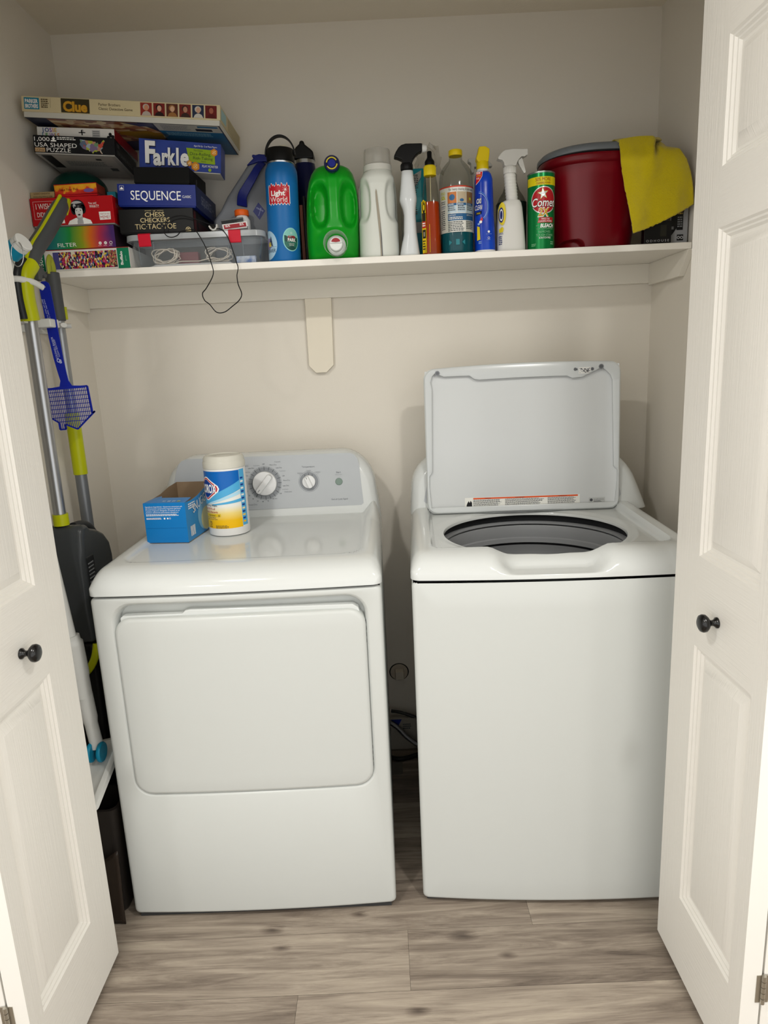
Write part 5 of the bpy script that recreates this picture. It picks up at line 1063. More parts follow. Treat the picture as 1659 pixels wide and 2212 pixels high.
mb = MB(); ringz(mb, [(Z+0.003, 0.044, 0.042), (Z+0.006, 0.0455, 0.0435), (Z+0.050, 0.0455, 0.0435), (Z+0.115, 0.0455, 0.0435)], px2, py2, 48, 2.3); mb.build('teal_liquid', P('teal_liquid', '#0a5a68', 0.10, trans=0.08, ior=1.33), t, smooth=50, label='dark teal liquid')
mb = MB(); mb.lathe([(0.0182, Z+0.261), (0.0190, Z+0.262), (0.0192, Z+0.274), (0.018, Z+0.276), (0.001, Z+0.276)], (px2, py2, 0), 40); mb.build('cap', P('cap_yellow2', '#e3c616', 0.35), t, smooth=40)
q = P('label_blue', '#2c5f8c', .4)
d = DC(cyl(px2, py2+0.0015, Z, 0.0482), 0.0004)
d.rect(-0.062, 0.056, 0.062, 0.174, 0, 0, 24); d.rect(-0.062, 0.172, 0.062, 0.1755, 1, 1, 24)
d.text('For heavy cleaning & light soils', -0.026, 0.1635, 0.0062, 4, 2, w=0.074, bold=0.02)
d.text('PINE-', -0.054, 0.155, 0.0085, 3, 2, w=0.018, bold=0.05); d.text('SOL', -0.053, 0.144, 0.0085, 3, 2, w=0.016, bold=0.05); d.lines(-0.054, 0.136, 0.018, 2, 0.005, 4, 1); d.text('GENERAL', -0.054, 0.124, 0.0035, 2, 2, w=0.018, bold=0.03); d.text('CLEAN', -0.053, 0.119, 0.0035, 2, 2, w=0.014, bold=0.03); d.lines(-0.054, 0.112, 0.016, 10, 0.0052, 4, 1)
for k, mi in ((0, 5), (1, 6), (2, 7)):
    u = -0.030+0.0275*k; d.rect(u, 0.131, u+0.0255, 0.1600, mi, 1, 4); d.rect(u, 0.125, u+0.0255, 0.131, 2, 1, 4); d.text(('DILUTE', 'REGULAR', 'MOPPING')[k], u+0.002, 0.1265, 0.0030, 0, 2, w=0.015, bold=0.03); d.rect(u, 0.106, u+0.0255, 0.125, 8, 1, 4); d.lines(u+0.001, 0.1215, 0.021, 3, 0.0048, 4, 2, word=0.004)
d.disc(-0.017, 0.146, 0.008, 2, 2, 16, ry=0.008); d.disc(0.010, 0.138, 0.006, 2, 2, 16, ry=0.004); d.disc(0.037, 0.142, 0.004, 3, 2, 12)
d.rect(-0.030, 0.086, 0.052, 0.104, 2, 1, 10); d.text('HEAVY DUTY', -0.028, 0.0975, 0.0040, 0, 2, w=0.021, bold=0.03); d.text('GENERAL CLEANING', 0.024, 0.0975, 0.0035, 0, 2, w=0.024, bold=0.02); d.lines(-0.028, 0.0930, 0.046, 2, 0.0040, 0, 2, word=0.005); d.lines(-0.030, 0.081, 0.046, 6, 0.0044, 4, 1, word=0.005); d.lines(0.022, 0.081, 0.026, 5, 0.0044, 4, 1, word=0.005)
for u in (-0.028, 0.018): d.poly([(u, 0.022), (u, 0.036), (u+(0.009 if u < 0 else -0.009), 0.029)], 9, 0)
d.rect(-0.008, 0.022, 0.002, 0.037, 9, 0)
d.put('label', [P('label_white2', '#dddcd4', .4), P('label_orange2', '#c8402a', .4), q, P('label_lime', '#c9c81c', .4), P('ink_grey2', '#54585c', .5), P('pic_orange', '#c4763c', .4), P('pic_beige', '#b8a88c', .4), P('pic_brown', '#9c7448', .4), P('label_pale_blue', '#b9cbd6', .4), P('moulded_teal', '#2f7f88', .2)], t, label='white, blue and orange printed label')

# pump bottle peeking behind
t = thing('pump_bottle', 'plain white pump-top bottle behind the clear and the royal blue bottles', 'bottle', (1.252, -0.10, Z))
MB().lathe([(0.030, Z), (0.032, Z+0.003), (0.032, 1.90), (0.018, 1.925), (0.016, 1.935)], (1.262, -0.11, 0), 32).build('bottle_body', P('pump_white', '#c8c7c2', 0.4), t, smooth=40)
mb = MB(); mb.prism([(1.232, 1.974), (1.262, 1.974), (1.290, 1.966), (1.302, 1.955), (1.303, 1.950), (1.250, 1.950), (1.249, 1.935), (1.240, 1.935), (1.240, 1.960), (1.232, 1.966)], -0.135, -0.110); mb.build('pump_head', P('pump_white', '#c8c7c2', 0.4), t, bevel=0.002)

# royal blue stain-spray bottle, yellow spout
ox, oy = 1.2590, -0.248
t = thing('stain_spray_bottle', 'royal blue bottle with yellow angled spout and red corner label', 'bottle', (ox, oy, Z))
rows = [(Z+0.006, 0.0288, 0.034, 0.001), (Z+0.06, 0.0285, 0.034, 0.000), (Z+0.10, 0.0270, 0.033, -0.001), (Z+0.16, 0.0255, 0.032, -0.001), (Z+0.195, 0.0245, 0.030, -0.001), (Z+0.208, 0.0215, 0.026, -0.002), (Z+0.2155, 0.0165, 0.018, -0.002)]
mb = MB(); ringz(mb, interp(rows, 0.01), ox, oy, 56, 2.8); mb.build('bottle_body', P('stain_blue', '#0f36a8', 0.22, var=('#1445b8', 9)), t, smooth=50)
mb = MB(); ringz(mb, [(Z, 0.0275, 0.033, 0.001), (Z+0.0065, 0.0290, 0.0345, 0.001)], ox, oy, 40, 2.8); mb.build('white_foot', P('white_bottle', '#dfdfdc', 0.35), t)
MB().lathe([(0.0160, Z+0.215), (0.0165, Z+0.222)], (ox-0.003, oy, 0), 32).build('neck', P('white_bottle', '#dfdfdc', 0.35), t)
mb = MB(); mb.lathe([(0.0165, Z+0.222), (0.0172, Z+0.224), (0.0168, Z+0.240), (0.016, Z+0.242)], (ox-0.003, oy, 0), 32); mb.build('collar', P('cap_yellow3', '#e2c70a', 0.38), t, smooth=40)
mb = MB(); mb.prism([(1.2455, 1.9690), (1.2620, 1.9695), (1.2745, 1.9625), (1.2740, 1.9480), (1.2710, 1.9300), (1.2410, 1.9300), (1.2370, 1.9395), (1.2410, 1.9510)], oy-0.014, oy+0.014); mb.build('spout', P('cap_yellow3', '#e2c70a', 0.38), t, bevel=0.0025, seg=3)
d = DC(lambda u, v, h=0: Vector((u, oy-0.0345-h+max(0, v-Z-0.10)*0.035+((u-ox)/0.03)**2*0.006+(0.0 if u > ox else ((ox-u)/0.028)**4*0.010), v)), 0.0022)
d.poly([(1.2335, 1.868), (1.2420, 1.876), (1.2500, 1.888), (1.2515, 1.901), (1.2350, 1.901)], 0, 0); d.poly([(1.2335, 1.869), (1.2415, 1.877), (1.2495, 1.8885), (1.2505, 1.900), (1.2350, 1.900)], 1, 1)
d.text('TOUCHES', 1.2352, 1.8945, 0.0040, 0, 2, w=0.010, bold=0.03); d.text('STAINS', 1.2352, 1.8880, 0.0040, 2, 2, w=0.011, bold=0.03); d.text('MORE', 1.2352, 1.8810, 0.0045, 0, 2, w=0.007, bold=0.03)
for r_, mi in ((0.0300, 5), (0.0272, 1+5)): d.disc(1.2370, 1.810, r_, mi, 0, 30, ry=r_*1.35, r0=r_-0.0012, a0=-1.0, a1=1.45)
d.text('OXI', 1.2340, 1.8180, 0.0135, 4, 2, w=0.0130, bold=0.05, shear=0.25); d.text('CLEAN', 1.2300, 1.8015, 0.0135, 4, 2, w=0.0190, bold=0.05, shear=0.25); d.text('OXI', 1.2344, 1.8184, 0.0125, 0, 4, w=0.0120, bold=0.02, shear=0.25); d.text('CLEAN', 1.2306, 1.8020, 0.0125, 0, 4, w=0.0180, bold=0.02, shear=0.25)
d.poly([(1.232, 1.788), (1.246, 1.791), (1.247, 1.799), (1.232, 1.797)], 4, 1); d.text('MAX', 1.2345, 1.7905, 0.0048, 2, 2, w=0.009)
d.poly([(1.2420, 1.776), (1.2480, 1.783), (1.2500, 1.776), (1.2465, 1.769)], 1, 1); d.disc(1.2440, 1.770, 0.0038, 0, 1, 12); d.disc(1.2390, 1.765, 0.0030, 6, 1, 12); d.poly([(1.2345, 1.722), (1.2425, 1.724), (1.2410, 1.757), (1.2350, 1.760)], 2, 1)
d.disc(1.2660, 1.7435, 0.0032, 0, 1, 14); d.disc(1.2660, 1.727, 0.0030, 0, 1, 16, r0=0.0023); d.lines(1.258, 1.737, 0.016, 1, 0.0016, 6, 1, word=0.002); d.lines(1.260, 1.722, 0.012, 1, 0.0014, 6, 1, word=0.002); d.lines(1.238, 1.717, 0.008, 2, 0.004, 6, 1, word=0.003)
d.put('label', [wht, P('label_red3', '#c01c24', .35), P('label_yellow3', '#dcc41a', .4), P('label_blue3', '#0f36a8', .3), P('label_night', '#101a3c', .35), P('arc_blue', '#3f78d0', .3), P('arc_pale', '#8fb0e0', .3)], t)

# clear-shouldered bottle with dark green base, behind white spray bottle
t = thing('cleaner_bottle', 'clear shouldered bottle with dark green label, behind the ribbed white sprayer', 'bottle', (1.360, -0.12, Z), 'clear cleaner bottles on the shelf')
mb = MB(); ringz(mb, [(Z, 0.040, 0.036), (Z+0.004, 0.0435, 0.039), (1.845, 0.0435, 0.039), (1.862, 0.036, 0.034), (1.880, 0.024, 0.024), (1.905, 0.016, 0.016)], 1.3595, -0.125, 48, 2.6); mb.build('bottle_body', clear('shoulder_clear', '#d5d6d0', 0.4, 0.08, 0.15, '#b8bab5'), t, smooth=50)
mb = MB(); ringz(mb, [(Z+0.004, 0.0430, 0.0385), (1.846, 0.0441, 0.0396)], 1.3595, -0.125, 48, 2.6, c0=False, c1=False); mb.build('label', P('dark_green_label', '#14302a', 0.4), t, smooth=50)
MB().lathe([(0.017, 1.905), (0.017, 1.925)], (1.3595, -0.125, 0), 24).build('cap', P('pump_white', '#c8c7c2', 0.4), t, smooth=40)

# white spray bottle with ribbed neck and lemon label
vx, vy = 1.3335, -0.245
t = thing('spray_bottle', 'matte white spray bottle with ribbed neck, white trigger and lemon label', 'spray bottle', (vx, vy, Z), 'spray bottles on the shelf')
sw = P('matte_spray_white', '#d4d3cd', 0.38)
rows = [(Z, 0.0385, 0.030, 0.001), (Z+0.004, 0.0405, 0.032, 0.001), (Z+0.02, 0.0400, 0.032, 0.001), (Z+0.07, 0.0375, 0.031, 0.0), (Z+0.118, 0.0335, 0.029, -0.001), (Z+0.130, 0.0300, 0.026, 0.000), (Z+0.137, 0.0225, 0.022, 0.003)]
mb = MB(); ringz(mb, interp(rows, 0.008), vx, vy, 56, 3.2)
nk = []
for k in range(41):
    z = Z+0.118+0.090*k/40; a = 0.0150+0.0006*(1 if k > 8 else 0)+0.0016*(k > 10)*math.cos((k-10)*PI/3.5)**2; cx_ = 0.0072-0.0084*k/40
    nk.append((z, a, a, cx_))
ringz(mb, nk, vx, vy, 40, 2.2); mb.build('bottle_body', sw, t, smooth=50)
mb = MB(); mb.lathe([(0.0162, Z+0.2085), (0.0170, Z+0.2095), (0.0166, Z+0.226), (0.0155, Z+0.228)], (vx-0.001, vy, 0), 32)
for k in range(20):
    a = 2*PI*k/20; mb.box(vx-0.001+0.0166*math.cos(a)-0.0009, vx-0.001+0.0166*math.cos(a)+0.0009, vy+0.0166*math.sin(a)-0.0009, vy+0.0166*math.sin(a)+0.0009, Z+0.2095, Z+0.225)
mb.build('collar', sw, t, smooth=40)
mb = MB(); mb.prism([(1.2970, 1.9370), (1.3000, 1.9425), (1.3050, 1.9480), (1.3110, 1.9545), (1.3180, 1.9585), (1.3400, 1.9605), (1.3640, 1.9590), (1.3810, 1.9590), (1.3810, 1.9435), (1.3760, 1.9425), (1.3740, 1.9400), (1.3640, 1.9400), (1.3560, 1.9330), (1.3510, 1.9250), (1.3490, 1.9170), (1.3160, 1.9180), (1.3145, 1.9270), (1.3100, 1.9330), (1.3040, 1.9345)], vy-0.0125, vy+0.0125); mb.build('trigger_head', sw, t, bevel=0.0028, seg=3)
mb = MB(); mb.prism([(1.3560, 1.9330), (1.3660, 1.9390), (1.3690, 1.9320), (1.3770, 1.9020), (1.3755, 1.8985), (1.3720, 1.8985), (1.3680, 1.9040), (1.3610, 1.9150), (1.3550, 1.9270)], vy-0.0065, vy+0.0065); mb.build('trigger', sw, t, bevel=0.0015)
d = DC(lambda u, v, h=0: Vector((u-h*0.5, vy-0.0300-h+(max(0, vx-0.020-u)/0.020)**2.5*0.020, v)), 0.0016)
d.disc(1.3065, 1.790, 0.0100, 0, 0, 26, ry=0.030, rings=2); d.disc(1.3040, 1.787, 0.0065, 1, 1, 22, ry=0.0200, rings=2); d.disc(1.3040, 1.787, 0.0042, 2, 2, 18, ry=0.0155, r0=0.0032); d.poly([(1.2985, 1.750), (1.3065, 1.756), (1.3105, 1.750), (1.3075, 1.742), (1.2990, 1.741)], 0, 1)
d.text('LEMON', 1.2975, 1.7350, 0.0055, 3, 1, w=0.011, bold=0.03); d.lines(1.2975, 1.729, 0.009, 5, 0.005, 3, 1, word=0.004)
d.put('label', [P('lemon_yellow', '#d6c12a', .4), P('label_indigo', '#232c66', .4), wht, P('ink_indigo', '#3c4470', .5)], t, label='yellow lemon label at the side')

# green scouring-powder can
kx, ky = 1.4195, -0.250
t = thing('cleanser_can', 'shiny green cleanser powder can with yellow band and red emblem', 'can', (kx, ky, Z))
MB().lathe([(0.0365, Z), (0.0375, Z+0.001), (0.0375, Z+0.199), (0.0365, Z+0.200)], (kx, ky, 0), 64).build('can_body', P('can_green', '#0b7a3c', 0.24, metal=0.35), t, smooth=40)
MB().lathe([(0.0375, Z+0.199), (0.0380, Z+0.200), (0.0380, Z+0.203), (0.0365, Z+0.2035), (0.0355, Z+0.2015), (0.0005, Z+0.2015)], (kx, ky, 0), 64).build('rim', P('can_rim', '#9aa39c', 0.3, metal=0.9), t, smooth=40)
d = DC(cyl(kx, ky, Z, 0.0375, 0.0), 0.0003)
yb, sil = P('band_yellow', '#d8c614', .35), P('emblem_silver', '#cfd2d0', .3, metal=.3)
d.rect(-0.056, 0.1675, 0.056, 0.1890, 0, 0, 24); d.text('50% MORE', -0.0240, 0.1780, 0.0085, 1, 2, w=0.0430, bold=0.02); d.text('CLEANING POWER!', -0.0215, 0.1700, 0.0050, 1, 2, w=0.0400)
d.disc(0.0, 0.1285, 0.0375, 2, 0, 48, ry=0.0355, rings=5); d.disc(0.0, 0.1285, 0.0350, 3, 1, 48, ry=0.0330, rings=5)
star = []
for k in range(10):
    a = PI/2+0.12+k*PI/5; r_ = 0.0135 if k % 2 == 0 else 0.0055; star.append((-0.003+r_*math.cos(a), 0.1450+r_*1.1*math.sin(a)))
d.poly([(0.002, 0.1420), (0.030, 0.1565), (0.006, 0.1500)], 0, 2); d.poly([(a*1.15+0.0005, b*1.15-0.0215) for a, b in star], 0, 3); d.poly(star, 2, 4)
d.text('Comet', 0.0, 0.1115, 0.0225, 5, 3, w=0.0710, al='c', bold=0.035, shear=0.2); d.text('Comet', 0.0, 0.1120, 0.0215, 4, 5, w=0.0670, al='c', bold=0.008, shear=0.2)
d.text('2X', -0.001, 0.0865, 0.0215, 4, 4, w=0.0330, al='c', bold=0.06, shear=0.2); d.text('2X', -0.001, 0.0875, 0.0200, 6, 6, w=0.0305, al='c', bold=0.025, shear=0.2)
for k in range(10): 
    u0 = -0.018+0.0046*k; d.poly([(u0, 0.0700), (u0+0.0046, 0.0700), (u0+0.0050, 0.0840), (u0+0.0004+(0.004 if k == 0 else 0), 0.0840)], 3, 1)
d.text('TWICE THE', 0.004, 0.0775, 0.0045, 4, 3, w=0.0240, al='c', bold=0.02, shear=0.15); d.text('CLEANING POWER', 0.004, 0.0715, 0.0045, 4, 3, w=0.0380, al='c', bold=0.02, shear=0.15)
d.text('BLEACH', 0.0095, 0.0575, 0.0095, 4, 3, w=0.0400, al='c', bold=0.03, shear=0.2); d.text('WITH', -0.022, 0.0610, 0.0035, 7, 3, w=0.009); d.text('CON BLANQUEADOR', 0.004, 0.0520, 0.0042, 7, 3, w=0.0470, al='c')
d.text('REMOVES', 0.002, 0.0430, 0.0060, 7, 3, w=0.0330, al='c', bold=0.01); d.text('TOUGH STAINS', 0.003, 0.0345, 0.0060, 7, 3, w=0.0480, al='c', bold=0.01); d.text('SCRATCH FREE', 0.003, 0.0280, 0.0048, 4, 3, w=0.0330, al='c'); d.lines(0.020, 0.018, 0.012, 2, 0.005, 7, 1, word=0.003); d.lines(-0.036, 0.014, 0.014, 2, 0.004, 7, 1, word=0.003)
d.put('label', [yb, P('band_red', '#8f1c14', .4), sil, P('emblem_red', '#b01c24', .3), wht, P('ink_black_green', '#0f2018', .4), P('gold_print', '#c79a1e', .35), P('pale_green_ink', '#7fb98c', .4)], t)

# ---------------------------------------------------------------- red pedal bin and yellow towel
rx, ry = 1.592, -0.150
t = thing('waste_bin', 'large dark red bin with grey lid rim and foot hollow', 'bin', (rx, ry, Z))
rb_ = P('bin_red', '#720514', 0.30, spec=0.35)
def binw(x, y, z):
    if y < ry:
        e = ((abs(x-1.513)/0.036)**3+(max(0, z-Z+0.004)/0.036)**3)**(1/3); k = 1-sm(e, 0.86, 1.0); y += 0.026*k
    return (x, y, z)
rows = [(Z, 0.106, 0.088), (Z+0.004, 0.110, 0.092), (Z+0.05, 0.116, 0.096), (Z+0.14, 0.130, 0.106), (Z+0.225, 0.1425, 0.115), (Z+0.228, 0.150, 0.121), (Z+0.232, 0.154, 0.1245), (Z+0.246, 0.1555, 0.1255), (Z+0.2485, 0.154, 0.124)]
mb = MB(); ringz(mb, interp(rows[:3], 0.0018)+interp(rows[2:], 0.004)[1:], rx, ry-0.002, 300, 2.35, warp=binw); mb.build('bin_body', rb_, t, smooth=50)
mb = MB()
def rimz(x, y, z): return (x, y, z+0.008*(1-((x-rx)/0.155)**2)*(-1 if y > 0 else 1)*0.6)
ringz(mb, [(Z+0.2490, 0.146, 0.117), (Z+0.2490, 0.1565, 0.1265), (Z+0.2535, 0.1580, 0.128), (Z+0.262, 0.1570, 0.127), (Z+0.268, 0.150, 0.121), (Z+0.270, 0.12, 0.095), (Z+0.271, 0.01, 0.01)], rx, ry-0.002, 80, 2.35, warp=rimz); mb.build('lid_rim', P('lid_grey', '#6f7478', 0.35), t, smooth=50, label='grey lid rim')
# towel: a sheet draped over the front right of the rim
tw = MB(); NU, NV = 46, 60
Lp = [(1.623, 1.966), (1.627, 1.930), (1.630, 1.885), (1.640, 1.830), (1.648, 1.790), (1.656, 1.750), (1.664, 1.718)]
Rp = [(1.744, 1.964), (1.757, 1.942), (1.788, 1.932), (1.808, 1.905), (1.818, 1.870), (1.826, 1.830), (1.831, 1.788)]
def pl_(P_, t_):
    t_ *= len(P_)-1; i = min(int(t_), len(P_)-2); k = t_-i; return (P_[i][0]+(P_[i+1][0]-P_[i][0])*k, P_[i][1]+(P_[i+1][1]-P_[i][1])*k)
from mathutils import noise as mn
g = []
for j in range(NV+1):
    row_ = []
    if j <= 16:      # top part, lying over the lid towards the wall
        s_ = j/16
        for i in range(NU+1):
            u = i/NU; a = pl_(Lp, 0); b = pl_(Rp, 0); x = a[0]+(b[0]-a[0])*u; yb_ = -0.275
            y = -0.095+(yb_+0.095)*s_
            z = 1.9655+0.0085*math.sin(PI*min(1, s_*1.0)*0.5)+0.003*mn.noise(Vector((x*30, y*30, 0)))-0.014*max(0, s_-0.85)/0.15
            z += 0.004*math.sin(u*PI)
            row_.append((x+0.010*(1-s_)*(u-0.5), y, z))
    else:
        v = (j-16)/(NV-16)
        for i in range(NU+1):
            u = i/NU; a = pl_(Lp, v); b = pl_(Rp, v); x = a[0]+(b[0]-a[0])*u; z = a[1]+(b[1]-a[1])*u
            z += 0.008*math.sin(u*PI)*(1-v) - 0.006*math.sin(u*PI)*v
            fold = 0.012*math.exp(-((u-(0.80-0.75*v))/0.10)**2)*math.exp(-((v-0.25)/0.22)**2)
            dip = -0.036*math.exp(-((u-(0.93-0.65*v*1.6))/0.045)**2)*(1-sm(v, 0.10, 0.42))
            y = -0.281-0.004*v-0.010*math.sin(v*PI)-fold-dip-0.006*math.sin(u*9+v*2)*v-0.006*mn.noise(Vector((x*22, z*16, 3)))
            y -= 0.012*sm(v, 0.45, 0.9)
            if u > 0.75 and v < 0.35: y += 0.06*(u-0.75)*(0.35-v)/0.35*4*0.5
            if j == NV: z += 0.0035*mn.noise(Vector((x*160, 1, 0)))
            if i == 0: x += 0.0025*mn.noise(Vector((z*220, 7, 0)))
            row_.append((x, y, z))
    g.append(row_)
tw.loft(g, 0, False, False, closed=False)
tm_ = P('towel_yellow', '#c8b408', 0.95, bump=(420, 1.0), sheen=0.35); 
to = tw.build('towel', tm_, smooth=70, solid=0.0035); tag(to, 'bright yellow terry towel draped over the right side of the red bin', 'towel')
# black box and silver box at the right end
t, F, R, U, T = gamebox('black_box', 'black box with tiny silver letters under the yellow towel', (1.702, -0.282, Z), 0.076, 0.022, 0.060, lidm=P('glossy_black_card', '#0d0d0f', 0.3), basem=P('glossy_black_card', '#0d0d0f', 0.3))
d = DC(F); d.text('O D H O U S E', 0.006, 0.006, 0.006, 0, 1, w=0.064); d.rect(0.045, 0.020, 0.062, 0.050, 1, 0); d.put('printed_front', [P('silver_ink', '#a9a9aa', .4), P('dim_olive', '#24241c', .4)], t)
t, F, R, U, T = gamebox('silver_box', 'silver and black box with small square symbols at the right wall', (1.782, -0.262, Z), 0.050, 0.15, 0.098, lidm=P('silver_card', '#8f9092', 0.3), basem=P('silver_card', '#8f9092', 0.3))
d = DC(F); d.poly([(0.002, 0.022), (0.012, 0.034), (0.030, 0.060), (0.040, 0.096), (0.002, 0.096)], 0, 0); d.rect(0.018, 0.038, 0.036, 0.096, 0, 1); d.lines(0.020, 0.086, 0.014, 2, 0.006, 2, 2); d.lines(0.020, 0.070, 0.014, 5, 0.006, 3, 2); d.rect(0.022, 0.086, 0.034, 0.095, 4, 2); d.rect(0.020, 0.010, 0.038, 0.026, 0, 1)
for u in (0.0245, 0.0335): d.disc(u, 0.018, 0.0042, 1, 2, 16, r0=0.0022)
d.rect(0.003, 0.040, 0.010, 0.048, 3, 1); d.put('printed_front', [P('glossy_black_card', '#0d0d0f', 0.3), P('silver_ink', '#a9a9aa', .4), P('gold_small', '#b59a4a', .4), P('grey_ink', '#77787a', .5), P('magenta_print', '#a02a58', .4)], t)
# ================================================================ ON THE DRYER
t = thing('dryer_sheet_box', 'open bright blue cardboard box standing on the dryer top', 'box', (0.283, -0.492, 0.9435))
BM = Matrix.Translation((0.285, -0.495, 0.9435)) @ Matrix.Rotation(math.radians(-6), 4, 'Z')
bw, bd, bh = 0.118, 0.235, 0.1115
cbl = P('carton_blue', '#1477bd', 0.32); cin = P('carton_inside', '#8f7a62', 0.8)
def wallp(name, a, b, zt0, zt1, mats, mi_out=0, par=t):
    """carton wall from a to b (plan), outside printed, inside brown board"""
    mb = MB(); mb.M = BM; ax_, ay_2 = a; bx_, by_ = b; L_ = math.hypot(bx_-ax_, by_-ay_2); n_ = ((by_-ay_2)/L_, -(bx_-ax_)/L_); th = 0.0009
    N_ = 1 if not isinstance(zt0, list) else len(zt0)-1
    zs = zt0 if isinstance(zt0, list) else [zt0, zt1]
    for k in range(N_):
        p = (ax_+(bx_-ax_)*k/N_, ay_2+(by_-ay_2)*k/N_); q = (ax_+(bx_-ax_)*(k+1)/N_, ay_2+(by_-ay_2)*(k+1)/N_); za, zb_ = zs[k], zs[k+1]
        mb.quad((p[0], p[1], 0), (q[0], q[1], 0), (q[0], q[1], zb_), (p[0], p[1], za), 0)
        mb.quad((p[0]-n_[0]*th, p[1]-n_[1]*th, 0), (q[0]-n_[0]*th, q[1]-n_[1]*th, 0), (q[0]-n_[0]*th, q[1]-n_[1]*th, zb_), (p[0]-n_[0]*th, p[1]-n_[1]*th, za), 1)
        mb.quad((p[0], p[1], za), (q[0], q[1], zb_), (q[0]-n_[0]*th, q[1]-n_[1]*th, zb_), (p[0]-n_[0]*th, p[1]-n_[1]*th, za), 1)
    mb.keep = True
    return mb.build(name, mats, par, smooth=0)
wallp('front_panel', (0, 0), (bw, 0), bh, bh, [cbl, cin])
rp = wallp('side_panel', (bw, 0), (bw, bd), [bh, bh-0.002, bh+0.002, bh+0.012, bh+0.020, bh+0.018], 0, [P('carton_side_blue', '#2a86c4', 0.32), cin])
wallp('back_panel', (bw, bd), (0, bd), bh+0.018, bh+0.018, [cbl, cin])
wallp('side_panel', (0, bd), (0, 0), [bh+0.018, bh+0.014, bh+0.004, bh, bh], 0, [cbl, cin])
mb = MB(); mb.M = BM; mb.box(0, bw, 0, bd, 0, 0.001); mb.build('bottom_panel', cin, t, smooth=0)
mb = MB(); mb.M = BM; mb.quad((0, 0, bh), (bw, 0, bh), (bw-0.002, 0.052, bh+0.004), (0.028, 0.060, bh+0.003)); mb.quad((0, 0, bh), (0.028, 0.060, bh+0.003), (0.016, 0.09, bh+0.002), (0, 0.08, bh)); mb.build('top_flap', cbl, t, smooth=0, solid=0.0008)
d = DC(lambda u, v, h=0: BM @ Vector((u, -h, v))); d.rect(0.001, 0.0415, bw-0.001, 0.0420, 1, 0)
for k, s_ in enumerate(('Ingredients (Ingr\u00e9dients) : Quaternary ammonium salt', '(Sel d\u2019ammonium quaternaire), fragrances (parfums).', 'Contains fragrance allergen(s). (Contient un ou', 'plusieurs substances parfumantes allerg\u00e8nes.)')): d.text(s_, 0.006, 0.1000-k*0.0052, 0.0034, 0, 1, w=0.104-k*0.004)
d.lines(0.006, 0.0795, 0.100, 2, 0.0032, 0, 1, word=0.004); d.lines(0.006, 0.0695, 0.046, 2, 0.0028, 0, 1, word=0.003)
d.rect(0.055, 0.0665, 0.0595, 0.0710, 0, 1); d.disc(0.0660, 0.0688, 0.0024, 0, 1, 10); d.disc(0.0725, 0.0688, 0.0024, 0, 1, 14, r0=0.0017); d.put('printed_front', [wht, P('score_line', '#0f5f9c', .4)], t)
d = DC(lambda u, v, h=0: BM @ Vector((bw+h, u, v))); d.disc(0.135, 0.052, 0.052, 0, 0, 30, ry=0.045); d.text('SNUGGLE', 0.05, 0.070, 0.026, 1, 2, w=0.135, bold=0.05, rot=0.18); d.text('SNUGGLE', 0.051, 0.071, 0.025, 2, 3, w=0.132, bold=0.01, rot=0.18); d.disc(0.145, 0.038, 0.040, 3, 1, 24, ry=0.034); d.lines(0.02, 0.100, 0.05, 3, 0.006, 2, 1, word=0.01)
for k in range(5): d.rect(0.022+k*0.007, 0.012, 0.026+k*0.007, 0.040, 2, 1)
d.put('printed_side', [P('side_pale_blue', '#7db4d4', .4), P('side_navy2', '#17346e', .4), wht, P('side_cream', '#d5cf9a', .4)], t)
d = DC(lambda u, v, h=0: BM @ Vector((u, v, bh+0.0006+h+v*0.07))); [d.text(s_, 0.050+k*0.014, 0.010, 0.010, 0 if k < 3 else 1, 1, w=0.009, bold=0.03) for k, s_ in enumerate(('PD', '88', 'ES', '8A'))]; d.put('printed_flap', [P('flap_pale', '#b9cfe0', .4), P('flap_lime', '#c8c82a', .4)], t)

# canister of wipes
qx, qy, qz = 0.4925, -0.400, 0.9435
t = thing('wipes_canister', 'white canister of disinfecting wipes with blue and yellow label on the dryer', 'canister', (qx, qy, qz))
rc = 0.0575
MB().lathe([(rc-0.004, 0), (rc-0.001, 0.0015), (rc, 0.005), (rc, 0.188), (rc-0.001, 0.1895)], (qx, qy, qz), 72).build('canister_body', P('canister_white', '#dcdcda', 0.3), t, smooth=40)
MB().lathe([(rc-0.0005, 0.1895), (rc+0.0012, 0.1905), (rc+0.001, 0.206), (rc-0.0005, 0.2080), (rc-0.001, 0.2095), (rc-0.0015, 0.217), (rc-0.006, 0.2235), (rc-0.010, 0.2245), (rc-0.012, 0.2215), (0.020, 0.2210), (0.018, 0.2225), (0.0005, 0.2225)], (qx, qy, qz), 72).build('lid', P('lid_translucent', '#d8d6ca', 0.25, trans=0.15, ior=1.3), t, smooth=40)
d = DC(cyl(qx, qy, qz, rc, -0.22), 0.0004)     # u=0 is the label's own middle, turned to the left
_pt, _pp = d.text, d.poly
d.text = lambda s_, u, v, h, mi=0, l=2, **k: _pt(s_, u-0.028, v, h, mi, l, **k)
W2 = 0.066
def band(u0, u1, lo, hi, mi, l, n=30):
    for k in range(n):
        a, b = u0+(u1-u0)*k/n, u0+(u1-u0)*(k+1)/n; d.poly([(a, lo(a)), (b, lo(b)), (b, hi(b)), (a, hi(a))], mi, l)
base_z, top_z = 0.0225, 0.184
d.rect(-W2, base_z, W2, top_z, 0, 0, 36)
band(-W2, W2, lambda u: 0.104+0.46*max(0, u+0.045), lambda u: top_z, 1, 1)
band(-W2, W2, lambda u: 0.088+0.36*max(0, u+0.050), lambda u: 0.1045+0.46*max(0, u+0.045), 4, 2)
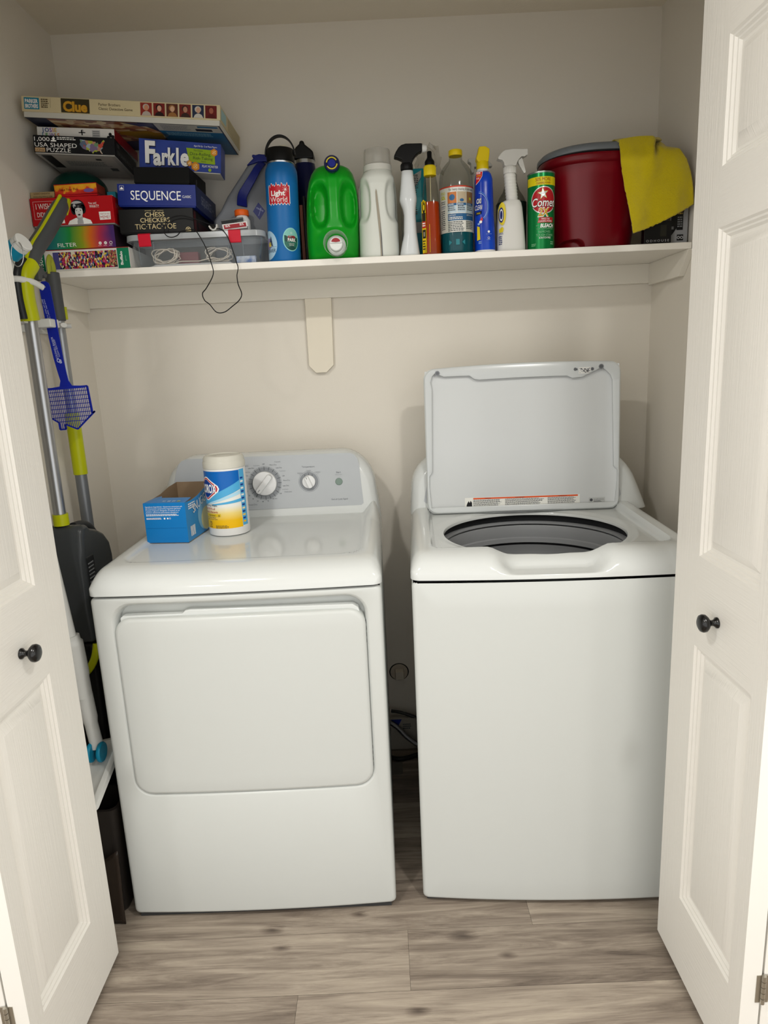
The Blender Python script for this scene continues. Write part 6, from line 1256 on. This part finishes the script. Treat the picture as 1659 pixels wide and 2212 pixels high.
band(-0.03, W2, lambda u: 0.092+0.26*(u+0.03), lambda u: 0.096+0.33*(u+0.03), 5, 3); band(-0.02, W2, lambda u: 0.089+0.07*(u+0.02), lambda u: 0.092+0.14*(u+0.02), 4, 3)
# diamond emblem
def dia(k, mi, l):
    c_ = (-0.036, 0.136); A = 0.043*k; Bv = 0.034*k; top = [(-A, 0), (-A*0.92, Bv*0.25), (0-A*0.12, Bv*0.97), (A*0.12, Bv*0.97), (A*0.92, Bv*0.25), (A, 0)]
    pts_u = [-A+2*A*i/26 for i in range(27)]
    def hh(u):
        for p, q in zip(top, top[1:]):
            if p[0] <= u <= q[0]+1e-9: return p[1]+(q[1]-p[1])*(u-p[0])/(q[0]-p[0]+1e-12)
        return 0
    for a, b in zip(pts_u, pts_u[1:]): d.poly([(c_[0]+a, c_[1]-hh(a)), (c_[0]+b, c_[1]-hh(b)), (c_[0]+b, c_[1]+hh(b)), (c_[0]+a, c_[1]+hh(a))], mi, l)
dia(1.0, 6, 4); dia(0.90, 7, 5); dia(0.80, 0, 6); dia(0.76, 8, 7)
d.text('CLOROX', -0.0055, 0.1245, 0.0230, 6, 9, w=0.064, al='c', bold=0.03)
d.text('Disinfecting Wipes', 0.018, 0.0845, 0.0062, 9, 5, w=0.052, al='r', bold=0.02) if False else None
d.text('Disinfecting Wipes.', -0.031, 0.0860, 0.0060, 9, 5, w=0.056, bold=0.02); d.text('Kills 99.9% of', -0.025, 0.0760, 0.0062, 10, 5, w=0.042, bold=0.02); d.text('Viruses & Bacteria', -0.028, 0.0672, 0.0062, 10, 5, w=0.052, bold=0.02)
band(-0.048, 0.004, lambda u: 0.0570, lambda u: 0.0645, 11, 5, 12); d.text('Crisp Lemon', -0.010, 0.0588, 0.0042, 9, 7, w=0.026); d.text('z', 0.026, 0.0580, 0.006, 9, 7, w=0.003, bold=0.05)
d.text('Cleans Without Bleach,', -0.020, 0.0525, 0.0032, 9, 5, w=0.038); d.text('Leaves a Lemon Scent', -0.018, 0.0478, 0.0032, 9, 5, w=0.040)
d.text('75', -0.008, 0.0345, 0.0085, 9, 5, w=0.009); d.text('WIPES', -0.009, 0.0305, 0.0026, 9, 5, w=0.010); d.lines(-0.040, 0.0265, 0.016, 1, 0.0026, 9, 4, word=0.003); d.lines(-0.014, 0.0300, 0.038, 3, 0.0030, 12, 4, word=0.006)
d.rect(W2+0.001, base_z+0.003, W2+0.022, top_z+0.001, 4, 0, 8)
for k in range(14): d.rect(W2+0.003, 0.034+k*0.0095, W2+0.014, 0.039+k*0.0095, (0, 8, 0, 8)[k % 4], 1, 3)
d.put('label', [ramp_mat('wl_white', [(0.0, '#e8b404'), (0.22, '#e6b60c'), (0.42, '#e6cf7a'), (0.62, '#e3e3dc')], 2, 0.0225, 0.125, rough=0.35), P('wl_blue', '#0e62b4', .3), P('wl_yellow', '#e8b808', .35), P('wl_pale_yellow', '#e6cf6a', .35), P('wl_sky', '#4fa6d4', .3), P('wl_lightsky', '#a9d3e6', .35), wht, P('wl_red', '#c01c28', .3), P('wl_navy', '#123a8c', .3), P('wl_ink', '#2a3440', .4), P('wl_redink', '#a82432', .4), P('wl_tag_yellow', '#d6b41c', .35), P('wl_greyink', '#7a6a30', .4)], t, label='blue, white and yellow label with red diamond emblem')

# ================================================================ LEFT WALL: TOOLS
yel_t = P('tool_yellow_green', '#b9bf0c', 0.32); gry_t = P('tool_grey', '#4c4e4f', 0.5); alu = P('brushed_aluminium', '#a9abae', 0.28, metal=0.85); drk = P('tool_dark', '#222426', 0.35)
wpl = P('tool_white', '#d9dad6', 0.35); tq = P('tool_teal', '#0f86a8', 0.4)
# wall rack with clips
t = thing('tool_rack', 'white wall rack with spring clips holding the poles', 'tool holder', (0.0, -0.41, 1.54))
mb = MB().box(0.0005, 0.012, -0.66, -0.265, 1.520, 1.556); mb.build('rail', wpl, t, bevel=0.002)
for y in (-0.555, -0.36):
    mb = MB()
    for s_ in (-1, 1): mb.tube(catm([(0.010, y+s_*0.014, 1.538), (0.030, y+s_*0.026, 1.538), (0.055, y+s_*0.024, 1.538), (0.078, y+s_*0.017, 1.538), (0.090, y+s_*0.022, 1.538)], 4), 0.0065, 8, flat=1.6)
    mb.build('clip', wpl, t, smooth=60)
mb = MB().box(0.060, 0.100, -0.480, -0.430, 1.527, 1.549); mb.build('clip_block', wpl, t, bevel=0.003)
mb = MB(); mb.tube(catm([(0.004, -0.565, 1.60), (0.050, -0.590, 1.625), (0.085, -0.600, 1.632), (0.112, -0.572, 1.628), (0.120, -0.535, 1.618)], 5), 0.0075, 10, flat=0.6); mb.build('hook', wpl, t, smooth=60, label='curved white hook')
# stick vacuum
t = thing('stick_vacuum', 'yellow-green and dark grey stick vacuum with aluminium pole beside the dryer', 'vacuum', (0.09, -0.55, 0.02))
grip = catm([(0.100, -0.548, 1.668), (0.106, -0.522, 1.707), (0.112, -0.470, 1.752), (0.118, -0.418, 1.800), (0.122, -0.384, 1.832), (0.124, -0.360, 1.855)], 6)
def ribbon(path, w0, th, mi=0, wf=lambda k: 1):
    mb = MB(); R = []
    for i, p in enumerate(path):
        tt = (path[min(i+1, len(path)-1)]-path[max(i-1, 0)]).normalized(); side = Vector((1, 0, 0)); nrm = side.cross(tt).normalized(); k = i/(len(path)-1); w_ = w0*wf(k)
        ring = []
        for a in range(16):
            an = 2*PI*a/16; ring.append(p+side*(w_*math.copysign(abs(math.cos(an))**0.7, math.cos(an)))+nrm*(th*wf(k)*math.copysign(abs(math.sin(an))**0.7, math.sin(an))))
        R.append(ring)
    return mb.loft(R)
ribbon(grip, 0.0200, 0.018, wf=lambda k: 0.95-0.25*(k > 0.85)*(k-0.85)/0.15+0.08*math.sin(k*PI)).build('grip', gry_t, t, smooth=60)
st = [p+Vector((0.001, -0.0145, 0.010)) for p in grip]; ribbon(st, 0.0042, 0.0040).build('grip_stripe', yel_t, t, smooth=60)
mb = MB(); mb.prism([(-0.385, 1.822), (-0.378, 1.815), (-0.352, 1.846), (-0.346, 1.860), (-0.356, 1.863), (-0.37, 1.85)], 0.1075, 0.1405, plane='yz'); mb.build('grip_inset', yel_t, t, bevel=0.002)
body = catm([(0.100, -0.545, 1.672), (0.092, -0.566, 1.642), (0.090, -0.571, 1.595), (0.091, -0.565, 1.538)], 8)
ribbon(body, 0.0215, 0.021, wf=lambda k: 1.0).build('upper_body', yel_t, t, smooth=60)
bk = [p+Vector((-0.012, -0.012, 0.004)) for p in body]; ribbon(bk, 0.0190, 0.019).build('battery', drk, t, smooth=60)
mb = MB(); mb.prism([(-0.535, 1.668), (-0.515, 1.672), (-0.492, 1.652), (-0.500, 1.644), (-0.515, 1.650), (-0.524, 1.634), (-0.538, 1.636)], 0.094, 0.116, plane='yz'); mb.build('trigger', gry_t, t, bevel=0.002)
MB().tube([(0.090, -0.560, 1.560), (0.089, -0.560, 1.02)], 0.0155, 32).build('pole', alu, t, smooth=60)
MB().tube([(0.090, -0.560, 1.050), (0.090, -0.560, 1.020)], 0.0195, 32).build('pole_collar', yel_t, t, smooth=60)
# dark body: side outline in y,z
vo = [(-0.577, 1.018), (-0.545, 1.018), (-0.530, 1.002), (-0.490, 0.990), (-0.450, 0.970), (-0.420, 0.940), (-0.410, 0.900), (-0.413, 0.80), (-0.430, 0.71), (-0.60, 0.70), (-0.605, 0.80), (-0.600, 0.93), (-0.590, 0.99)]
mb = MB(); mb.prism(vo, 0.045, 0.152, plane='yz'); mb.build('dust_tank', P('tank_grey', '#3c3f41', 0.25), t, bevel=0.014, seg=4)
mb = MB(); mb.tube(catm([(0.100, -0.520, 1.004), (0.104, -0.480, 1.000), (0.106, -0.445, 0.985), (0.106, -0.418, 0.955), (0.105, -0.410, 0.925)], 6), 0.013, 12); mb.build('carry_handle', P('handle_dark', '#2c2e30', 0.5), t, smooth=60)
mb = MB().box(0.146, 0.1545, -0.588, -0.540, 0.80, 0.935); vt = mb.build('vent_panel', drk, t, bevel=0.004)
mb = MB()
for k in range(8): mb.box(0.1540, 0.1555, -0.582, -0.552, 0.845+k*0.010, 0.848+k*0.010)
mb.build('vent_slot', P('slot_grey', '#8b8d8f', 0.4), vt, smooth=0)
mb = MB(); mb.prism([(-0.60, 0.70), (-0.43, 0.71), (-0.44, 0.45), (-0.46, 0.12), (-0.60, 0.12)], 0.050, 0.147, plane='yz'); mb.build('lower_body', P('lower_black', '#101112', 0.3), t, bevel=0.012, seg=3)
mb = MB(); mb.tube(catm([(0.098, -0.604, 0.612), (0.118, -0.607, 0.622), (0.136, -0.607, 0.642), (0.148, -0.603, 0.668), (0.153, -0.596, 0.698)], 5), 0.0105, 10, flat=0.6); mb.build('crescent', yel_t, t, smooth=60, label='yellow-green crescent trim')
mb = MB(); mb.tube([(0.152, -0.49, 0.50), (0.156, -0.47, 0.505)], 0.006, 8); mb.build('trim_dot', yel_t, t)
mb = MB(); mb.prism([(-0.66, 0.016), (-0.40, 0.016), (-0.40, 0.075), (-0.46, 0.125), (-0.60, 0.125), (-0.66, 0.06)], 0.015, 0.205, plane='yz'); mb.build('floor_head', P('lower_black', '#101112', 0.3), t, bevel=0.006)
for yw_ in (-0.60, -0.44): MB().tube([(0.03, yw_, 0.016), (0.19, yw_, 0.016)], 0.014, 16).build('wheel', drk, t)
# extension pole duster
t = thing('extension_pole', 'aluminium extension pole with grey grip and yellow-green section behind fly swatter', 'pole', (0.06, -0.345, 0.02))
P0 = lambda z: Vector((0.060, -0.343, z))
MB().tube([P0(1.552), P0(1.68)], 0.019, 24).build('grip', gry_t, t, bevel=0.002, smooth=60)
MB().box(0.067, 0.080, -0.3375, -0.326, 1.556, 1.590).build('grip_stripe', yel_t, t, bevel=0.001)
mb = MB(); mb.tube(catm([P0(1.675)+Vector((0, 0.012, 0)), P0(1.700)+Vector((0, 0.013, 0)), P0(1.718)+Vector((0, 0, 0)), P0(1.700)+Vector((0, -0.013, 0)), P0(1.675)+Vector((0, -0.012, 0))], 5), 0.005, 8, flat=2.0); mb.build('hang_loop', P('loop_lime', '#a9b03a', 0.45), t, smooth=60)
MB().tube([P0(1.555), P0(1.25)], 0.0145, 24).build('pole_upper', P('pole_silver', '#96999c', 0.35, metal=0.6), t, smooth=60)
MB().tube([P0(1.30), P0(1.122)], 0.0195, 24).build('pole_sleeve', yel_t, t, smooth=60)
MB().tube([P0(1.13), P0(0.03)], 0.0165, 24).build('pole_lower', P('pole_grey', '#7f8285', 0.4, metal=0.5), t, smooth=60)
MB().tube([P0(0.05), P0(0.016)], 0.019, 24).build('rubber_foot', drk, t, smooth=60)
# fly swatter, royal blue, facing the room
yS = -0.450
t = thing('fly_swatter', 'royal blue house-shaped fly swatter hanging on the wall rack', 'fly swatter', (0.09, yS, 1.25))
swb = P('swatter_blue', '#10249c', 0.38)
hl, hr = [(0.0710, 1.628), (0.0735, 1.560), (0.0765, 1.500), (0.0810, 1.450), (0.0870, 1.410), (0.0905, 1.390), (0.086, 1.375)], [(0.0990, 1.630), (0.1025, 1.562), (0.1045, 1.500), (0.1065, 1.450), (0.1095, 1.410), (0.1120, 1.390), (0.119, 1.377)]
mb = MB(); out = [(0.0785, 1.628), (0.0790, 1.637), (0.0840, 1.6425), (0.0910, 1.6425), (0.0960, 1.637)]
poly = hl[::-1]+[(0.0725, 1.637), (0.0790, 1.6435), (0.0900, 1.6440), (0.0965, 1.639)]+hr
mb.prism(poly, yS-0.0015, yS+0.0015); mb.build('handle', swb, t, bevel=0.0004)
# head: outer frame and grid bars
hd = MB(); S_ = Matrix.Translation((0.104, 0, 1.372)) @ Matrix.Rotation(math.radians(-2.0), 4, 'Y')
def bar(a, b, w_, y0=yS-0.0012, y1=yS+0.0012):
    a, b = Vector((a[0], 0, a[1])), Vector((b[0], 0, b[1])); dv_ = (b-a).normalized(); n_ = Vector((-dv_.z, 0, dv_.x))*w_/2; q = [S_ @ v for v in (a-n_, b-n_, b+n_, a+n_)]
    hd.prism([(v.x, v.z) for v in q], y0, y1)
TL, TR, BR_, BL_ = (-0.0545, 0.0), (0.0560, 0.0), (0.0580, -0.072), (-0.0545, -0.078)
tip = (0.0105, -0.112); c1_, c2_, c3_, c4_ = (-0.0370, -0.091), (-0.0370, -0.110), (-0.0205, -0.110), (-0.0205, -0.0965)
for a, b in ((TL, TR), (TR, BR_), (BR_, (0.065, -0.068)), ((0.065, -0.068), tip), (tip, c4_), (c4_, c3_), (c3_, c2_), (c2_, c1_), (c1_, BL_), (BL_, TL)): bar(a, b, 0.0042)
hd.prism([(p.x, p.z) for p in [S_ @ Vector((x, 0, z)) for x, z in ((-0.010, 0.012), (0.008, 0.012), (0.016, 0.004), (0.05, 0.001), (0.05, -0.004), (-0.05, -0.004), (-0.05, 0.001), (-0.018, 0.004))]], yS-0.0013, yS+0.0013)
def bottom(x):
    if x < -0.037: return -0.078-(x+0.0545)*0.74
    if x < -0.0205: return -0.110
    if x < 0.0105: return -0.0965-(x+0.0205)*0.5
    return -0.112+(x-0.0105)*0.80
k = -0.0500
while k < 0.055: bar((k, 0), (k+0.0015, bottom(k)), 0.0011); k += 0.0049
z = -0.011
while z > -0.10:
    xa = -0.054 if z > -0.079 else (-0.037 if z < -0.091 else -0.0545-(z+0.078)*1.35); xb = 0.057 if z > -0.070 else 0.0105+(z+0.112)/0.80
    if z < -0.091: bar((-0.037, z), (-0.0205, z), 0.0018); xa = -0.0205-(z+0.0965)*2
    bar((xa, z), (min(xb, 0.06), z), 0.0018); z -= 0.0112
hd.build('swatter_head', swb, t, smooth=0)
d = DC(lambda u, v, h=0: Vector((0.0870-0.060*(v-1.46)+u, yS-0.0016-h, v)), 0.0002)
sw_ink = P('ink_pale_blue', '#c9d0ee', .4)
d.text('COLDWELL BANKER', 0.0065, 1.448, 0.0052, 0, 1, rot=PI/2+0.06, w=0.056, bold=0.03); d.text('TUGAW REALTORS\u00ae', 0.0125, 1.452, 0.0038, 0, 1, rot=PI/2+0.12, w=0.046, bold=0.02); d.text('C', 0.0015, 1.4385, 0.0095, 0, 1, w=0.0068, bold=0.03); d.text('B', 0.0080, 1.4360, 0.0095, 0, 1, w=0.0062, bold=0.03)
d.text('Office: (920) 363-6088', 0.0035, 1.545, 0.0028, 0, 1, rot=PI/2+0.12, w=0.055); d.text('Cell: (405) 788-8402', 0.0085, 1.545, 0.0028, 0, 1, rot=PI/2+0.12, w=0.055)
d.put('lettering', [sw_ink], t); MB().tube([(0.0850, yS-0.0020, 1.6300), (0.0850, yS+0.0017, 1.6300)], 0.0028, 14).build('hang_hole', P('hole_grey', '#a9a7a8', 0.6), t, label='small round hanging hole')
# white and teal flat mop just inside the left door
t = thing('flat_mop', 'white flat mop with teal joint and ringed handle end, behind left door', 'mop', (0.15, -0.70, 0.38))
a_, b_2 = Vector((0.185, -0.725, 1.683)), Vector((0.160, -0.700, 0.90))
top = [Vector((0.189, -0.735, 1.689)), Vector((0.160, -0.728, 1.672)), Vector((0.128, -0.722, 1.640))]
MB().tube([top[0], top[0]+(top[1]-top[0])*0.25], 0.0205, 32).build('end_cap', wpl, t, smooth=50, bevel=0.002)
MB().tube([top[0]+(top[1]-top[0])*0.25, top[1]], 0.0200, 32).build('white_band', wpl, t, smooth=50)
MB().tube([top[0]+(top[1]-top[0])*0.55, top[0]+(top[1]-top[0])*1.3], 0.0203, 32).build('teal_band', tq, t, smooth=50)
MB().tube(catm([top[1], Vector((0.140, -0.718, 1.655)), Vector((0.118, -0.705, 1.60)), Vector((0.104, -0.70, 1.471)), Vector((0.106, -0.70, 1.313)), Vector((0.112, -0.70, 1.114)), Vector((0.122, -0.70, 0.972)), Vector((0.133, -0.70, 0.843)), Vector((0.142, -0.70, 0.74))], 6), 0.0130, 20).build('pole', wpl, t, smooth=60)
rg = [Vector((0.181+0.013*math.cos(2*PI*k/32), -0.757+0.004*math.sin(2*PI*k/32), 1.660+0.026*math.sin(2*PI*k/32))) for k in range(32)]
MB().tube(rg, 0.0011, 8, closed=True).build('wire_ring', P('steel', '#b9bcbf', 0.25, metal=1), t, smooth=60)
MB().tube(catm([Vector((0.140, -0.70, 0.765)), Vector((0.143, -0.70, 0.74)), Vector((0.146, -0.70, 0.68)), Vector((0.149, -0.70, 0.60))], 5), [0.020]*4+[0.024]*8+[0.022]*4, 20).build('sleeve', wpl, t, smooth=60)
MB().tube(catm([Vector((0.152, -0.70, 0.605)), Vector((0.156, -0.70, 0.54)), Vector((0.164, -0.70, 0.455))], 5), [0.0195]*6+[0.0165]*5, 20).build('sleeve', wpl, t, smooth=60)
mb = MB(); 
for s_ in (-1, 1): mb.lathe([(0.024, 0), (0.026, 0.003), (0.026, 0.007), (0.024, 0.010)], (0.166+s_*0.013-0.005, -0.712, 0.447), 28, 0, 'x')
mb.build('joint', tq, t, smooth=50, label='teal swivel joint')
hm = Matrix.Translation((0.162, -0.735, 0.400)) @ Matrix.Rotation(math.radians(18), 4, 'X') @ Matrix.Rotation(math.radians(-14), 4, 'Y')
mb = MB(); mb.M = hm; mb.loft([[(x, y, z) for x, y in rr(-0.050+i, 0.050-i, -0.115+i, 0.110-i, 0.012, nc=5, nx=3, ny=3)] for z, i in ((-0.010, 0.002), (-0.008, 0), (0.004, 0), (0.006, 0.002), (0.009, 0.012), (0.007, 0.016), (0.007, 0.030))]); mb.build('mop_plate', wpl, t, smooth=40)
# dark crate under the mop with a glossy brown sheet
t = thing('storage_crate', 'dark open crate on the floor between left wall and dryer', 'crate', (0.115, -0.66, 0))
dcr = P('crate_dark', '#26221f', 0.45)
mb = MB(); rings = []
for z, i in ((0.001, 0.016), (0.012, 0.012), (0.30, 0.0), (0.318, -0.002), (0.318, 0.006), (0.30, 0.006), (0.014, 0.018)): rings.append([(x, y, z) for x, y in rr(0.010+i, 0.222-i, -0.775+i, -0.665-i, 0.02, nc=4, nx=4, ny=4)])
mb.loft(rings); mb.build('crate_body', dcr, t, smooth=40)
t2 = MB(); g = []
for j in range(15):
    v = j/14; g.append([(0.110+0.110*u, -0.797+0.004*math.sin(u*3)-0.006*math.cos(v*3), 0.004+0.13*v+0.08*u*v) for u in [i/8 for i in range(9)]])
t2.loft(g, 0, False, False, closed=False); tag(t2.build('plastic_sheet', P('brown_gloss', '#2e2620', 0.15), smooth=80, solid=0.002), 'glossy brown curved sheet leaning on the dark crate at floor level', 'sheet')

# ================================================================ BETWEEN THE MACHINES
t = thing('wall_outlet', 'round wall outlet with square plug in the back wall between the machines', 'outlet', (0.965, 0, 0.29))
d = DC(lambda u, v, h=0: Vector((0.965+u, -0.0003-h, 0.290+v))); import random as _r
d.disc(0, 0, 0.036, 0, 0, 36, ry=0.034); d.put('cut_edge', [P('hole_dark', '#2a2723', .8)], t)
MB().lathe([(0.0005, -0.0012), (0.031, -0.0012), (0.032, -0.004), (0.029, -0.005), (0.0285, -0.003)], (0.965, 0, 0.290), 36, 0, 'y').build('outlet_plate', P('outlet_tan', '#c2b8a8', 0.6), t, smooth=40)
MB().box(0.950, 0.982, -0.034, -0.002, 0.272, 0.304).build('plug_box', P('plug_grey', '#cfc7b7', 0.5), t, bevel=0.003)
hs = catm([(0.93, -0.03, 0.150), (0.955, -0.035, 0.148), (0.99, -0.04, 0.138), (1.04, -0.05, 0.120)], 6)
tag(MB().tube(hs, 0.006, 12).build('black_cable', P('cable_grey_black', '#2c2b2a', 0.4), smooth=60), 'dark cable crossing low between the dryer and the washing machine', 'cable')
hs = catm([(0.925, -0.06, 0.120), (0.950, -0.07, 0.105), (0.985, -0.09, 0.075), (1.03, -0.10, 0.045), (1.07, -0.10, 0.03)], 6)
tag(MB().tube(hs, 0.0085, 14).build('metal_hose', P('hose_steel', '#77787a', 0.3, metal=0.8, bump=(350, 0.8)), smooth=60), 'braided steel hose sloping down behind the gap between the machines', 'hose')
t, F, R, U, T = gamebox('leaflet_pack', 'pale pack with blue corner on floor between the machines', (0.915, -0.052, 0.004), 0.105, 0.02, 0.125, lidm=P('grey_paper_pack', '#a19c92', 0.6), basem=P('grey_paper_pack', '#a19c92', 0.6))
d = DC(F); d.poly([(0.012, 0.123), (0.052, 0.123), (0.040, 0.100), (0.020, 0.108)], 0, 0); d.lines(0.055, 0.10, 0.03, 3, 0.008, 1, 0, word=0.005); d.put('printed_front', [P('pack_blue', '#1c2f8c', .5), P('ink_grey2', '#54585c', .5)], t)
hs = catm([(0.90, -0.10, 0.012), (0.95, -0.12, 0.010), (1.0, -0.11, 0.012), (1.06, -0.09, 0.02)], 6)
tag(MB().tube(hs, 0.008, 12).build('supply_cable', P('cord_black', '#0c0c0d', 0.45), smooth=60), 'thick black cord on the floor between the two machines', 'cord')
tag(MB().box(0.915, 0.962, -0.20, -0.13, 0.001, 0.0025).build('paper_scrap', P('paper_scrap', '#6f6a62', 0.8), smooth=0), 'small flat paper scrap on the floor between the machines', 'paper')
for o in bpy.data.objects:
    if '_o' in o: del o['_o']
